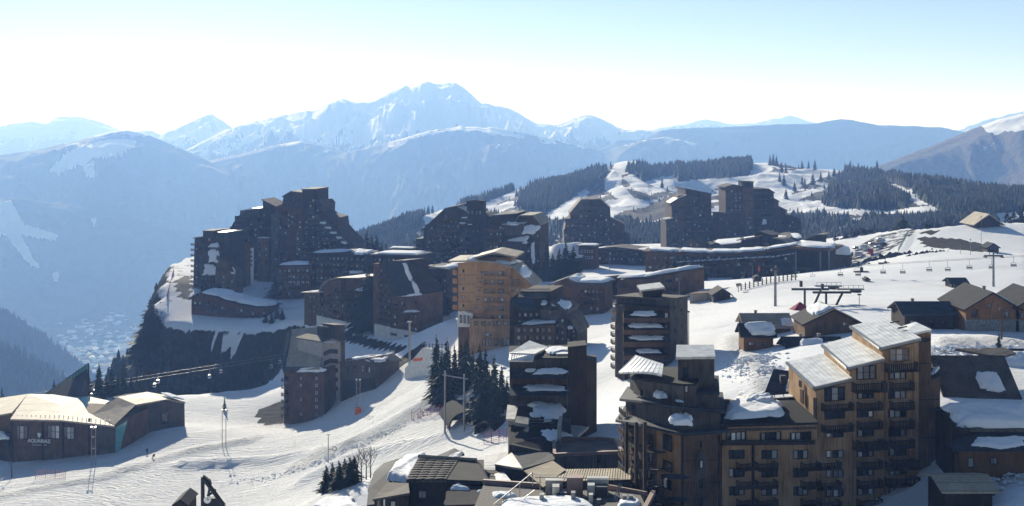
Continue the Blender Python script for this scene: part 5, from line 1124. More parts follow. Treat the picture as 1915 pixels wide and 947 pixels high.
def tower(fl, fr, bl, br, rl, i):
    (x0,y0,d0),(x1,y1,d1),(x2,y2,d2),(x3,y3,d3) = fl, fr, br, bl
    b.fp([(x0+2,d0,y0+6),(x1-2,d1,y1+6),(x2-2,d2,y2+6),(x3+3,d3,y3+6)], 'wood_tan', zb=-62)
    A, B_, C_, D_ = P(x0-2,y0+2,d0-1.2), P(x1+2,y1+2,d1-1.2), P(x2+1,y2,d2+1), P(x3-1,y3,d3+1)
    n = 9
    for k in range(n):                                  # metal sheets running down the slope
        u0, u1 = k/n, (k+1)/n; a, c, e, f = A.lerp(B_,u0), A.lerp(B_,u1), D_.lerp(C_,u1), D_.lerp(C_,u0); up = Vector((0,0,.28+.004*(k % 2)))
        fix_normals(MB().hexa([a, c, e, f, a+up, c+up, e+up, f+up]).build('roof_panel', 'metal_roof', b.root)); MB().bar(c+up, e+up, .03, 4).build('seam', 'metal_roof', b.root)
    MB().bar(A+Vector((0,0,.1)), B_+Vector((0,0,.1)), .26, 4).build('fascia', 'steel', b.root); MB().bar(A+Vector((0,0,.15)), D_+Vector((0,0,.15)), .26, 4).build('fascia', 'steel', b.root)
tower((1524,725.5,178),(1591,709,179.5),(1472,680.5,192),(1538,665,193.5), 0, 0); tower((1587,689,179.8),(1652,672,181),(1538,648,194),(1593,631.5,195.5), 0, 1); tower((1648,652,181.2),(1720,634,182.5),(1591,613,195.5),(1654,597,197), 0, 2)
b.fp([(1694,186,628),(1738,187,619),(1712,195,605),(1680,195,614)], 'wood_warm', 'upper_wall', zb=-45); b.slab([P(1692,627,185), P(1742,616,186.4), P(1712,602,195.5), P(1678,613,195)], 'metal_roof', .3)
b.fp([(1718,183,640),(1741,183,640),(1741,196,618),(1718,196,616)], 'wood_brown', 'pillar', zb=-62); w, t = b.fp([(1741,183.3,711),(1758,185,706),(1757,196,690),(1741,196,692)], 'wood_brown', 'pillar', zb=-62); b.cap(t, 'slate', .3, .3); b.snow([t[0]+Vector((.2,1,.4)), t[1]+Vector((-.2,1,.4)), t[2]+Vector((-.3,-1,.4)), t[3]+Vector((.3,-1,.4))], .4)
b.pl(1718,182.9,1758,183.2)
for y in (681,749,820,888): b.block([(1718,y),(1718,y-1.2),(1758,y-2.2),(1758,y-1)], .15, DK, off=.1, name='seam')
b.pl(1526,177.9,1590,179.3); b.win(1561,737,42,26,'frame_bar3'); 
for y0 in (752,791): b.balc(1532,1591,y0,y0+14,1.5,'wood_dark')
b.win(1561,776,42,16,'frame3')
for j,y in enumerate((811,849,886,922)):
    b.win(1549,y,10,14,'frame1'); b.win(1567,y,22,14,'frame2')
    if j: b.balc(1494,1568,y+13,y+26,1.5,'wood_dark')
b.block([(1524,None),(1524,745),(1528,745),(1528,None)], .5, GR, off=.2, name='post')
b.balc(1590,1652,822,838,1.8,'wood_dark')
b.pl(1588,179.7,1652,180.9); b.win(1620,697,40,26,'frame_bar3'); b.balc(1589,1652,713,731,1.6,'wood_dark')
for y in (738,773,809,847,882,918): b.win(1618,y,34,15,'frame3'); b.balc(1599,1644,y+12,y+27,1.5,'wood_dark')
b.pl(1649,181,1719,182.3); b.win(1682,664,42,24,'frame_warm'); b.balc(1650,1713,677,693,1.6,'wood_dark')
for y in (702,738,773,809,845,880,916): b.win(1678,y,36,15,'frame3'); b.balc(1660,1703,y+10,y+26,1.5,'wood_dark')
for y in (860,890): b.balc(1650,1713,y,y+15,1.6,'wood_dark')
for x in (1594,1656,1708): 
    b.block([(x,None),(x,730 if x < 1600 else 690),(x+3,730 if x < 1600 else 690),(x+3,None)], .35, 'wood_warm', off=.15, name='post')
b.pl2(P(1472,690,191), P(1524,730,178)); b.win(1497,718,10,12,'frame1'); b.block([(1496,752),(1496,728),(1501,731),(1501,756)], .2, RD, off=.1, name='door')
for i,(x,y,d) in enumerate(((1536,706,184),(1546,713,182),(1665,610,191),(1680,620,188))): MB().bar(P(x,y,d)+Vector((0,0,.5)), P(x+16,y-3,d+.4)+Vector((0,0,.5)), .12, 4).build('roof_debris', DK, b.root)
# ---- foreground chalet with shingle roof
b = Bd('chalet', 'dark chalet with split shingle roof at the bottom centre', 830, 178, 'chalet')
b.fp([(764,176,898),(905,176,896),(905,190,860),(780,190,860)], DK)
b.slab([P(760,898,174.5), P(836,897,174.5), P(860,861,186), P(782,858,187)], SR, .4)
R0, R1 = P(782,856,187)+Vector((0,0,.2)), P(892,863,186)+Vector((0,0,.2))
for j in range(9):                                     # courses of shingles
    for i in range(13):
        u0, u1 = i/13, (i+.93)/13; v0, v1 = j/9, (j+1.08)/9
        A, B_, C_, D_ = P(782,858,187), P(858,861,186), P(835,897,174.5), P(760,898,174.5); f = lambda u, v: A.lerp(B_, u).lerp(D_.lerp(C_, u), v)
        t0 = Vector((0,0,.06)); t1 = Vector((0,0,.16+.04*((i*7+j*3) % 3))); a, c, e, g = f(u0,v0)+t0, f(u1,v0)+t0, f(u1,v1)+t1, f(u0,v1)+t1; dn = Vector((0,0,-.07))
        MB().hexa([g+dn, e+dn, c+dn, a+dn, g, e, c, a]).build('shingle', SR, b.root)
b.slab([P(836,897,174.3), P(912,900,174.3), P(893,863,186), P(858,861,186)], 'roof_dark', .4); MB().bar(R0, R1, .3, 6).build('ridge_beam', 'roof_tan', b.root)  # right roof half: shade on this slope put into a darker material
b.slab([P(893,863,186.2), P(912,900,174), P(922,912,172), P(900,868,186)], SR, .3); b.pl(764,175.8,905,175.8); b.win(790,925,14,14,'frame2'); b.win(850,925,16,14,'frame2')
b.slab([P(830,940,168), P(838,925,171), P(848,928,171), P(842,945,168)], 'metal_roof_aged', .2); b.snow([P(840,918,173)+Vector((0,0,.3)), P(862,912,174)+Vector((0,0,.3)), P(885,924,172)+Vector((0,0,.3)), P(842,926,172)+Vector((0,0,.3))], .6)
w, t = b.fp([(835,164,948),(930,164,945),(925,174,915),(838,174,915)], DK, 'lower_wall'); b.cap(t, 'felt', .4, .3); b.snow([P(895,924,170)+Vector((0,0,.4)), P(912,923,170)+Vector((0,0,.4)), P(912,928,169)+Vector((0,0,.4)), P(895,929,169)+Vector((0,0,.4))], .3)
b = Bd('low_house', 'rounded dark panelled roof with a long snow slab left of the shingle chalet', 735, 185)
w, t = b.fp([(698,190,905),(706,178,938),(768,178,928),(800,198,865),(745,204,862),(718,198,872)], DK)
for qd in ([(688,915,180),(725,920,179),(730,880,191),(700,882,192)], [(700,882,192),(730,880,191),(752,862,201),(718,866,203)], [(718,866,203),(752,862,201),(805,856,206),(770,850,212)], [(686,945,170),(722,940,171),(727,918,179),(689,914,180)]): b.slab([P(*p) for p in qd], 'slate', .4, name='roof_panel')
b.slab([P(725,920,179), P(770,918,178), P(805,858,205), P(752,864,200)], 'slate', .3); z = Vector((0,0,.3)); b.snow([P(744,866,200)+z, P(804,856,206)+z, P(770,912,180)+z, P(722,902,182)+z], 1.3, sq=.5, rough=.08)
b.slab([P(775,870,200), P(830,858,204), P(868,848,212), P(850,838,218), P(800,860,206)], 'slate', .4, name='roof_panel'); b.snow([P(828,862,203), P(864,846,211), P(864,858,206), P(830,866,201)], .6)
b = Bd('kiosk', 'small wooden kiosk with ragged roof below the snow slab roof', 720, 170, 'kiosk'); w, t = b.fp([(700,168,932),(762,168,930),(764,178,908),(712,178,906)], DK); b.slab([P(697,934,167), P(766,922,167), P(764,904,178), P(724,902,179)], 'shingle_roof', .3); b.pl(700,167.9,762,167.9); b.win(708,942,8,14,'frame1'); b.win(735,943,9,12,'frame1'); b.block([(717,955),(717,933),(720,933),(720,955)], .2, 'white_paint', off=.1, name='notice')
b = Bd('low_house', 'lean-to with pale metal and glass roof right of the shingle chalet', 940, 180); w, t = b.fp([(905,178,905),(965,176,912),(940,190,880),(903,190,878)], DK); b.slab([P(903,903,178), P(930,905,177.5), P(924,880,190), P(900,877,191)], 'slate', .25, name='glazed_roof'); b.slab([P(930,905,177.4), P(970,916,174), P(943,884,188), P(922,880,190)], 'metal_roof', .25)
for t_ in (.25,.5,.75): MB().bar(P(903,903,177.8).lerp(P(900,877,190.8), t_), P(930,905,177.2).lerp(P(924,880,189.8), t_), .07, 4).build('glazing_bar', 'steel_dark', b.root)
# ---- chalets on the right
def chalet(label, px, d, front, depth_d, ridge_dir='x', wm='wood_brown', rm='roof_dark', snow=None, base=None, cat='chalet', name='chalet', wins=(), over=.8, chim=0, yb=None):
    """front = (x0, x1, eave row, ridge row, base distance); gable or eaves turned to the camera"""
    x0, x1, ye, yr = front
    if yb: d = G((x0+x1)/2, yb).y
    b = Bd(name, label, px, d, cat); b.pl(x0, d, x1, d+depth_d*0)
    sc = d/F; W = (x1-x0)*sc; dep = depth_d
    a, c = b.pt(x0, ye), b.pt(x1, ye); n = b.n*dep; rise = (ye-yr)*sc if ridge_dir == 'y' else max(dep*.12, -(yr-YH)*(d+dep/2)/F-a.z); up = Vector((0,0,rise))
    zb = min(gzs(a.x, a.y), gzs(c.x, c.y), gzs((a+n).x, (a+n).y), gzs((c+n).x, (c+n).y))-1.5
    g = [Vector((p.x, p.y, zb)) for p in (a, c, c+n, a+n)]; m = MB(); o = Vector((0,0,.3))
    if ridge_dir == 'y':
        r0 = (a+c)/2+up; r1 = r0+n
        m.v = [tuple(p) for p in g+[a, c, c+n, a+n, r0, r1]]; m.f = [(0,1,5,8,4),(1,2,6,5),(2,3,7,9,6),(3,0,4,7),(4,8,9,7),(8,5,6,9)]; m.m = [0]*6
        fix_normals(m.build('wall', wm, b.root)); ex = (r0-a).normalized()*over; fx = (r0-c).normalized()*over; y_ = b.n*over
        L = [a-ex-y_, r0-y_, r1+y_, a+n-ex+y_]; R = [r0-y_, c-fx-y_, c+n-fx+y_, r1+y_]
    else:
        r0 = a+n/2+up; r1 = c+n/2+up
        m.v = [tuple(p) for p in g+[a, c, c+n, a+n, r0, r1]]; m.f = [(0,1,5,4),(1,2,6,9,5),(2,3,7,6),(3,0,4,8,7),(4,5,9,8),(8,9,6,7)]; m.m = [0]*6
        fix_normals(m.build('wall', wm, b.root)); ex = (r0-a).normalized()*over; fx = (r0-(a+n)).normalized()*over; t_ = b.t*over
        L = [a-ex-t_, c-ex+t_, r1+t_, r0-t_]; R = [r0-t_, r1+t_, c+n-fx+t_, a+n-fx-t_]
    sl = []
    for Q in (L, R):
        sl.append(b.slab([p+o for p in Q], rm, .3))
    b.L, b.R = [p+o for p in L], [p+o for p in R]
    for S, u0, u1, v0, v1, th in (snow or ()):
        Q = b.L if S == 'L' else b.R; f = lambda u, v: Q[0].lerp(Q[1], u).lerp(Q[3].lerp(Q[2], u), v); b.snow([f(u0,v1), f(u1,v1), f(u1,v0), f(u0,v0)], th, sq=.5, rough=.07)
    if base: b.block([(x0-.5,None),(x0-.5,base),(x1+.5,base),(x1+.5,None)], .4, 'stone_wall', off=.3, name='stone_base')
    for wd in wins: b.win(*wd)
    for k in range(chim):
        p = r0.lerp(r1, .3+.35*k); b.root; MB().box((p.x, p.y, p.z-.8), .55, .55, 1.6).box((p.x, p.y, p.z+.8), .75, .75, .15).build('chimney', 'stone_wall', b.root)
    return b
chalet('small wooden chalet with tan roof and thick snow on its front lean-to', 1445, 290, (1395,1478,612,588), 9, 'x', 'wood_brown', 'roof_tan', [('L',.78,1.0,.1,.6,.6)], chim=1)
chalet('lean-to chalet with bright snow pillow in front of the tan roof chalet', 1420, 278, (1391,1446,628,607), 6, 'x', 'wood_orange', 'roof_dark', [('L',.2,1.0,.12,1.0,1.0)], wins=[(1405,643,10,6,'frame2'),(1428,644,10,6,'frame2')], yb=655)
chalet('dark gabled chalet with one snow covered roof side by the lift pylons', 1555, 300, (1505,1612,606,580), 11, 'y', 'wood_brown', 'roof_dark', [('L',.45,1.0,.1,.9,.8),], wins=[(1580,606,8,6,'frame2')], yb=627)
chalet('dark slate chalet with round snow pillow left of the stepped roofs', 1525, 262, (1477,1575,657,632), 9, 'x', 'wood_brown', 'roof_dark', [('L',.25,.68,.05,.75,1.0)], chim=2)
chalet('chalet with blue-black roof and white plastered ground floor', 1738, 290, (1692,1784,588,566), 10, 'x', DK, 'slate', None, wins=[(1705,603,7,6,'frame1'),(1722,603,7,6,'frame1'),(1742,603,7,6,'frame1'),(1762,603,7,6,'frame1'),(1776,603,6,6,'frame1')], chim=1, yb=616)
b = chalet('large orange timber chalet with stone ground floor at the right edge', 1850, 285, (1806,1905,578,548), 16, 'y', 'wood_orange', 'roof_dark', [('R',.2,.9,.1,.5,.5)], base=598, wins=[(1822,586,12,14,'frame_bar'),(1850,572,8,8,'frame1'),(1880,588,12,10,'frame2'),(1815,606,5,4,'frame1'),(1840,606,5,4,'frame1')], chim=1, yb=621)
chalet('orange timber chalet cut by the right edge beside the large one', 1935, 276, (1900,1990,575,548), 14, 'y', 'wood_orange', 'roof_dark', None, base=600, wins=[(1909,590,8,10,'frame_bar')], yb=622)
chalet('small low chalet porch with orange wall left of the large timber chalet', 1797, 297, (1787,1812,588,572), 8, 'y', 'wood_orange', 'roof_dark', None)
b = chalet('broad dark shingled chalet with ragged snow patch below the large timber chalet', 1840, 208, (1772,1900,742,668), 14, 'x', 'wood_brown', 'shingle_roof', [('L',.52,.82,.15,.6,.8)], wins=[(1795,752,10,10,'frame2')])
b.slab([P(1786,652,226), P(1870,668,222), P(1900,660,226), P(1880,650,230)], SR, .4, name='ridge_roof'); m = MB(); p = b.L[2].lerp(b.L[3], .35); m.bar(p, p+Vector((0,0,1.6)), .06, 5).build('antenna_mast', 'steel', b.root); pd_ = p+Vector((0,-.2,1.7)); m = MB(); m.bar(pd_, pd_+Vector((.12,-.15,.05)), .7, 12, r2=.6).build('satellite_dish', 'white_paint', b.root)
chalet('dark chalet cut by the right edge with snow on its roof, above the dish chalet', 1925, 232, (1880,1990,690,655), 14, 'x', DK, 'roof_dark', [('L',.02,.6,.1,.8,.9)])
b = chalet('dark chalet under one huge smooth snow dome at the right edge', 1870, 172, (1800,1950,803,764), 11, 'x', DK, 'shingle_roof', [('L',-.02,1.0,.05,1.02,1.3)], wins=[(1840,815,16,12,'frame2')])
b.awning(1788,1950,805,845,5.0,'slate',snow=[(.24,.78,.3,.85)]); b.block([(1795,None),(1795,838),(1945,846),(1945,None)], 2, 'wood_orange', off=2.6, name='lower_wall'); b.win(1858,862,12,12,'frame2',off=2.7); b.win(1815,865,10,18,'frame1',off=2.7)
for y in (795,815,833): b.balc(1776,1803,y,y+9,2.2,'wood_dark')
b.block([(1776,None),(1776,790),(1780,790),(1780,None)], .5, DK, off=2.0, name='post')
b = chalet('small hut with pale plank roof at the bottom right', 1815, 158, (1770,1856,918,894), 7, 'x', DK, 'roof_tan', None, name='hut', cat='hut', wins=[(1782,925,7,12,'frame1'),(1797,922,6,10,'frame1')])
b = Bd('low_house', 'small black slate roof with a chimney stub left of the stepped roofs', 1455, 215); w, t = b.fp([(1430,212,742),(1486,212,744),(1492,220,700),(1448,220,694)], DK); b.cap(t, 'slate', .3, .3); b.snow([t[1]+Vector((-1.6,1,.6)), t[1]+Vector((-.2,1,.6)), t[2]+Vector((-.4,-2,.6)), t[2]+Vector((-1.6,-2,.6))], .5); c = sum(t, Vector())/4; MB().box((c.x,c.y,c.z), 1, 1, 1.6).build('chimney', 'black', b.root)
# ---- huts on the snowfield
chalet('dark alpine hut with gable front on the open snowfield', 1348, 408, (1334,1366,551,541), 7, 'y', DK, 'roof_dark', None, name='hut', cat='hut', over=.9, yb=564)
b = Bd('storage_box', 'flat topped light wooden storage cabin left of the snowfield hut', 1306, 405, 'cabin'); b.pl(1290,407,1323,404); b.block([(1290,None),(1290,551),(1322,549),(1322,None)], 6, 'roof_tan'); b.roof([(1289,551),(1323,549)], 6, 'wood_brown', t=.2, front=.2, over=.2)
for k in range(7): b.block([(1292+k*4.6,566),(1292+k*4.6,551),(1292.6+k*4.6,551),(1292.6+k*4.6,566)], .1, BR, off=.05, name='batten')
chalet('black lift hut with open front alone in the middle of the snowfield', 1794, 405, (1780,1808,530,521), 6, 'x', DK, 'roof_dark', None, name='hut', cat='hut', wins=[(1784,535,3,6,'frame1'),(1789,535,3,6,'frame1')], yb=539)
chalet('small lift hut on a deck below the earth bank', 1857, 500, (1847,1868,463,456), 6, 'y', 'wood_grey', 'roof_dark', None, name='hut', cat='hut', wins=[(1853,466,3,3,'frame1')], yb=472)
b = chalet('pavilion with wide tan pyramid roof on the snow crest at right', 1848, 590, (1824,1870,417,401), 14, 'y', DK, 'roof_tan', None, name='pavilion', cat='pavilion', over=2.2, yb=426)
chalet('tiny wooden ticket booth beside the lift pillar', 1622, 470, (1617,1627,524,520), 2.5, 'y', 'wood_orange', 'roof_dark', None, name='booth', cat='booth', over=.3, yb=528)
chalet('dark round booth under a red flag beside the wooden fence', 1417, 428, (1411,1424,520,517), 3, 'y', DK, 'roof_dark', None, name='booth', cat='booth', over=.2, yb=527)
# ================================================================== trees
def spruce_mesh(seed, whorls=20, per=9, rad=.21, name='spruce'):
    """unit-height spruce crown: drooping ragged fans of needles on every whorl"""
    r = random.Random(seed); m = MB()
    for w in range(whorls):
        t = w/(whorls-1); z = .07+.90*t; L = rad*(1-t)**.85*(.75+.5*r.random())+.008
        for k in range(per if t < .8 else 6):
            if r.random() < .10: continue
            a = 2*math.pi*(k+r.random()*.8)/per+w*1.3; l = L*(.65+.6*r.random()); dz = -l*(.25+.35*r.random()); zz = z+(r.random()-.5)*.03
            d = Vector((math.cos(a), math.sin(a), 0)); s = Vector((-d.y, d.x, 0)); o = Vector((0, 0, zz))
            wd = l*(.28+.2*r.random())
            p0 = o+Vector((0,0,.02)); tip = o+d*l+Vector((0,0,dz)); mid = o+d*l*.55+Vector((0,0,dz*.35))
            for sg in (-1, 1):
                e = mid+s*wd*sg*.5+Vector((0,0,-.02*r.random())); e2 = o+d*l*.82+s*wd*sg*.33+Vector((0,0,dz*.9))
                m.v += [tuple(p0), tuple(e), tuple(e2), tuple(tip)]; n = len(m.v); m.f.append((n-4, n-3, n-2, n-1)); m.m.append(0)
            hang = mid+Vector((0,0,-.035-.02*r.random())); m.v += [tuple(p0), tuple(mid), tuple(hang)]; n = len(m.v); m.f.append((n-3, n-2, n-1)); m.m.append(0)
    return unit_mesh(name, m, ['foliage'])
CROWN = [spruce_mesh(k, 22, 10, .20+.02*(k % 3)) for k in range(5)]
TRUNK = unit_mesh('trunk', MB().bar((0,0,-.06), (0,0,.95), .022, 7, r2=.003), ['bark'])
def spruce(p, h, label, group=None, wide=1.0):
    e = empty('spruce_tree', p, label, 'tree', group); k = rng.randrange(5)
    for nm, me in (('trunk', TRUNK), ('crown', CROWN[k])):
        o = bpy.data.objects.new(nm, me); col.objects.link(o); o.parent = e; s = h
        o.matrix_basis = Matrix.Rotation(rng.random()*6.28, 4, 'Z') @ Matrix.Diagonal((s*wide, s*wide, s, 1))
    return e
ORD = ['leftmost', 'second from left', 'third from left', 'fourth from left', 'fifth from left', 'sixth from left', 'seventh from left', 'eighth from left', 'ninth from left', 'tenth from left', 'eleventh from left', 'twelfth from left']
def ordn(i, n): return ORD[i] if i < n/2 or i == 0 else (['rightmost', 'second from right', 'third from right', 'fourth from right', 'fifth from right', 'sixth from right', 'seventh from right', 'eighth from right', 'ninth from right', 'tenth from right', 'eleventh from right', 'twelfth from right'][n-1-i])
def spruces(spots, d, label0, group, wide=1.0):
    spots = sorted(spots)
    for i, (x, yt, yb) in enumerate(spots):
        label = label0 if len(spots) == 1 else label0+', '+ordn(i, len(spots))
        p = on_ground(x, d+rng.uniform(-6, 6)); h = (-(yt-YH)*p.y/F)-p.z
        if p.y > 480: h *= 1.12; wd = wide*1.45
        else: wd = wide
        spruce(p, max(h, 5), label, group, wd)
spruces([(816,624,0),(826,650,0),(836,630,0),(850,640,0),(862,634,0),(872,627,0),(884,652,0),(868,660,0)], 335, 'tall dark spruce in the thick clump left of the centre block', 'spruce clump beside the run')
spruces([(897,640,0),(908,650,0),(924,664,0),(938,682,0),(948,705,0),(915,690,0),(902,700,0)], 300, 'dark spruce of the clump next to the centre block', 'spruces next to the centre block', 1.1)
spruces([(1023,461,0),(1034,478,0),(1046,470,0),(1058,456,0),(1066,474,0),(1072,464,0),(1081,484,0)], 535, 'spruce between the crooked building and the low snowy houses', 'spruces by the crooked building')
spruces([(641,432,0),(650,438,0),(658,430,0),(667,440,0),(676,446,0),(686,438,0),(695,446,0),(704,444,0),(713,456,0),(722,458,0)], 680, 'spruce in the row right of the largest cliff block', 'spruces right of the largest block')
spruces([(168,705,0),(185,677,0),(198,700,0),(209,683,0),(221,697,0),(231,674,0),(246,700,0),(256,705,0)], 455, 'tall spruce behind the pale roofs of the lettered hall', 'spruces behind the lettered hall', 1.15)
spruces([(101,708,0)], 450, 'lone small spruce left of the glazed prow', None); spruces([(4,722,0)], 445, 'spruce top cut by the left edge above the lettered hall', None)
spruces([(1592,430,0),(1600,437,0),(1582,440,0)], 640, 'spruce beside the boulder heap at the car park', 'spruces by the car park'); spruces([(1686,403,0)], 632, 'largest spruce above the access road', None, 1.5); spruces([(1735,412,0),(1753,418,0),(1770,415,0),(1776,420,0)], 628, 'small dark spruce behind the crest of the snowfield', 'small spruces behind the crest')
spruces([(1262,478,0),(1292,488,0),(1305,492,0),(1317,496,0),(1376,497,0),(1394,503,0),(1246,487,0)], 512, 'small spruce in front of the long gallery', 'spruces before the gallery', 1.1)
spruces([(282,566,0),(276,590,0),(293,578,0),(287,604,0),(271,612,0)], 566, 'dark spruce clinging to the left end of the cliff', 'spruces on the cliff end', 1.4)
spruces([(508,602,0),(497,612,0),(518,612,0),(528,615,0)], 545, 'small spruce at the cliff rim beside the winding building', 'spruces at the cliff rim', 1.3)
spruces([(824,520,0),(832,512,0),(690,505,0)], 500, 'slim spruce between the houses left of the honey timber hotel', 'slim spruces among the houses'); spruces([(515,518,0)], 590, 'bushy spruce at the left corner of the long red-brown residence', None, 1.5); spruces([(398,525,0),(410,530,0),(382,522,0)], 590, 'small spruce in front of the left stepped block', 'small spruces by the stepped block')
spruces([(420,775,0)], 440, 'tiny spruce on the grassy patch by the tan roof building', None)
spruces([(1897,405,0),(1908,402,0),(1885,410,0),(1913,398,0)], 660, 'spruce behind the tan pyramid roof pavilion at right', 'spruces at the right crest', 1.3)
spruces([(610,898,0),(622,890,0),(634,893,0),(645,886,0),(655,890,0),(662,900,0)], 206, 'bushy young pine on the bank left of the chalet roofs', 'young pines on the near bank', 1.7)
spruces([(1868,642,0)], 238, 'tiny spruce beside the ploughed snow at right', None)
# bare trees
def bare_tree(p, h, label, seed, group=None):
    r = random.Random(seed); e = empty('bare_tree', p, label, 'tree', group); tr = MB(); br = MB(); tr.bar((0,0,-.4), (0,0,h*.6), h*.018+.04, 6, r2=.05)
    def grow(a, d, l, rr, n):
        c = a+d*l; br.bar(a, c, rr, 4, r2=rr*.6)
        if n: 
            for _ in range(3): grow(c if r.random() < .6 else a+d*l*.6, (d+Vector((r.uniform(-.8,.8), r.uniform(-.8,.8), r.uniform(-.1,.7)))).normalized(), l*.62, rr*.6, n-1)
    for k in range(5): grow(Vector((0,0,h*(.25+.08*k))), Vector((r.uniform(-.7,.7), r.uniform(-.7,.7), .9)).normalized(), h*.26, .05, 3)
    for nm, m in (('trunk', tr), ('branches', br)):
        o = bpy.data.objects.new(nm, unit_mesh(nm, m, ['bark'])); col.objects.link(o); o.parent = e
bare_tree(on_ground(22,345), 9, 'bare leafless tree in front of the lettered hall', 1)
for i, x in enumerate((668,676,685,693)): bare_tree(on_ground(x,205+i), 5.5, 'bare shrub behind the young pines on the near bank, '+ordn(i, 4), 10+i, 'bare shrubs on the near bank')
bare_tree(on_ground(545,190), 4, 'bare twiggy bush at the bottom edge', 31)
# ---------------- woods: far trees in masses
def tree_template(seed, lv=5, k=6):
    r = random.Random(seed); V = []; T = []
    for i in range(lv):
        z0 = .04+.17*i; R = .20*(1-i/lv)**.8+.02; zt = min(1, z0+.34); n0 = len(V); V.append((0, 0, zt))
        for j in range(k):
            a = 2*math.pi*(j+r.random()*.5)/k; q_ = R*(.7+.5*r.random()); V.append((q_*math.cos(a), q_*math.sin(a), z0-.05*r.random()))
        for j in range(k): T.append((n0, n0+1+j, n0+1+(j+1) % k))
    return np.array(V), np.array(T)
TT = [tree_template(s) for s in range(4)]
def wood(name, label, pts, hs, mat='foliage', wide=1.0):
    pts = np.array(pts); hs = np.array(hs); Vs = []; Ts = []; off = 0; rs = np.random.RandomState(3)
    for t in range(4):
        s = np.arange(len(pts)) % 4 == t
        if not s.any(): continue
        V, T = TT[t]; p = pts[s]; h = hs[s]; a = rs.rand(len(p))*6.28; w = h*wide*(.8+.5*rs.rand(len(p)))
        c, n = np.cos(a), np.sin(a)
        X = (V[None,:,0]*c[:,None]-V[None,:,1]*n[:,None])*w[:,None]+p[:,0:1]; Y = (V[None,:,0]*n[:,None]+V[None,:,1]*c[:,None])*w[:,None]+p[:,1:2]; Z = V[None,:,2]*h[:,None]+p[:,2:3]
        Vs.append(np.stack([X, Y, Z], -1).reshape(-1, 3)); Ts.append((T[None]+(np.arange(len(p))*len(V))[:,None,None]).reshape(-1, 3)+off); off += len(p)*len(V)
    V = np.concatenate(Vs); T = np.concatenate(Ts); me = bpy.data.meshes.new(name)
    me.vertices.add(len(V)); me.vertices.foreach_set('co', V.ravel()); me.loops.add(T.size); me.loops.foreach_set('vertex_index', T.ravel().astype(np.int32))
    me.polygons.add(len(T)); me.polygons.foreach_set('loop_start', np.arange(0, T.size, 3, dtype=np.int32)); me.polygons.foreach_set('loop_total', np.full(len(T), 3, dtype=np.int32)); me.update(calc_edges=True)
    me.materials.append(MATS[mat]); return tag(link(name, me), label, None, None, 'stuff')
WOODS = [
 ('dense spruce wood along the left ridge of the ski hill', [(560,490),(690,432),(790,402),(985,350),(985,362),(915,378),(880,392),(800,410),(760,440),(700,480),(600,520)]),
 ('spruce wood below the crest left of the bare run', [(985,352),(1060,335),(1122,318),(1135,322),(1130,345),(1095,356),(1030,392),(1010,400),(960,385),(1005,352)]),
 ('spruce wood on the crest between the runs of the ski hill', [(1205,318),(1260,310),(1410,303),(1405,326),(1330,333),(1265,336),(1245,326),(1200,340),(1178,338),(1180,322)]),
 ('round dark spruce wood in the middle of the ski hill', [(1545,365),(1582,322),(1650,322),(1705,335),(1700,352),(1660,342),(1655,352),(1700,372),(1695,390),(1560,388),(1540,382)]),
 ('dark spruce wood covering the right end of the ski hill', [(1700,332),(1800,348),(1960,362),(1960,394),(1860,402),(1765,396),(1740,380),(1712,368)]),
 ('blue shaded spruce belt at the foot of the ski hill, right part', [(1480,405),(1590,408),(1592,418),(1612,418),(1620,408),(1700,405),(1860,404),(1870,425),(1700,432),(1620,445),(1560,470),(1490,460)]),
 ('blue shaded spruce belt at the foot of the ski hill, middle part', [(1150,412),(1250,422),(1300,415),(1300,470),(1150,470)]),
 ('blue shaded spruce belt at the foot of the ski hill, left part', [(560,520),(690,470),(770,440),(900,402),(1010,412),(1060,412),(1060,480),(900,520),(600,600)]),
 ('scattered spruces between the runs on the upper ski hill', [(1140,318),(1165,303),(1200,303),(1210,318),(1170,320)]),
]
rs = np.random.RandomState(5)
ri, ci = rs.uniform(10, 138, 110000), rs.uniform(0, len(hu)-2, 110000)
i0, j0 = ri.astype(int), ci.astype(int); fa, fb = ri-i0, ci-j0
gi = lambda M: (M[i0,j0]*(1-fb)+M[i0,j0+1]*fb)*(1-fa)+(M[i0+1,j0]*(1-fb)+M[i0+1,j0+1]*fb)*fa
SX, SY, SZ = gi(HXw), gi(HD), gi(HZ); spx, spy = 957.5+SX*F/SY, YH-SZ*F/SY
run_m = np.zeros(len(SX), bool)
for poly in RUNS: run_m |= in_poly(spx, spy, poly)
used = np.zeros(len(SX), bool)
for lb, poly in WOODS:
    s = in_poly(spx+rs.uniform(-4,4,len(spx)), spy+rs.uniform(-2,2,len(spx)), poly) & ~run_m & ~used
    idx = np.nonzero(s)[0][:5200 if 'belt' not in lb else 3600]; used[idx] = True
    if len(idx): wood('spruce_wood', lb, np.stack([SX[idx], SY[idx], SZ[idx]-.3], 1), rs.uniform(9, 18, len(idx))*(.6+.8*fbm(SX[idx]/60, SY[idx]/60, 3))*SY[idx]/F)
s = (~run_m) & (~used) & (rs.rand(len(SX)) < .010) & (spx > 800); idx = np.nonzero(s)[0][:420]
wood('spruce_wood', 'thin scatter of single spruces over the open parts of the ski hill', np.stack([SX[idx], SY[idx], SZ[idx]-.3], 1), rs.uniform(5, 12, len(idx))*SY[idx]/F)
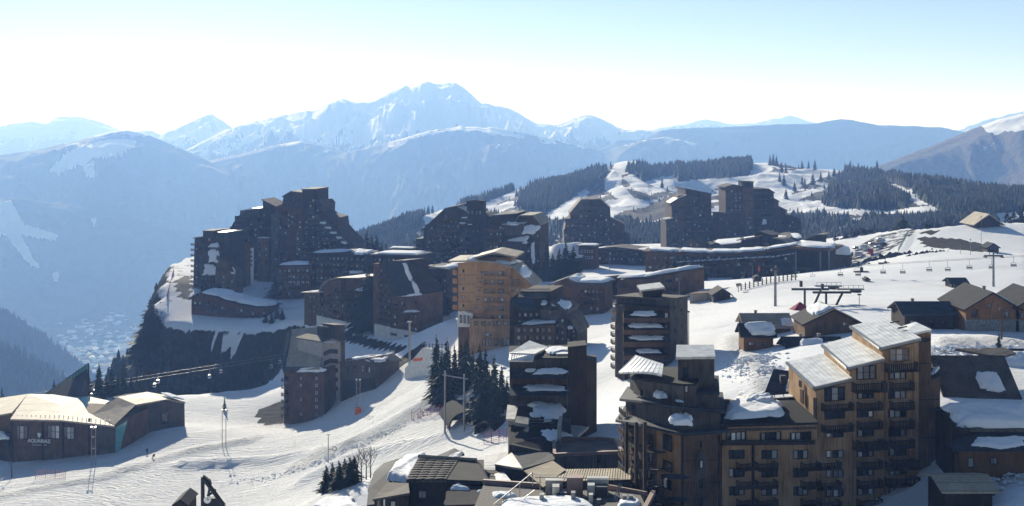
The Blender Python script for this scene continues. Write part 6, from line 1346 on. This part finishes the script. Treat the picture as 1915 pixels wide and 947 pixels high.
for i, (x, yb, h) in enumerate(sorted(((1462,322,16),(1470,326,15),(1458,340,14),(1466,345,16),(1440,312,20),(1446,312,22),(1452,313,19),(1238,352,14),(1500,320,17),(1512,318,16),(1524,318,17),(1590,320,18),(1640,322,20),(1605,321,16),(1500,345,14),(1486,362,16),(1505,352,15),(1520,345,17),(1535,338,15),(1470,372,13),(1560,330,15),(1550,336,14)))):
    best = None
    for v in np.linspace(0, 1, 160):
        p = hill_at(x, v); yy = pix(p)[1]
        if best is None or abs(yy-yb) < best[0]: best = (abs(yy-yb), p)
    spruce(best[1]-Vector((0,0,.5)), h, 'single spruce against snow on the upper ski hill, '+ordn(i, 22), 'single spruces on the ski hill', 1.2)
# scrub and small conifers on the flanks below the rim
N = 26000; fx_, fy_ = rs.uniform(-330, -40, N), rs.uniform(350, 760, N); sdn = rim_sd(fx_, fy_); k = (sdn > 6) & (sdn < 130); fx_, fy_, sdn = fx_[k], fy_[k], sdn[k]
fz_ = gz(fx_, fy_); fpx, fpy = 957.5+fx_*F/fy_, YH-fz_*F/fy_
k = ~in_poly(fpx, fpy, [(385,622),(460,622),(450,680),(395,672)]) & (fbm(fx_/18, fy_/18, 3) > .42); fx_, fy_, fz_, sdn = fx_[k][:5200], fy_[k][:5200], fz_[k][:5200], sdn[k][:5200]
wood('cliff_scrub', 'dark scrub and small conifers covering the cliff and the gully', np.stack([fx_, fy_, fz_-.4], 1), np.where(sdn > 45, rs.uniform(4, 11, len(fx_)), rs.uniform(1.5, 4.5, len(fx_))), wide=1.5)
# woods on the two nearest left-hand slopes
for nm, lab in (('darkest wooded slope at the left edge', 'distant forest on the nearest slope at the left edge'), ('dark wooded slope at the left edge above the valley town', 'distant forest on the slope above the valley town')):
    o = next(x for x in bpy.data.objects if x.get('label') == nm); co = np.zeros(len(o.data.vertices)*3); o.data.vertices.foreach_get('co', co); co = co.reshape(-1, 420, 3)
    a = rs.uniform(12, co.shape[0]-2, 30000); c = rs.uniform(0, 418, 30000); ai, cj = a.astype(int), c.astype(int); t = (a-ai)[:,None]; u = (c-cj)[:,None]
    p = (co[ai,cj]*(1-u)+co[ai,cj+1]*u)*(1-t)+(co[ai+1,cj]*(1-u)+co[ai+1,cj+1]*u)*t
    px_, py_ = 957.5+p[:,0]*F/p[:,1], YH-p[:,2]*F/p[:,1]; s = (px_ > -60) & (px_ < 330) & (py_ > 560) & (py_ < 900); p = p[s][:6000]
    wood('forest', lab, p, rs.uniform(14, 24, len(p)), wide=1.2)
# ---------------- the valley town
def town_house(i):
    m = MB(); w, d, h = 1, 1.1, .55; m.box((0,0,-.2), w, d, h+.2, 0, 0); k = len(m.v)
    m.v += [(-.6,-.7,h-.05),(.6,-.7,h-.05),(0,-.7,h+.42),(-.6,.7,h-.05),(.6,.7,h-.05),(0,.7,h+.42)]; m.f += [(k,k+2,k+5,k+3),(k+2,k+1,k+4,k+5),(k,k+1,k+2),(k+3,k+5,k+4),(k,k+3,k+4,k+1)]; m.m += [1]*5
    return unit_mesh('town_house', m, ['render_white' if i % 2 else 'wood_brown', 'snow' if i % 3 else 'slate'])
TH = [town_house(i) for i in range(6)]; rt = random.Random(4); cnt = 0
while cnt < 260:
    x = rt.gauss(190, 55); y = rt.gauss(645, 42)
    if not (85 < x < 290 and 560 < y < 745): continue
    if rt.random() < .35 and x < 150: continue
    p = PZ(x, y, -895.0)
    o = bpy.data.objects.new('town_house', TH[cnt % 6]); col.objects.link(o); p.z = -905+float((fbm(np.array([p.x/900]), np.array([p.y/900]), 4)[0]-.5)*50)-1; o.location = p; s = rt.uniform(10, 24); o.scale = (s*rt.uniform(.8,1.4), s*rt.uniform(.8,1.5), s*.75); o.rotation_euler.z = rt.uniform(0, 3.14)
    tag(o, 'tiny snow roofed house of the town far down in the valley', 'house', 'houses of the valley town'); cnt += 1
# ================================================================== lifts, lamps, fences
def up(p, h): return p+Vector((0,0,h))
def thing(name, label, cat, p, group=None): return empty(name, p, label, cat, group)
def lamp_pair(px, d, yt, label, orange=False):
    p = on_ground(px, d); h = (-(yt-YH)*d/F)-p.z; e = thing('lamp_post', label, 'lamp post', p, 'double lamp posts')
    for s in (-.55, .55):
        a = p+Vector((s,0,-.6)); MB().bar(a, up(a,h+.6), .13, 6, r2=.09).build('pole', 'steel', e); t = up(p+Vector((s,0,0)), h); MB().box((t.x,t.y-.15,t.z), .5, .6, .3).build('lamp_head', 'lampglass', e); MB().bar(t, t+Vector((s*.9,-.3,.35)), .06, 5).build('bracket', 'steel', e)
    m = MB()
    for f in (.45,.75,.97): m.bar(up(p+Vector((-.55,0,0)),h*f), up(p+Vector((.55,0,0)),h*f), .06, 5)
    m.build('cross_bar', 'steel', e)
    if orange: MB().box((p.x,p.y,p.z-.3), 1.9, .9, 2.2).build('crash_pad', 'orange_paint', e)
lamp_pair(175, 350, 800, 'double lamp post in front of the lettered hall'); lamp_pair(419, 370, 768, 'double lamp post casting a long shadow on the run'); lamp_pair(670, 385, 711, 'double lamp post with orange crash pad', True)
p = on_ground(614, 318); e = thing('snow_gun', 'tall snow lance post with a ring of nozzles beside the run', 'snow gun', p); MB().bar(up(p,-.6), up(p,8.2), .14, 7, r2=.09).build('pole', 'steel', e); m = MB()
for i in range(10): a = 2*math.pi*i/10; c = a+.63; m.bar(up(p,4.6)+Vector((1.6+.55*math.cos(a),0,.55*math.sin(a))), up(p,4.6)+Vector((1.6+.55*math.cos(c),0,.55*math.sin(c))), .09, 5)
m.bar(up(p,4.4), up(p,4.6)+Vector((1.1,0,0)), .1, 5).build('fan_ring', 'steel_dark', e); MB().bar(up(p,8.2)+Vector((-.5,0,0)), up(p,8.3)+Vector((.5,0,0)), .08, 5).build('lance_head', 'steel_dark', e)
# gantry over the run
pa, pb = on_ground(832, 300), on_ground(868, 296); e = thing('gantry', 'goal shaped steel gantry of two poles over the snow run', 'gantry', (pa+pb)/2)
for p, yt in ((pa,694),(pb,700)): h = (-(yt-YH)*p.y/F)-p.z; MB().bar(up(p,-1), up(p,h), .26, 8, r2=.2).build('pole', 'steel', e)
ta, tb = up(pa, (-(702-YH)*pa.y/F)-pa.z), up(pb, (-(708-YH)*pb.y/F)-pb.z); MB().bar(ta+(ta-tb).normalized()*.8, tb+(tb-ta).normalized()*1.2, .16, 6).build('cross_bar', 'steel', e)
p = on_ground(766, 410); e = thing('pylon', 'grey concrete pole with lamps beside the road wall', 'pole', p); h = (-(604-YH)*410/F)-p.z; MB().bar(up(p,-1), up(p,h), .45, 8, r2=.35).build('pole', 'concrete', e); MB().box((p.x,p.y,p.z+h), 1.6, .5, .5).build('lamp_head', 'steel', e)
# tunnel hoods
def tunnel(px, d, w, h, L, ang, label):
    p = on_ground(px, d); e = thing('tunnel', label, 'tunnel', p); ca, sa = math.cos(ang), math.sin(ang); n = 12
    o_, i_ = [], []
    for k in range(n+1):
        a = math.pi*k/n; o_.append((w*math.cos(a), h*math.sin(a))); i_.append((w*.9*math.cos(a), h*.9*math.sin(a)))
    W_ = lambda x, y, z: (p.x+x*ca-y*sa, p.y+x*sa+y*ca, p.z-.6+z)
    m = MB()
    for k in range(n):
        for (A, B_) in ((o_[k], o_[k+1]),): m.quad(W_(A[0],0,A[1]), W_(B_[0],0,B_[1]), W_(B_[0],L,B_[1]), W_(A[0],L,A[1]))
        m.quad(W_(i_[k][0],0,i_[k][1]), W_(i_[k][0],L,i_[k][1]), W_(i_[k+1][0],L,i_[k+1][1]), W_(i_[k+1][0],0,i_[k+1][1])); m.quad(W_(o_[k][0],0,o_[k][1]), W_(i_[k][0],0,i_[k][1]), W_(i_[k+1][0],0,i_[k+1][1]), W_(o_[k+1][0],0,o_[k+1][1]))
    m.build('hood', 'felt', e); m = MB(); m.v = [W_(x, L*.6, z) for x, z in i_]; m.f = [tuple(range(n+1))]; m.m = [0]; m.build('back_wall', 'black', e)
tunnel(872, 300, 4.4, 4.0, 14, .2, 'dark arched tunnel mouth between the gantry and the spruces'); tunnel(907, 285, 3.4, 3.4, 12, -.7, 'second lower tunnel hood slanting toward the centre block')
def net(a, c, h, label, mat, posts=4, cat='fence', dens=14):
    a, c = Vector(a), Vector(c); e = thing('net_fence', label, cat, (a+c)/2); m = MB()
    for k in range(7): m.bar(up(a, h*(.08+.15*k)), up(c, h*(.08+.15*k)), .028, 3)
    nn = max(6, int((c-a).length*1.6))
    for k in range(nn): q_ = a.lerp(c, k/nn); m.bar(up(q_, .05*h), up(q_, h), .028, 3)
    m.build('netting', mat, e)
    for k in range(posts): q_ = a.lerp(c, k/(posts-1)); MB().bar(up(q_,-.5), up(q_,h*1.1), .06, 5).build('post', 'steel_dark', e)
net(on_ground(770,330), on_ground(840,318), 2.6, 'long red safety net up the right side of the run', 'red_fabric', 5); net(on_ground(840,318), on_ground(905,310), 2.6, 'red safety net behind the gantry poles', 'red_fabric', 4); net(on_ground(905,275), on_ground(948,268), 2.6, 'dark red net beside the tunnel hood', 'red_fabric', 4)
net(on_ground(66,338), on_ground(122,335), 2.4, 'short red net in the snow before the lettered hall', 'red_fabric', 4); net(on_ground(312,585), on_ground(325,640), 2.5, 'red net along the cliff edge path', 'red_fabric', 5); net(on_ground(655,452), on_ground(700,440), 2.2, 'net along the sunken road below the residences', 'red_fabric', 4)
net(on_ground(795,465), on_ground(812,490), 2.6, 'green net beside the road bend', 'green_fabric', 4); net(on_ground(1680,560), on_ground(1698,600), 2.2, 'green net beside the access road', 'green_fabric', 4)
# wooden barrier on the snowfield
a, c = on_ground(1386, 412), on_ground(1488, 418); e = thing('barrier', 'long wooden barrier with dark posts on the snowfield', 'fence', (a+c)/2)
for k in range(14): q_ = a.lerp(c, k/13); q_.z = gzs(q_.x, q_.y); MB().box((q_.x,q_.y,q_.z-.3), .35, .2, 2.6).build('post', DK, e)
for hh in (.5, 1.1, 1.7): MB().bar(up(a,hh), up(c,hh), .07, 4).build('rail', 'roof_tan', e)
p = on_ground(1418, 425); e = thing('flag', 'red flag on a pole above the round booth', 'flag', p); hf = (-(497-YH)*425/F)-p.z; MB().bar(p, up(p,hf), .06, 5).build('pole', 'steel', e); m = MB(); f = up(p,hf); m.prism([f, f+Vector((.7,.1,-.5)), f+Vector((.6,.1,-2.2)), f+Vector((0,0,-1.9))], (0,.04,0)); fix_normals(m.build('cloth', 'red_paint', e))
# chair lift
def pylon(px, d, yt, label, w=6.0, name='lift_pylon'):
    p = on_ground(px, d); h = (-(yt-YH)*d/F)-p.z; e = thing(name, label, 'pylon', p); MB().bar(up(p,-1), up(p,h), .42, 8, r2=.3).build('mast', 'steel', e); t = up(p,h-1.2); MB().box((t.x,t.y,t.z), w, .6, .45).build('cross_arm', 'steel_dark', e)
    for s in (-1, 1):
        q_ = t+Vector((s*w*.45,0,-.35)); MB().box((q_.x,q_.y,q_.z), .5, 2.4, .35).build('sheave', 'steel_dark', e); MB().bar(t+Vector((s*w*.18,0,.4)), t+Vector((s*w*.25,0,1.6)), .1, 5).build('lifting_frame', 'steel_dark', e)
    return t
tA = pylon(1858, 400, 473, 'T shaped chairlift pylon on the right of the snowfield'); tB = pylon(1450, 345, 497, 'tall slim lift pylon left on the snowfield', 2.0)
def drive(px, d, yt, label):
    p = on_ground(px, d); h = (-(yt-YH)*d/F)-p.z; e = thing('lift_drive', label, 'lift station', p, 'twin lift drive stands'); t = up(p,h); MB().bar(up(p,-1), up(p,h), .3, 8).build('leg', 'steel_dark', e); MB().bar(p+Vector((2.6,2,-1)), t+Vector((5,2,0)), .32, 8).build('leg', 'steel_dark', e)
    MB().box((t.x+1.5,t.y,t.z-.3), 10, .6, .55).build('boom', 'steel_dark', e); MB().box((t.x+6.5,t.y+1,t.z+.6), 7, 2, .2).build('walkway', 'steel_dark', e); m = MB()
    for k in range(6): m.bar(t+Vector((3.2+1.3*k,-.02,.78)), t+Vector((3.2+1.3*k,-.02,1.8)), .06, 4)
    m.bar(t+Vector((3.2,-.02,1.8)), t+Vector((9.7,-.02,1.8)), .06, 4).build('railing', 'steel', e); MB().box((t.x-1,t.y,t.z+.6), .7, .7, 1.6).build('winch', 'steel_dark', e)
    m = MB(); m.bar(t+Vector((8,1,.4)), t+Vector((8,1,-.1)), 1.5, 14).build('bull_wheel', 'steel_dark', e)
drive(1505, 330, 541, 'left one of the twin lift drive stands'); drive(1545, 322, 547, 'right one of the twin lift drive stands')
far = Vector((tB.x-55, tB.y+130, tB.z+5)); near = tA+(tA-P(1573,497,430))*.5
R0, R1 = tA+Vector((-2.7,0,-.5)), P(1440,506,445); Rr = tA+(tA-R1)*.35
e = thing('lift_cable', 'pair of thin chairlift cables across the snowfield', 'cable', R1)
for s in (0, 5.4): MB().bar(R1+Vector((s,0,0)), Rr+Vector((s-2.7,0,-.5)), .05, 4).build('cable', 'steel_dark', e)
mc = MB(); mc.bar((0,0,0), (0,0,-2.1), .05, 5)
for a_, c_ in (((-.8,0,-2.1),(.8,0,-2.1)),((-.8,0,-2.1),(-.9,-.1,-3.2)),((.8,0,-2.1),(.9,-.1,-3.2)),((-.9,-.1,-3.2),(-.9,-.6,-3.25)),((.9,-.1,-3.2),(.9,-.6,-3.25))): mc.bar(a_, c_, .06, 5)
CH_F = unit_mesh('chair_frame', mc, ['steel_dark']); ms = MB(); ms.box((0,-.35,-3.3), 1.9, .6, .1); CH_S = unit_mesh('seat', ms, ['steel']); ms = MB(); ms.box((0,-.02,-3.1), 1.8, .07, .55); CH_B = unit_mesh('backrest', ms, ['steel'])
def chair(p, label, group):
    e = thing('lift_chair', label, 'lift chair', p, group)
    for nm, me in (('hanger', CH_F), ('seat', CH_S), ('backrest', CH_B)): o = bpy.data.objects.new(nm, me); col.objects.link(o); o.parent = e
for i, (x, s) in enumerate(((1486,0),(1520,5.4),(1572,0),(1605,5.4),(1651,0),(1688,5.4),(1737,0),(1772,5.4),(1813,0),(1855,5.4),(1895,0))):
    A, B_ = R1+Vector((s,0,0)), Rr+Vector((s-2.7,0,-.5)); best = min((A.lerp(B_, k/400) for k in range(401)), key=lambda p: abs(pix(p)[0]-x)); chair(best-Vector((0,0,.06)), 'empty chair hanging from the lift over the bright snowfield, '+ordn(i, 11), 'chairs of the snowfield lift')
# cable over the gully with small cabins
e = thing('lift_cable', 'pair of lift cables crossing in front of the cliff', 'cable', P(20,745,430))
for s in (0, 1): MB().bar(P(0,752-6*s,430), P(535,668-6*s,505), .07, 4).build('cable', 'steel', e)
for i, (x, s) in enumerate(((172,0),(177,1),(289,0),(296,1),(392,0),(413,1),(508,0),(524,1))):
    A, B_ = P(0,752-6*s,430), P(535,668-6*s,505); best = min((A.lerp(B_, k/400) for k in range(401)), key=lambda p: abs(pix(p)[0]-x)); c = thing('gondola', 'small pale cabin hanging in front of the dark cliff, '+ordn(i, 8), 'gondola', best, 'cabins over the gully')
    MB().bar(best, up(best,-2.2), .06, 4).build('hanger', 'steel', c); q_ = up(best,-4.0); m = MB(); m.box((q_.x,q_.y,q_.z+.5), 1.0, 1.0, 1.2).box((q_.x,q_.y,q_.z+1.7), .8, .8, .15).build('cabin', 'metal_roof', c); MB().box((q_.x,q_.y-.52,q_.z+.8), .9, .06, .7).build('cabin_window', 'glass', c)
# lift pillars, spray gun, small poles
for px, d, yt, lb in ((1611,455,500,'dark blue lift pillar beside the tiny booth'),(1656,500,489,'dark blue lift pillar further up the snowfield')):
    p = on_ground(px, d); h = (-(yt-YH)*d/F)-p.z; e = thing('lift_pillar', lb, 'pylon', p); MB().box((p.x,p.y,p.z-.5), 1.0, 1.0, h+.5).build('column', 'steel_dark', e); MB().bar(up(p,h), up(p,h+1.3), .1, 5).build('stub', 'steel', e); MB().box((p.x,p.y,p.z-.4), 5, 3, .7).build('footing', 'felt', e)
p = on_ground(1381, 410); e = thing('snow_gun', 'small snow gun on a stand beside the snowfield hut', 'snow gun', p); MB().bar(up(p,-.4), up(p,1.8), .12, 6).build('stand', 'steel', e); MB().bar(up(p,2.2)+Vector((-.7,0,-.1)), up(p,2.4)+Vector((.7,0,.1)), .65, 10, r2=.5).build('barrel', 'roof_tan', e)
for px, d, yt, lb in ((1607,318,551,'floodlight pole right of the lift drives'),(1873,258,578,'brown timber pole before the large timber chalet'),(1407,470,497,'thin pole behind the wooden barrier'),(1815,500,448,'thin pole by the earth bank'),(1796,505,456,'thin signal pole by the lift deck'),(1835,545,405,'thin pole on the snow crest'),(1270,400,520,'thin pole beside the storage cabin'),(1140,560,478,'thin lamp pole between the low houses'),(1288,295,583,'dark pole behind the pale side wall')):
    p = on_ground(px, d); h = max(2.5, (-(yt-YH)*d/F)-p.z); e = thing('pole', lb, 'pole', p); w_ = .22 if px in (1873,) else .1; MB().bar(up(p,-.6), up(p,h), w_, 6, r2=w_*.8).build('shaft', 'wood_brown' if px == 1873 else 'steel', e); MB().box((p.x,p.y,p.z+h-.2), .9 if px in (1607,1873) else .4, .4, .35).build('head', 'steel_dark', e)
# vehicles in the car park
def car(px, d, rz, paint, label, kind='car'):
    p = on_ground(px, d); e = thing('parked_'+kind, label, kind, p); L, Wd, H = (4.3,1.75,1.45) if kind == 'car' else ((5.2,1.95,2.3) if kind == 'van' else (6.0,2.2,2.6)); M = Matrix.Translation(p) @ Matrix.Rotation(rz, 4, 'Z'); T = lambda *a: M @ Vector(a)
    if kind == 'car': prof = [(-L/2,.3),(-L/2,.8),(-L/2+.25,.95),(-L/2+.6,1.35),(-L/2+1,H),(.4,H),(1.1,.98),(L/2-.1,.8),(L/2,.3)]
    elif kind == 'van': prof = [(-L/2,.35),(-L/2,H-.1),(-L/2+.15,H),(1.0,H),(1.75,1.2),(L/2-.05,1.0),(L/2,.35)]
    else: prof = [(-L/2,.5),(-L/2,1.2),(.7,1.2),(.7,H),(2.2,H),(L/2,1.5),(L/2,.5)]
    fix_normals(MB().prism([T(x,-Wd/2,z) for x, z in prof], (M.to_3x3() @ Vector((0,Wd,0)))).build('body', paint, e)); zt = H-.42
    for s in (-1, 1): MB().prism([T(a_,s*(Wd/2+.015),b_) for a_, b_ in ((-L/2+.75,zt-.15),(-L/2+.95,zt+.25),(.3,zt+.25),(.85,zt-.15))], (M.to_3x3() @ Vector((0,s*.02,0)))).build('side_window', 'glass', e)
    for x in (-L/2+.85, L/2-.85):
        for s in (-1, 1): w_ = MB().bar(T(x,s*(Wd/2-.2),.34), T(x,s*(Wd/2+.03),.34), .34, 12).build('wheel', 'rubber', e); MB().bar(T(x,s*(Wd/2+.03),.34), T(x,s*(Wd/2+.05),.34), .19, 8).build('rim', 'steel', w_)
    for s in (-1, 1): MB().box(T(L/2-.04,s*Wd*.36,.68), .1, .3, .16, rz).build('headlight', 'lampglass', e)
for a in ((1596,585,.2,'dark_car','black car at the left end of the car park','car'),(1607,575,.1,'white_paint','white van at the front of the car park','van'),(1617,592,.15,'white_paint','long white van at the back of the car park','van'),(1632,598,.2,'silver_car','silver car at the back of the car park','car'),(1642,585,.3,'silver_car','silver car beside the red truck','car'),(1628,572,1.2,'red_paint','red truck at the front of the car park','truck'),(1603,597,.1,'dark_car','dark car behind the white van','car'),(1650,592,.4,'dark_car','dark car at the right end of the car park','car'),(1646,604,.2,'white_paint','white car at the right back of the car park','car')): car(*a)
# boulder heaps and lumps of ploughed snow
def heap(px, d, w, dp, n, smin, smax, mat, label, name='boulder_heap', hgt=1.6, flat=.8):
    p0 = on_ground(px, d); r = random.Random(px); m = MB()
    for i in range(n):
        u, v = r.gauss(0,.35), r.gauss(0,.35); x, y = p0.x+u*w, p0.y+v*dp; z = gzs(x, y)+max(0, 1-(u*u+v*v)*2.2)*hgt*r.random(); s = r.uniform(smin, smax); k = len(m.v)
        for (a_, b_, c_) in ((1,0,0),(-1,0,0),(0,1,0),(0,-1,0),(0,0,1),(0,0,-1)): q_ = Vector((a_,b_,c_))*s*r.uniform(.6,1.2)+Vector((r.uniform(-.2,.2)*s, r.uniform(-.2,.2)*s, 0)); m.v.append((x+q_.x, y+q_.y, z+q_.z*flat))
        for f in ((0,2,4),(2,1,4),(1,3,4),(3,0,4),(2,0,5),(1,2,5),(3,1,5),(0,3,5)): m.f.append(tuple(k+t for t in f)); m.m.append(0)
    return tag(m.build(name, mat), label, None, None, 'stuff')
heap(1655, 545, 17, 10, 90, .5, 1.5, 'felt', 'dark heap of rubble beside the access road'); heap(1632, 640, 26, 12, 140, .7, 1.9, 'gravel_roof', 'pile of boulders above the car park', hgt=4); heap(1730, 520, 12, 6, 40, .3, .9, 'felt', 'low scatter of stones on the snow below the bank', hgt=.6); heap(1572, 520, 14, 8, 60, .3, .8, 'gravel_roof', 'grey rubble patch in the snow by the hall', hgt=.5)
for a in ((1850,245,34,9,170,.4,1.3,'ploughed snow lumps before the large timber chalet'),(1400,252,9,16,130,.3,1.0,'broken snow lumps beside the tan roof chalet'),(1850,168,22,7,120,.25,.8,'dirty snow lumps above the bottom right hut'),(690,330,50,8,200,.25,.75,'broken snow along the bank beside the run'),(890,320,9,6,60,.3,1.0,'piled snow under the spruce clump'),(560,330,40,5,90,.2,.55,'small snow lumps along the lower bank'),(1430,236,8,10,70,.3,.9,'snow lumps behind the wing roof')): heap(*a[:4], int(a[4]*2.2), a[5]*.6, a[6]*.75, 'snow', a[7], 'snow_lumps', .8, .45)
# road wall with railing left of the hotel
b = Bd('retaining_wall', 'white concrete road wall with railing and graffiti left of the spruce clump', 800, 392, 'wall'); b.pl(757, 402, 838, 380); b.block([(757,None),(757,690),(790,651),(838,654),(838,None)], 1.0, 'render_white'); b.block([(772,676),(773,671),(790,669),(790,675)], .05, 'orange_paint', off=.06, name='graffiti'); 
for i in range(9): x = 790+i*6; b.block([(x,655),(x,642),(x+.8,642),(x+.8,655)], .12, 'steel_dark', off=.0, name='railing_post')
b.block([(789,644),(789,643),(838,645),(838,646)], .1, 'steel_dark', name='handrail')
# clock frame at the bottom edge
p = P(400, 947, 172); p.z = gzs(p.x, p.y); e = thing('clock_tower', 'black slanting timber frame with a round white clock at the bottom edge', 'clock tower', p); m = MB()
K = lambda x, y: P(x, y, 172)
m.bar(up(K(380,960),-8), K(379,892), .3, 6).bar(K(379,892), K(418,945), .32, 6).bar(K(394,902), K(388,935), .2, 6).bar(K(403,916), K(384,932), .18, 6).bar(up(K(418,945),0), up(K(418,960),-8), .3, 6); m.build('frame', 'black', e); MB().prism([K(379,890), K(393,900), K(393,906), K(379,905)], (0,.6,0)).build('gusset', 'black', e); fix_normals(MB().prism([K(380,934), K(405,932), K(418,947), K(420,975), K(380,975)], (0,1.2,0)).build('panel', 'black', e)); c = K(388.5,934)+Vector((0,-.3,0)); MB().bar(c, c+Vector((0,.25,0)), .5, 20).build('clock_face', 'white_paint', e); MB().bar(c+Vector((0,-.02,0)), c+Vector((.1,-.02,.32)), .035, 4).bar(c+Vector((0,-.02,0)), c+Vector((.26,-.02,.05)), .035, 4).build('clock_hand', 'black', e)
b = chalet('tip of a dark gabled roof at the bottom edge beside the clock frame', 338, 172, (325,350,946,937), 5, 'y', DK, 'roof_dark', None, name='hut', cat='roof', over=.3)
snow_blob([P(596,938,176), P(660,936,176), P(690,960,165), P(585,962,165)], 1.0, 5, None, 'snow_mound'); o = bpy.data.objects['snow_mound']; tag(o, 'bright smooth snow cap at the bottom edge left of the kiosk', 'snow')
# red parasol behind the chalets
p = on_ground(1496, 306); e = thing('parasol', 'red parasol between the tan roof chalet and the gabled chalet', 'parasol', p); MB().bar(p, up(p,3), .06, 5).build('pole', 'steel', e); MB().bar(up(p,2.4), up(p,4.2), 2.8, 8, r2=.1).build('canopy', 'red_fabric', e)
# people
def person(px, d, label, lean=0.0):
    p = on_ground(px, d); V = [(0,0,.95),(0,0,1.2),(0,.0,1.45),(0,.0,1.55),(0,-.02,1.68),(.1,0,.92),(.13,-.05,.5),(.13,.0,.06),(.13,-.14,.03),(-.1,0,.92),(-.14,.1,.5),(-.14,.16,.06),(-.14,.02,.03),(.2,0,1.42),(.3,-.05,1.15),(.3,-.2,.95),(-.2,0,1.42),(-.3,.03,1.15),(-.32,-.12,.95)]
    E = [(0,1),(1,2),(2,3),(3,4),(0,5),(5,6),(6,7),(7,8),(0,9),(9,10),(10,11),(11,12),(2,13),(13,14),(14,15),(2,16),(16,17),(17,18)]; Rr_ = [.17,.17,.18,.07,.12,.11,.085,.06,.05,.11,.085,.06,.05,.09,.065,.05,.09,.065,.05]
    me = bpy.data.meshes.new('person'); me.from_pydata(V, E, []); o = bpy.data.objects.new('person', me); col.objects.link(o); o.location = p; o.rotation_euler = (0, lean, 0); md = o.modifiers.new('skin', 'SKIN'); o.modifiers.new('sub', 'SUBSURF').levels = 1
    for i, r_ in enumerate(Rr_): me.skin_vertices[0].data[i].radius = (r_, r_)
    me.skin_vertices[0].data[0].use_root = True; me.materials.append(MATS['cloth_dark']); tag(o, label, 'person'); h = MB(); h.bar((0,-.03,1.6), (0,-.03,1.8), .1, 10, r2=.09); hh = bpy.data.objects.new('hat', unit_mesh('hat', h, ['cloth_dark'])); col.objects.link(hh); hh.parent = o
person(275, 365, 'person in dark clothes standing on the snow below the lettered hall'); person(284, 358, 'person in dark clothes bending beside the standing one', .5); person(601, 416, 'person in dark clothes at the foot of the tan roof building')
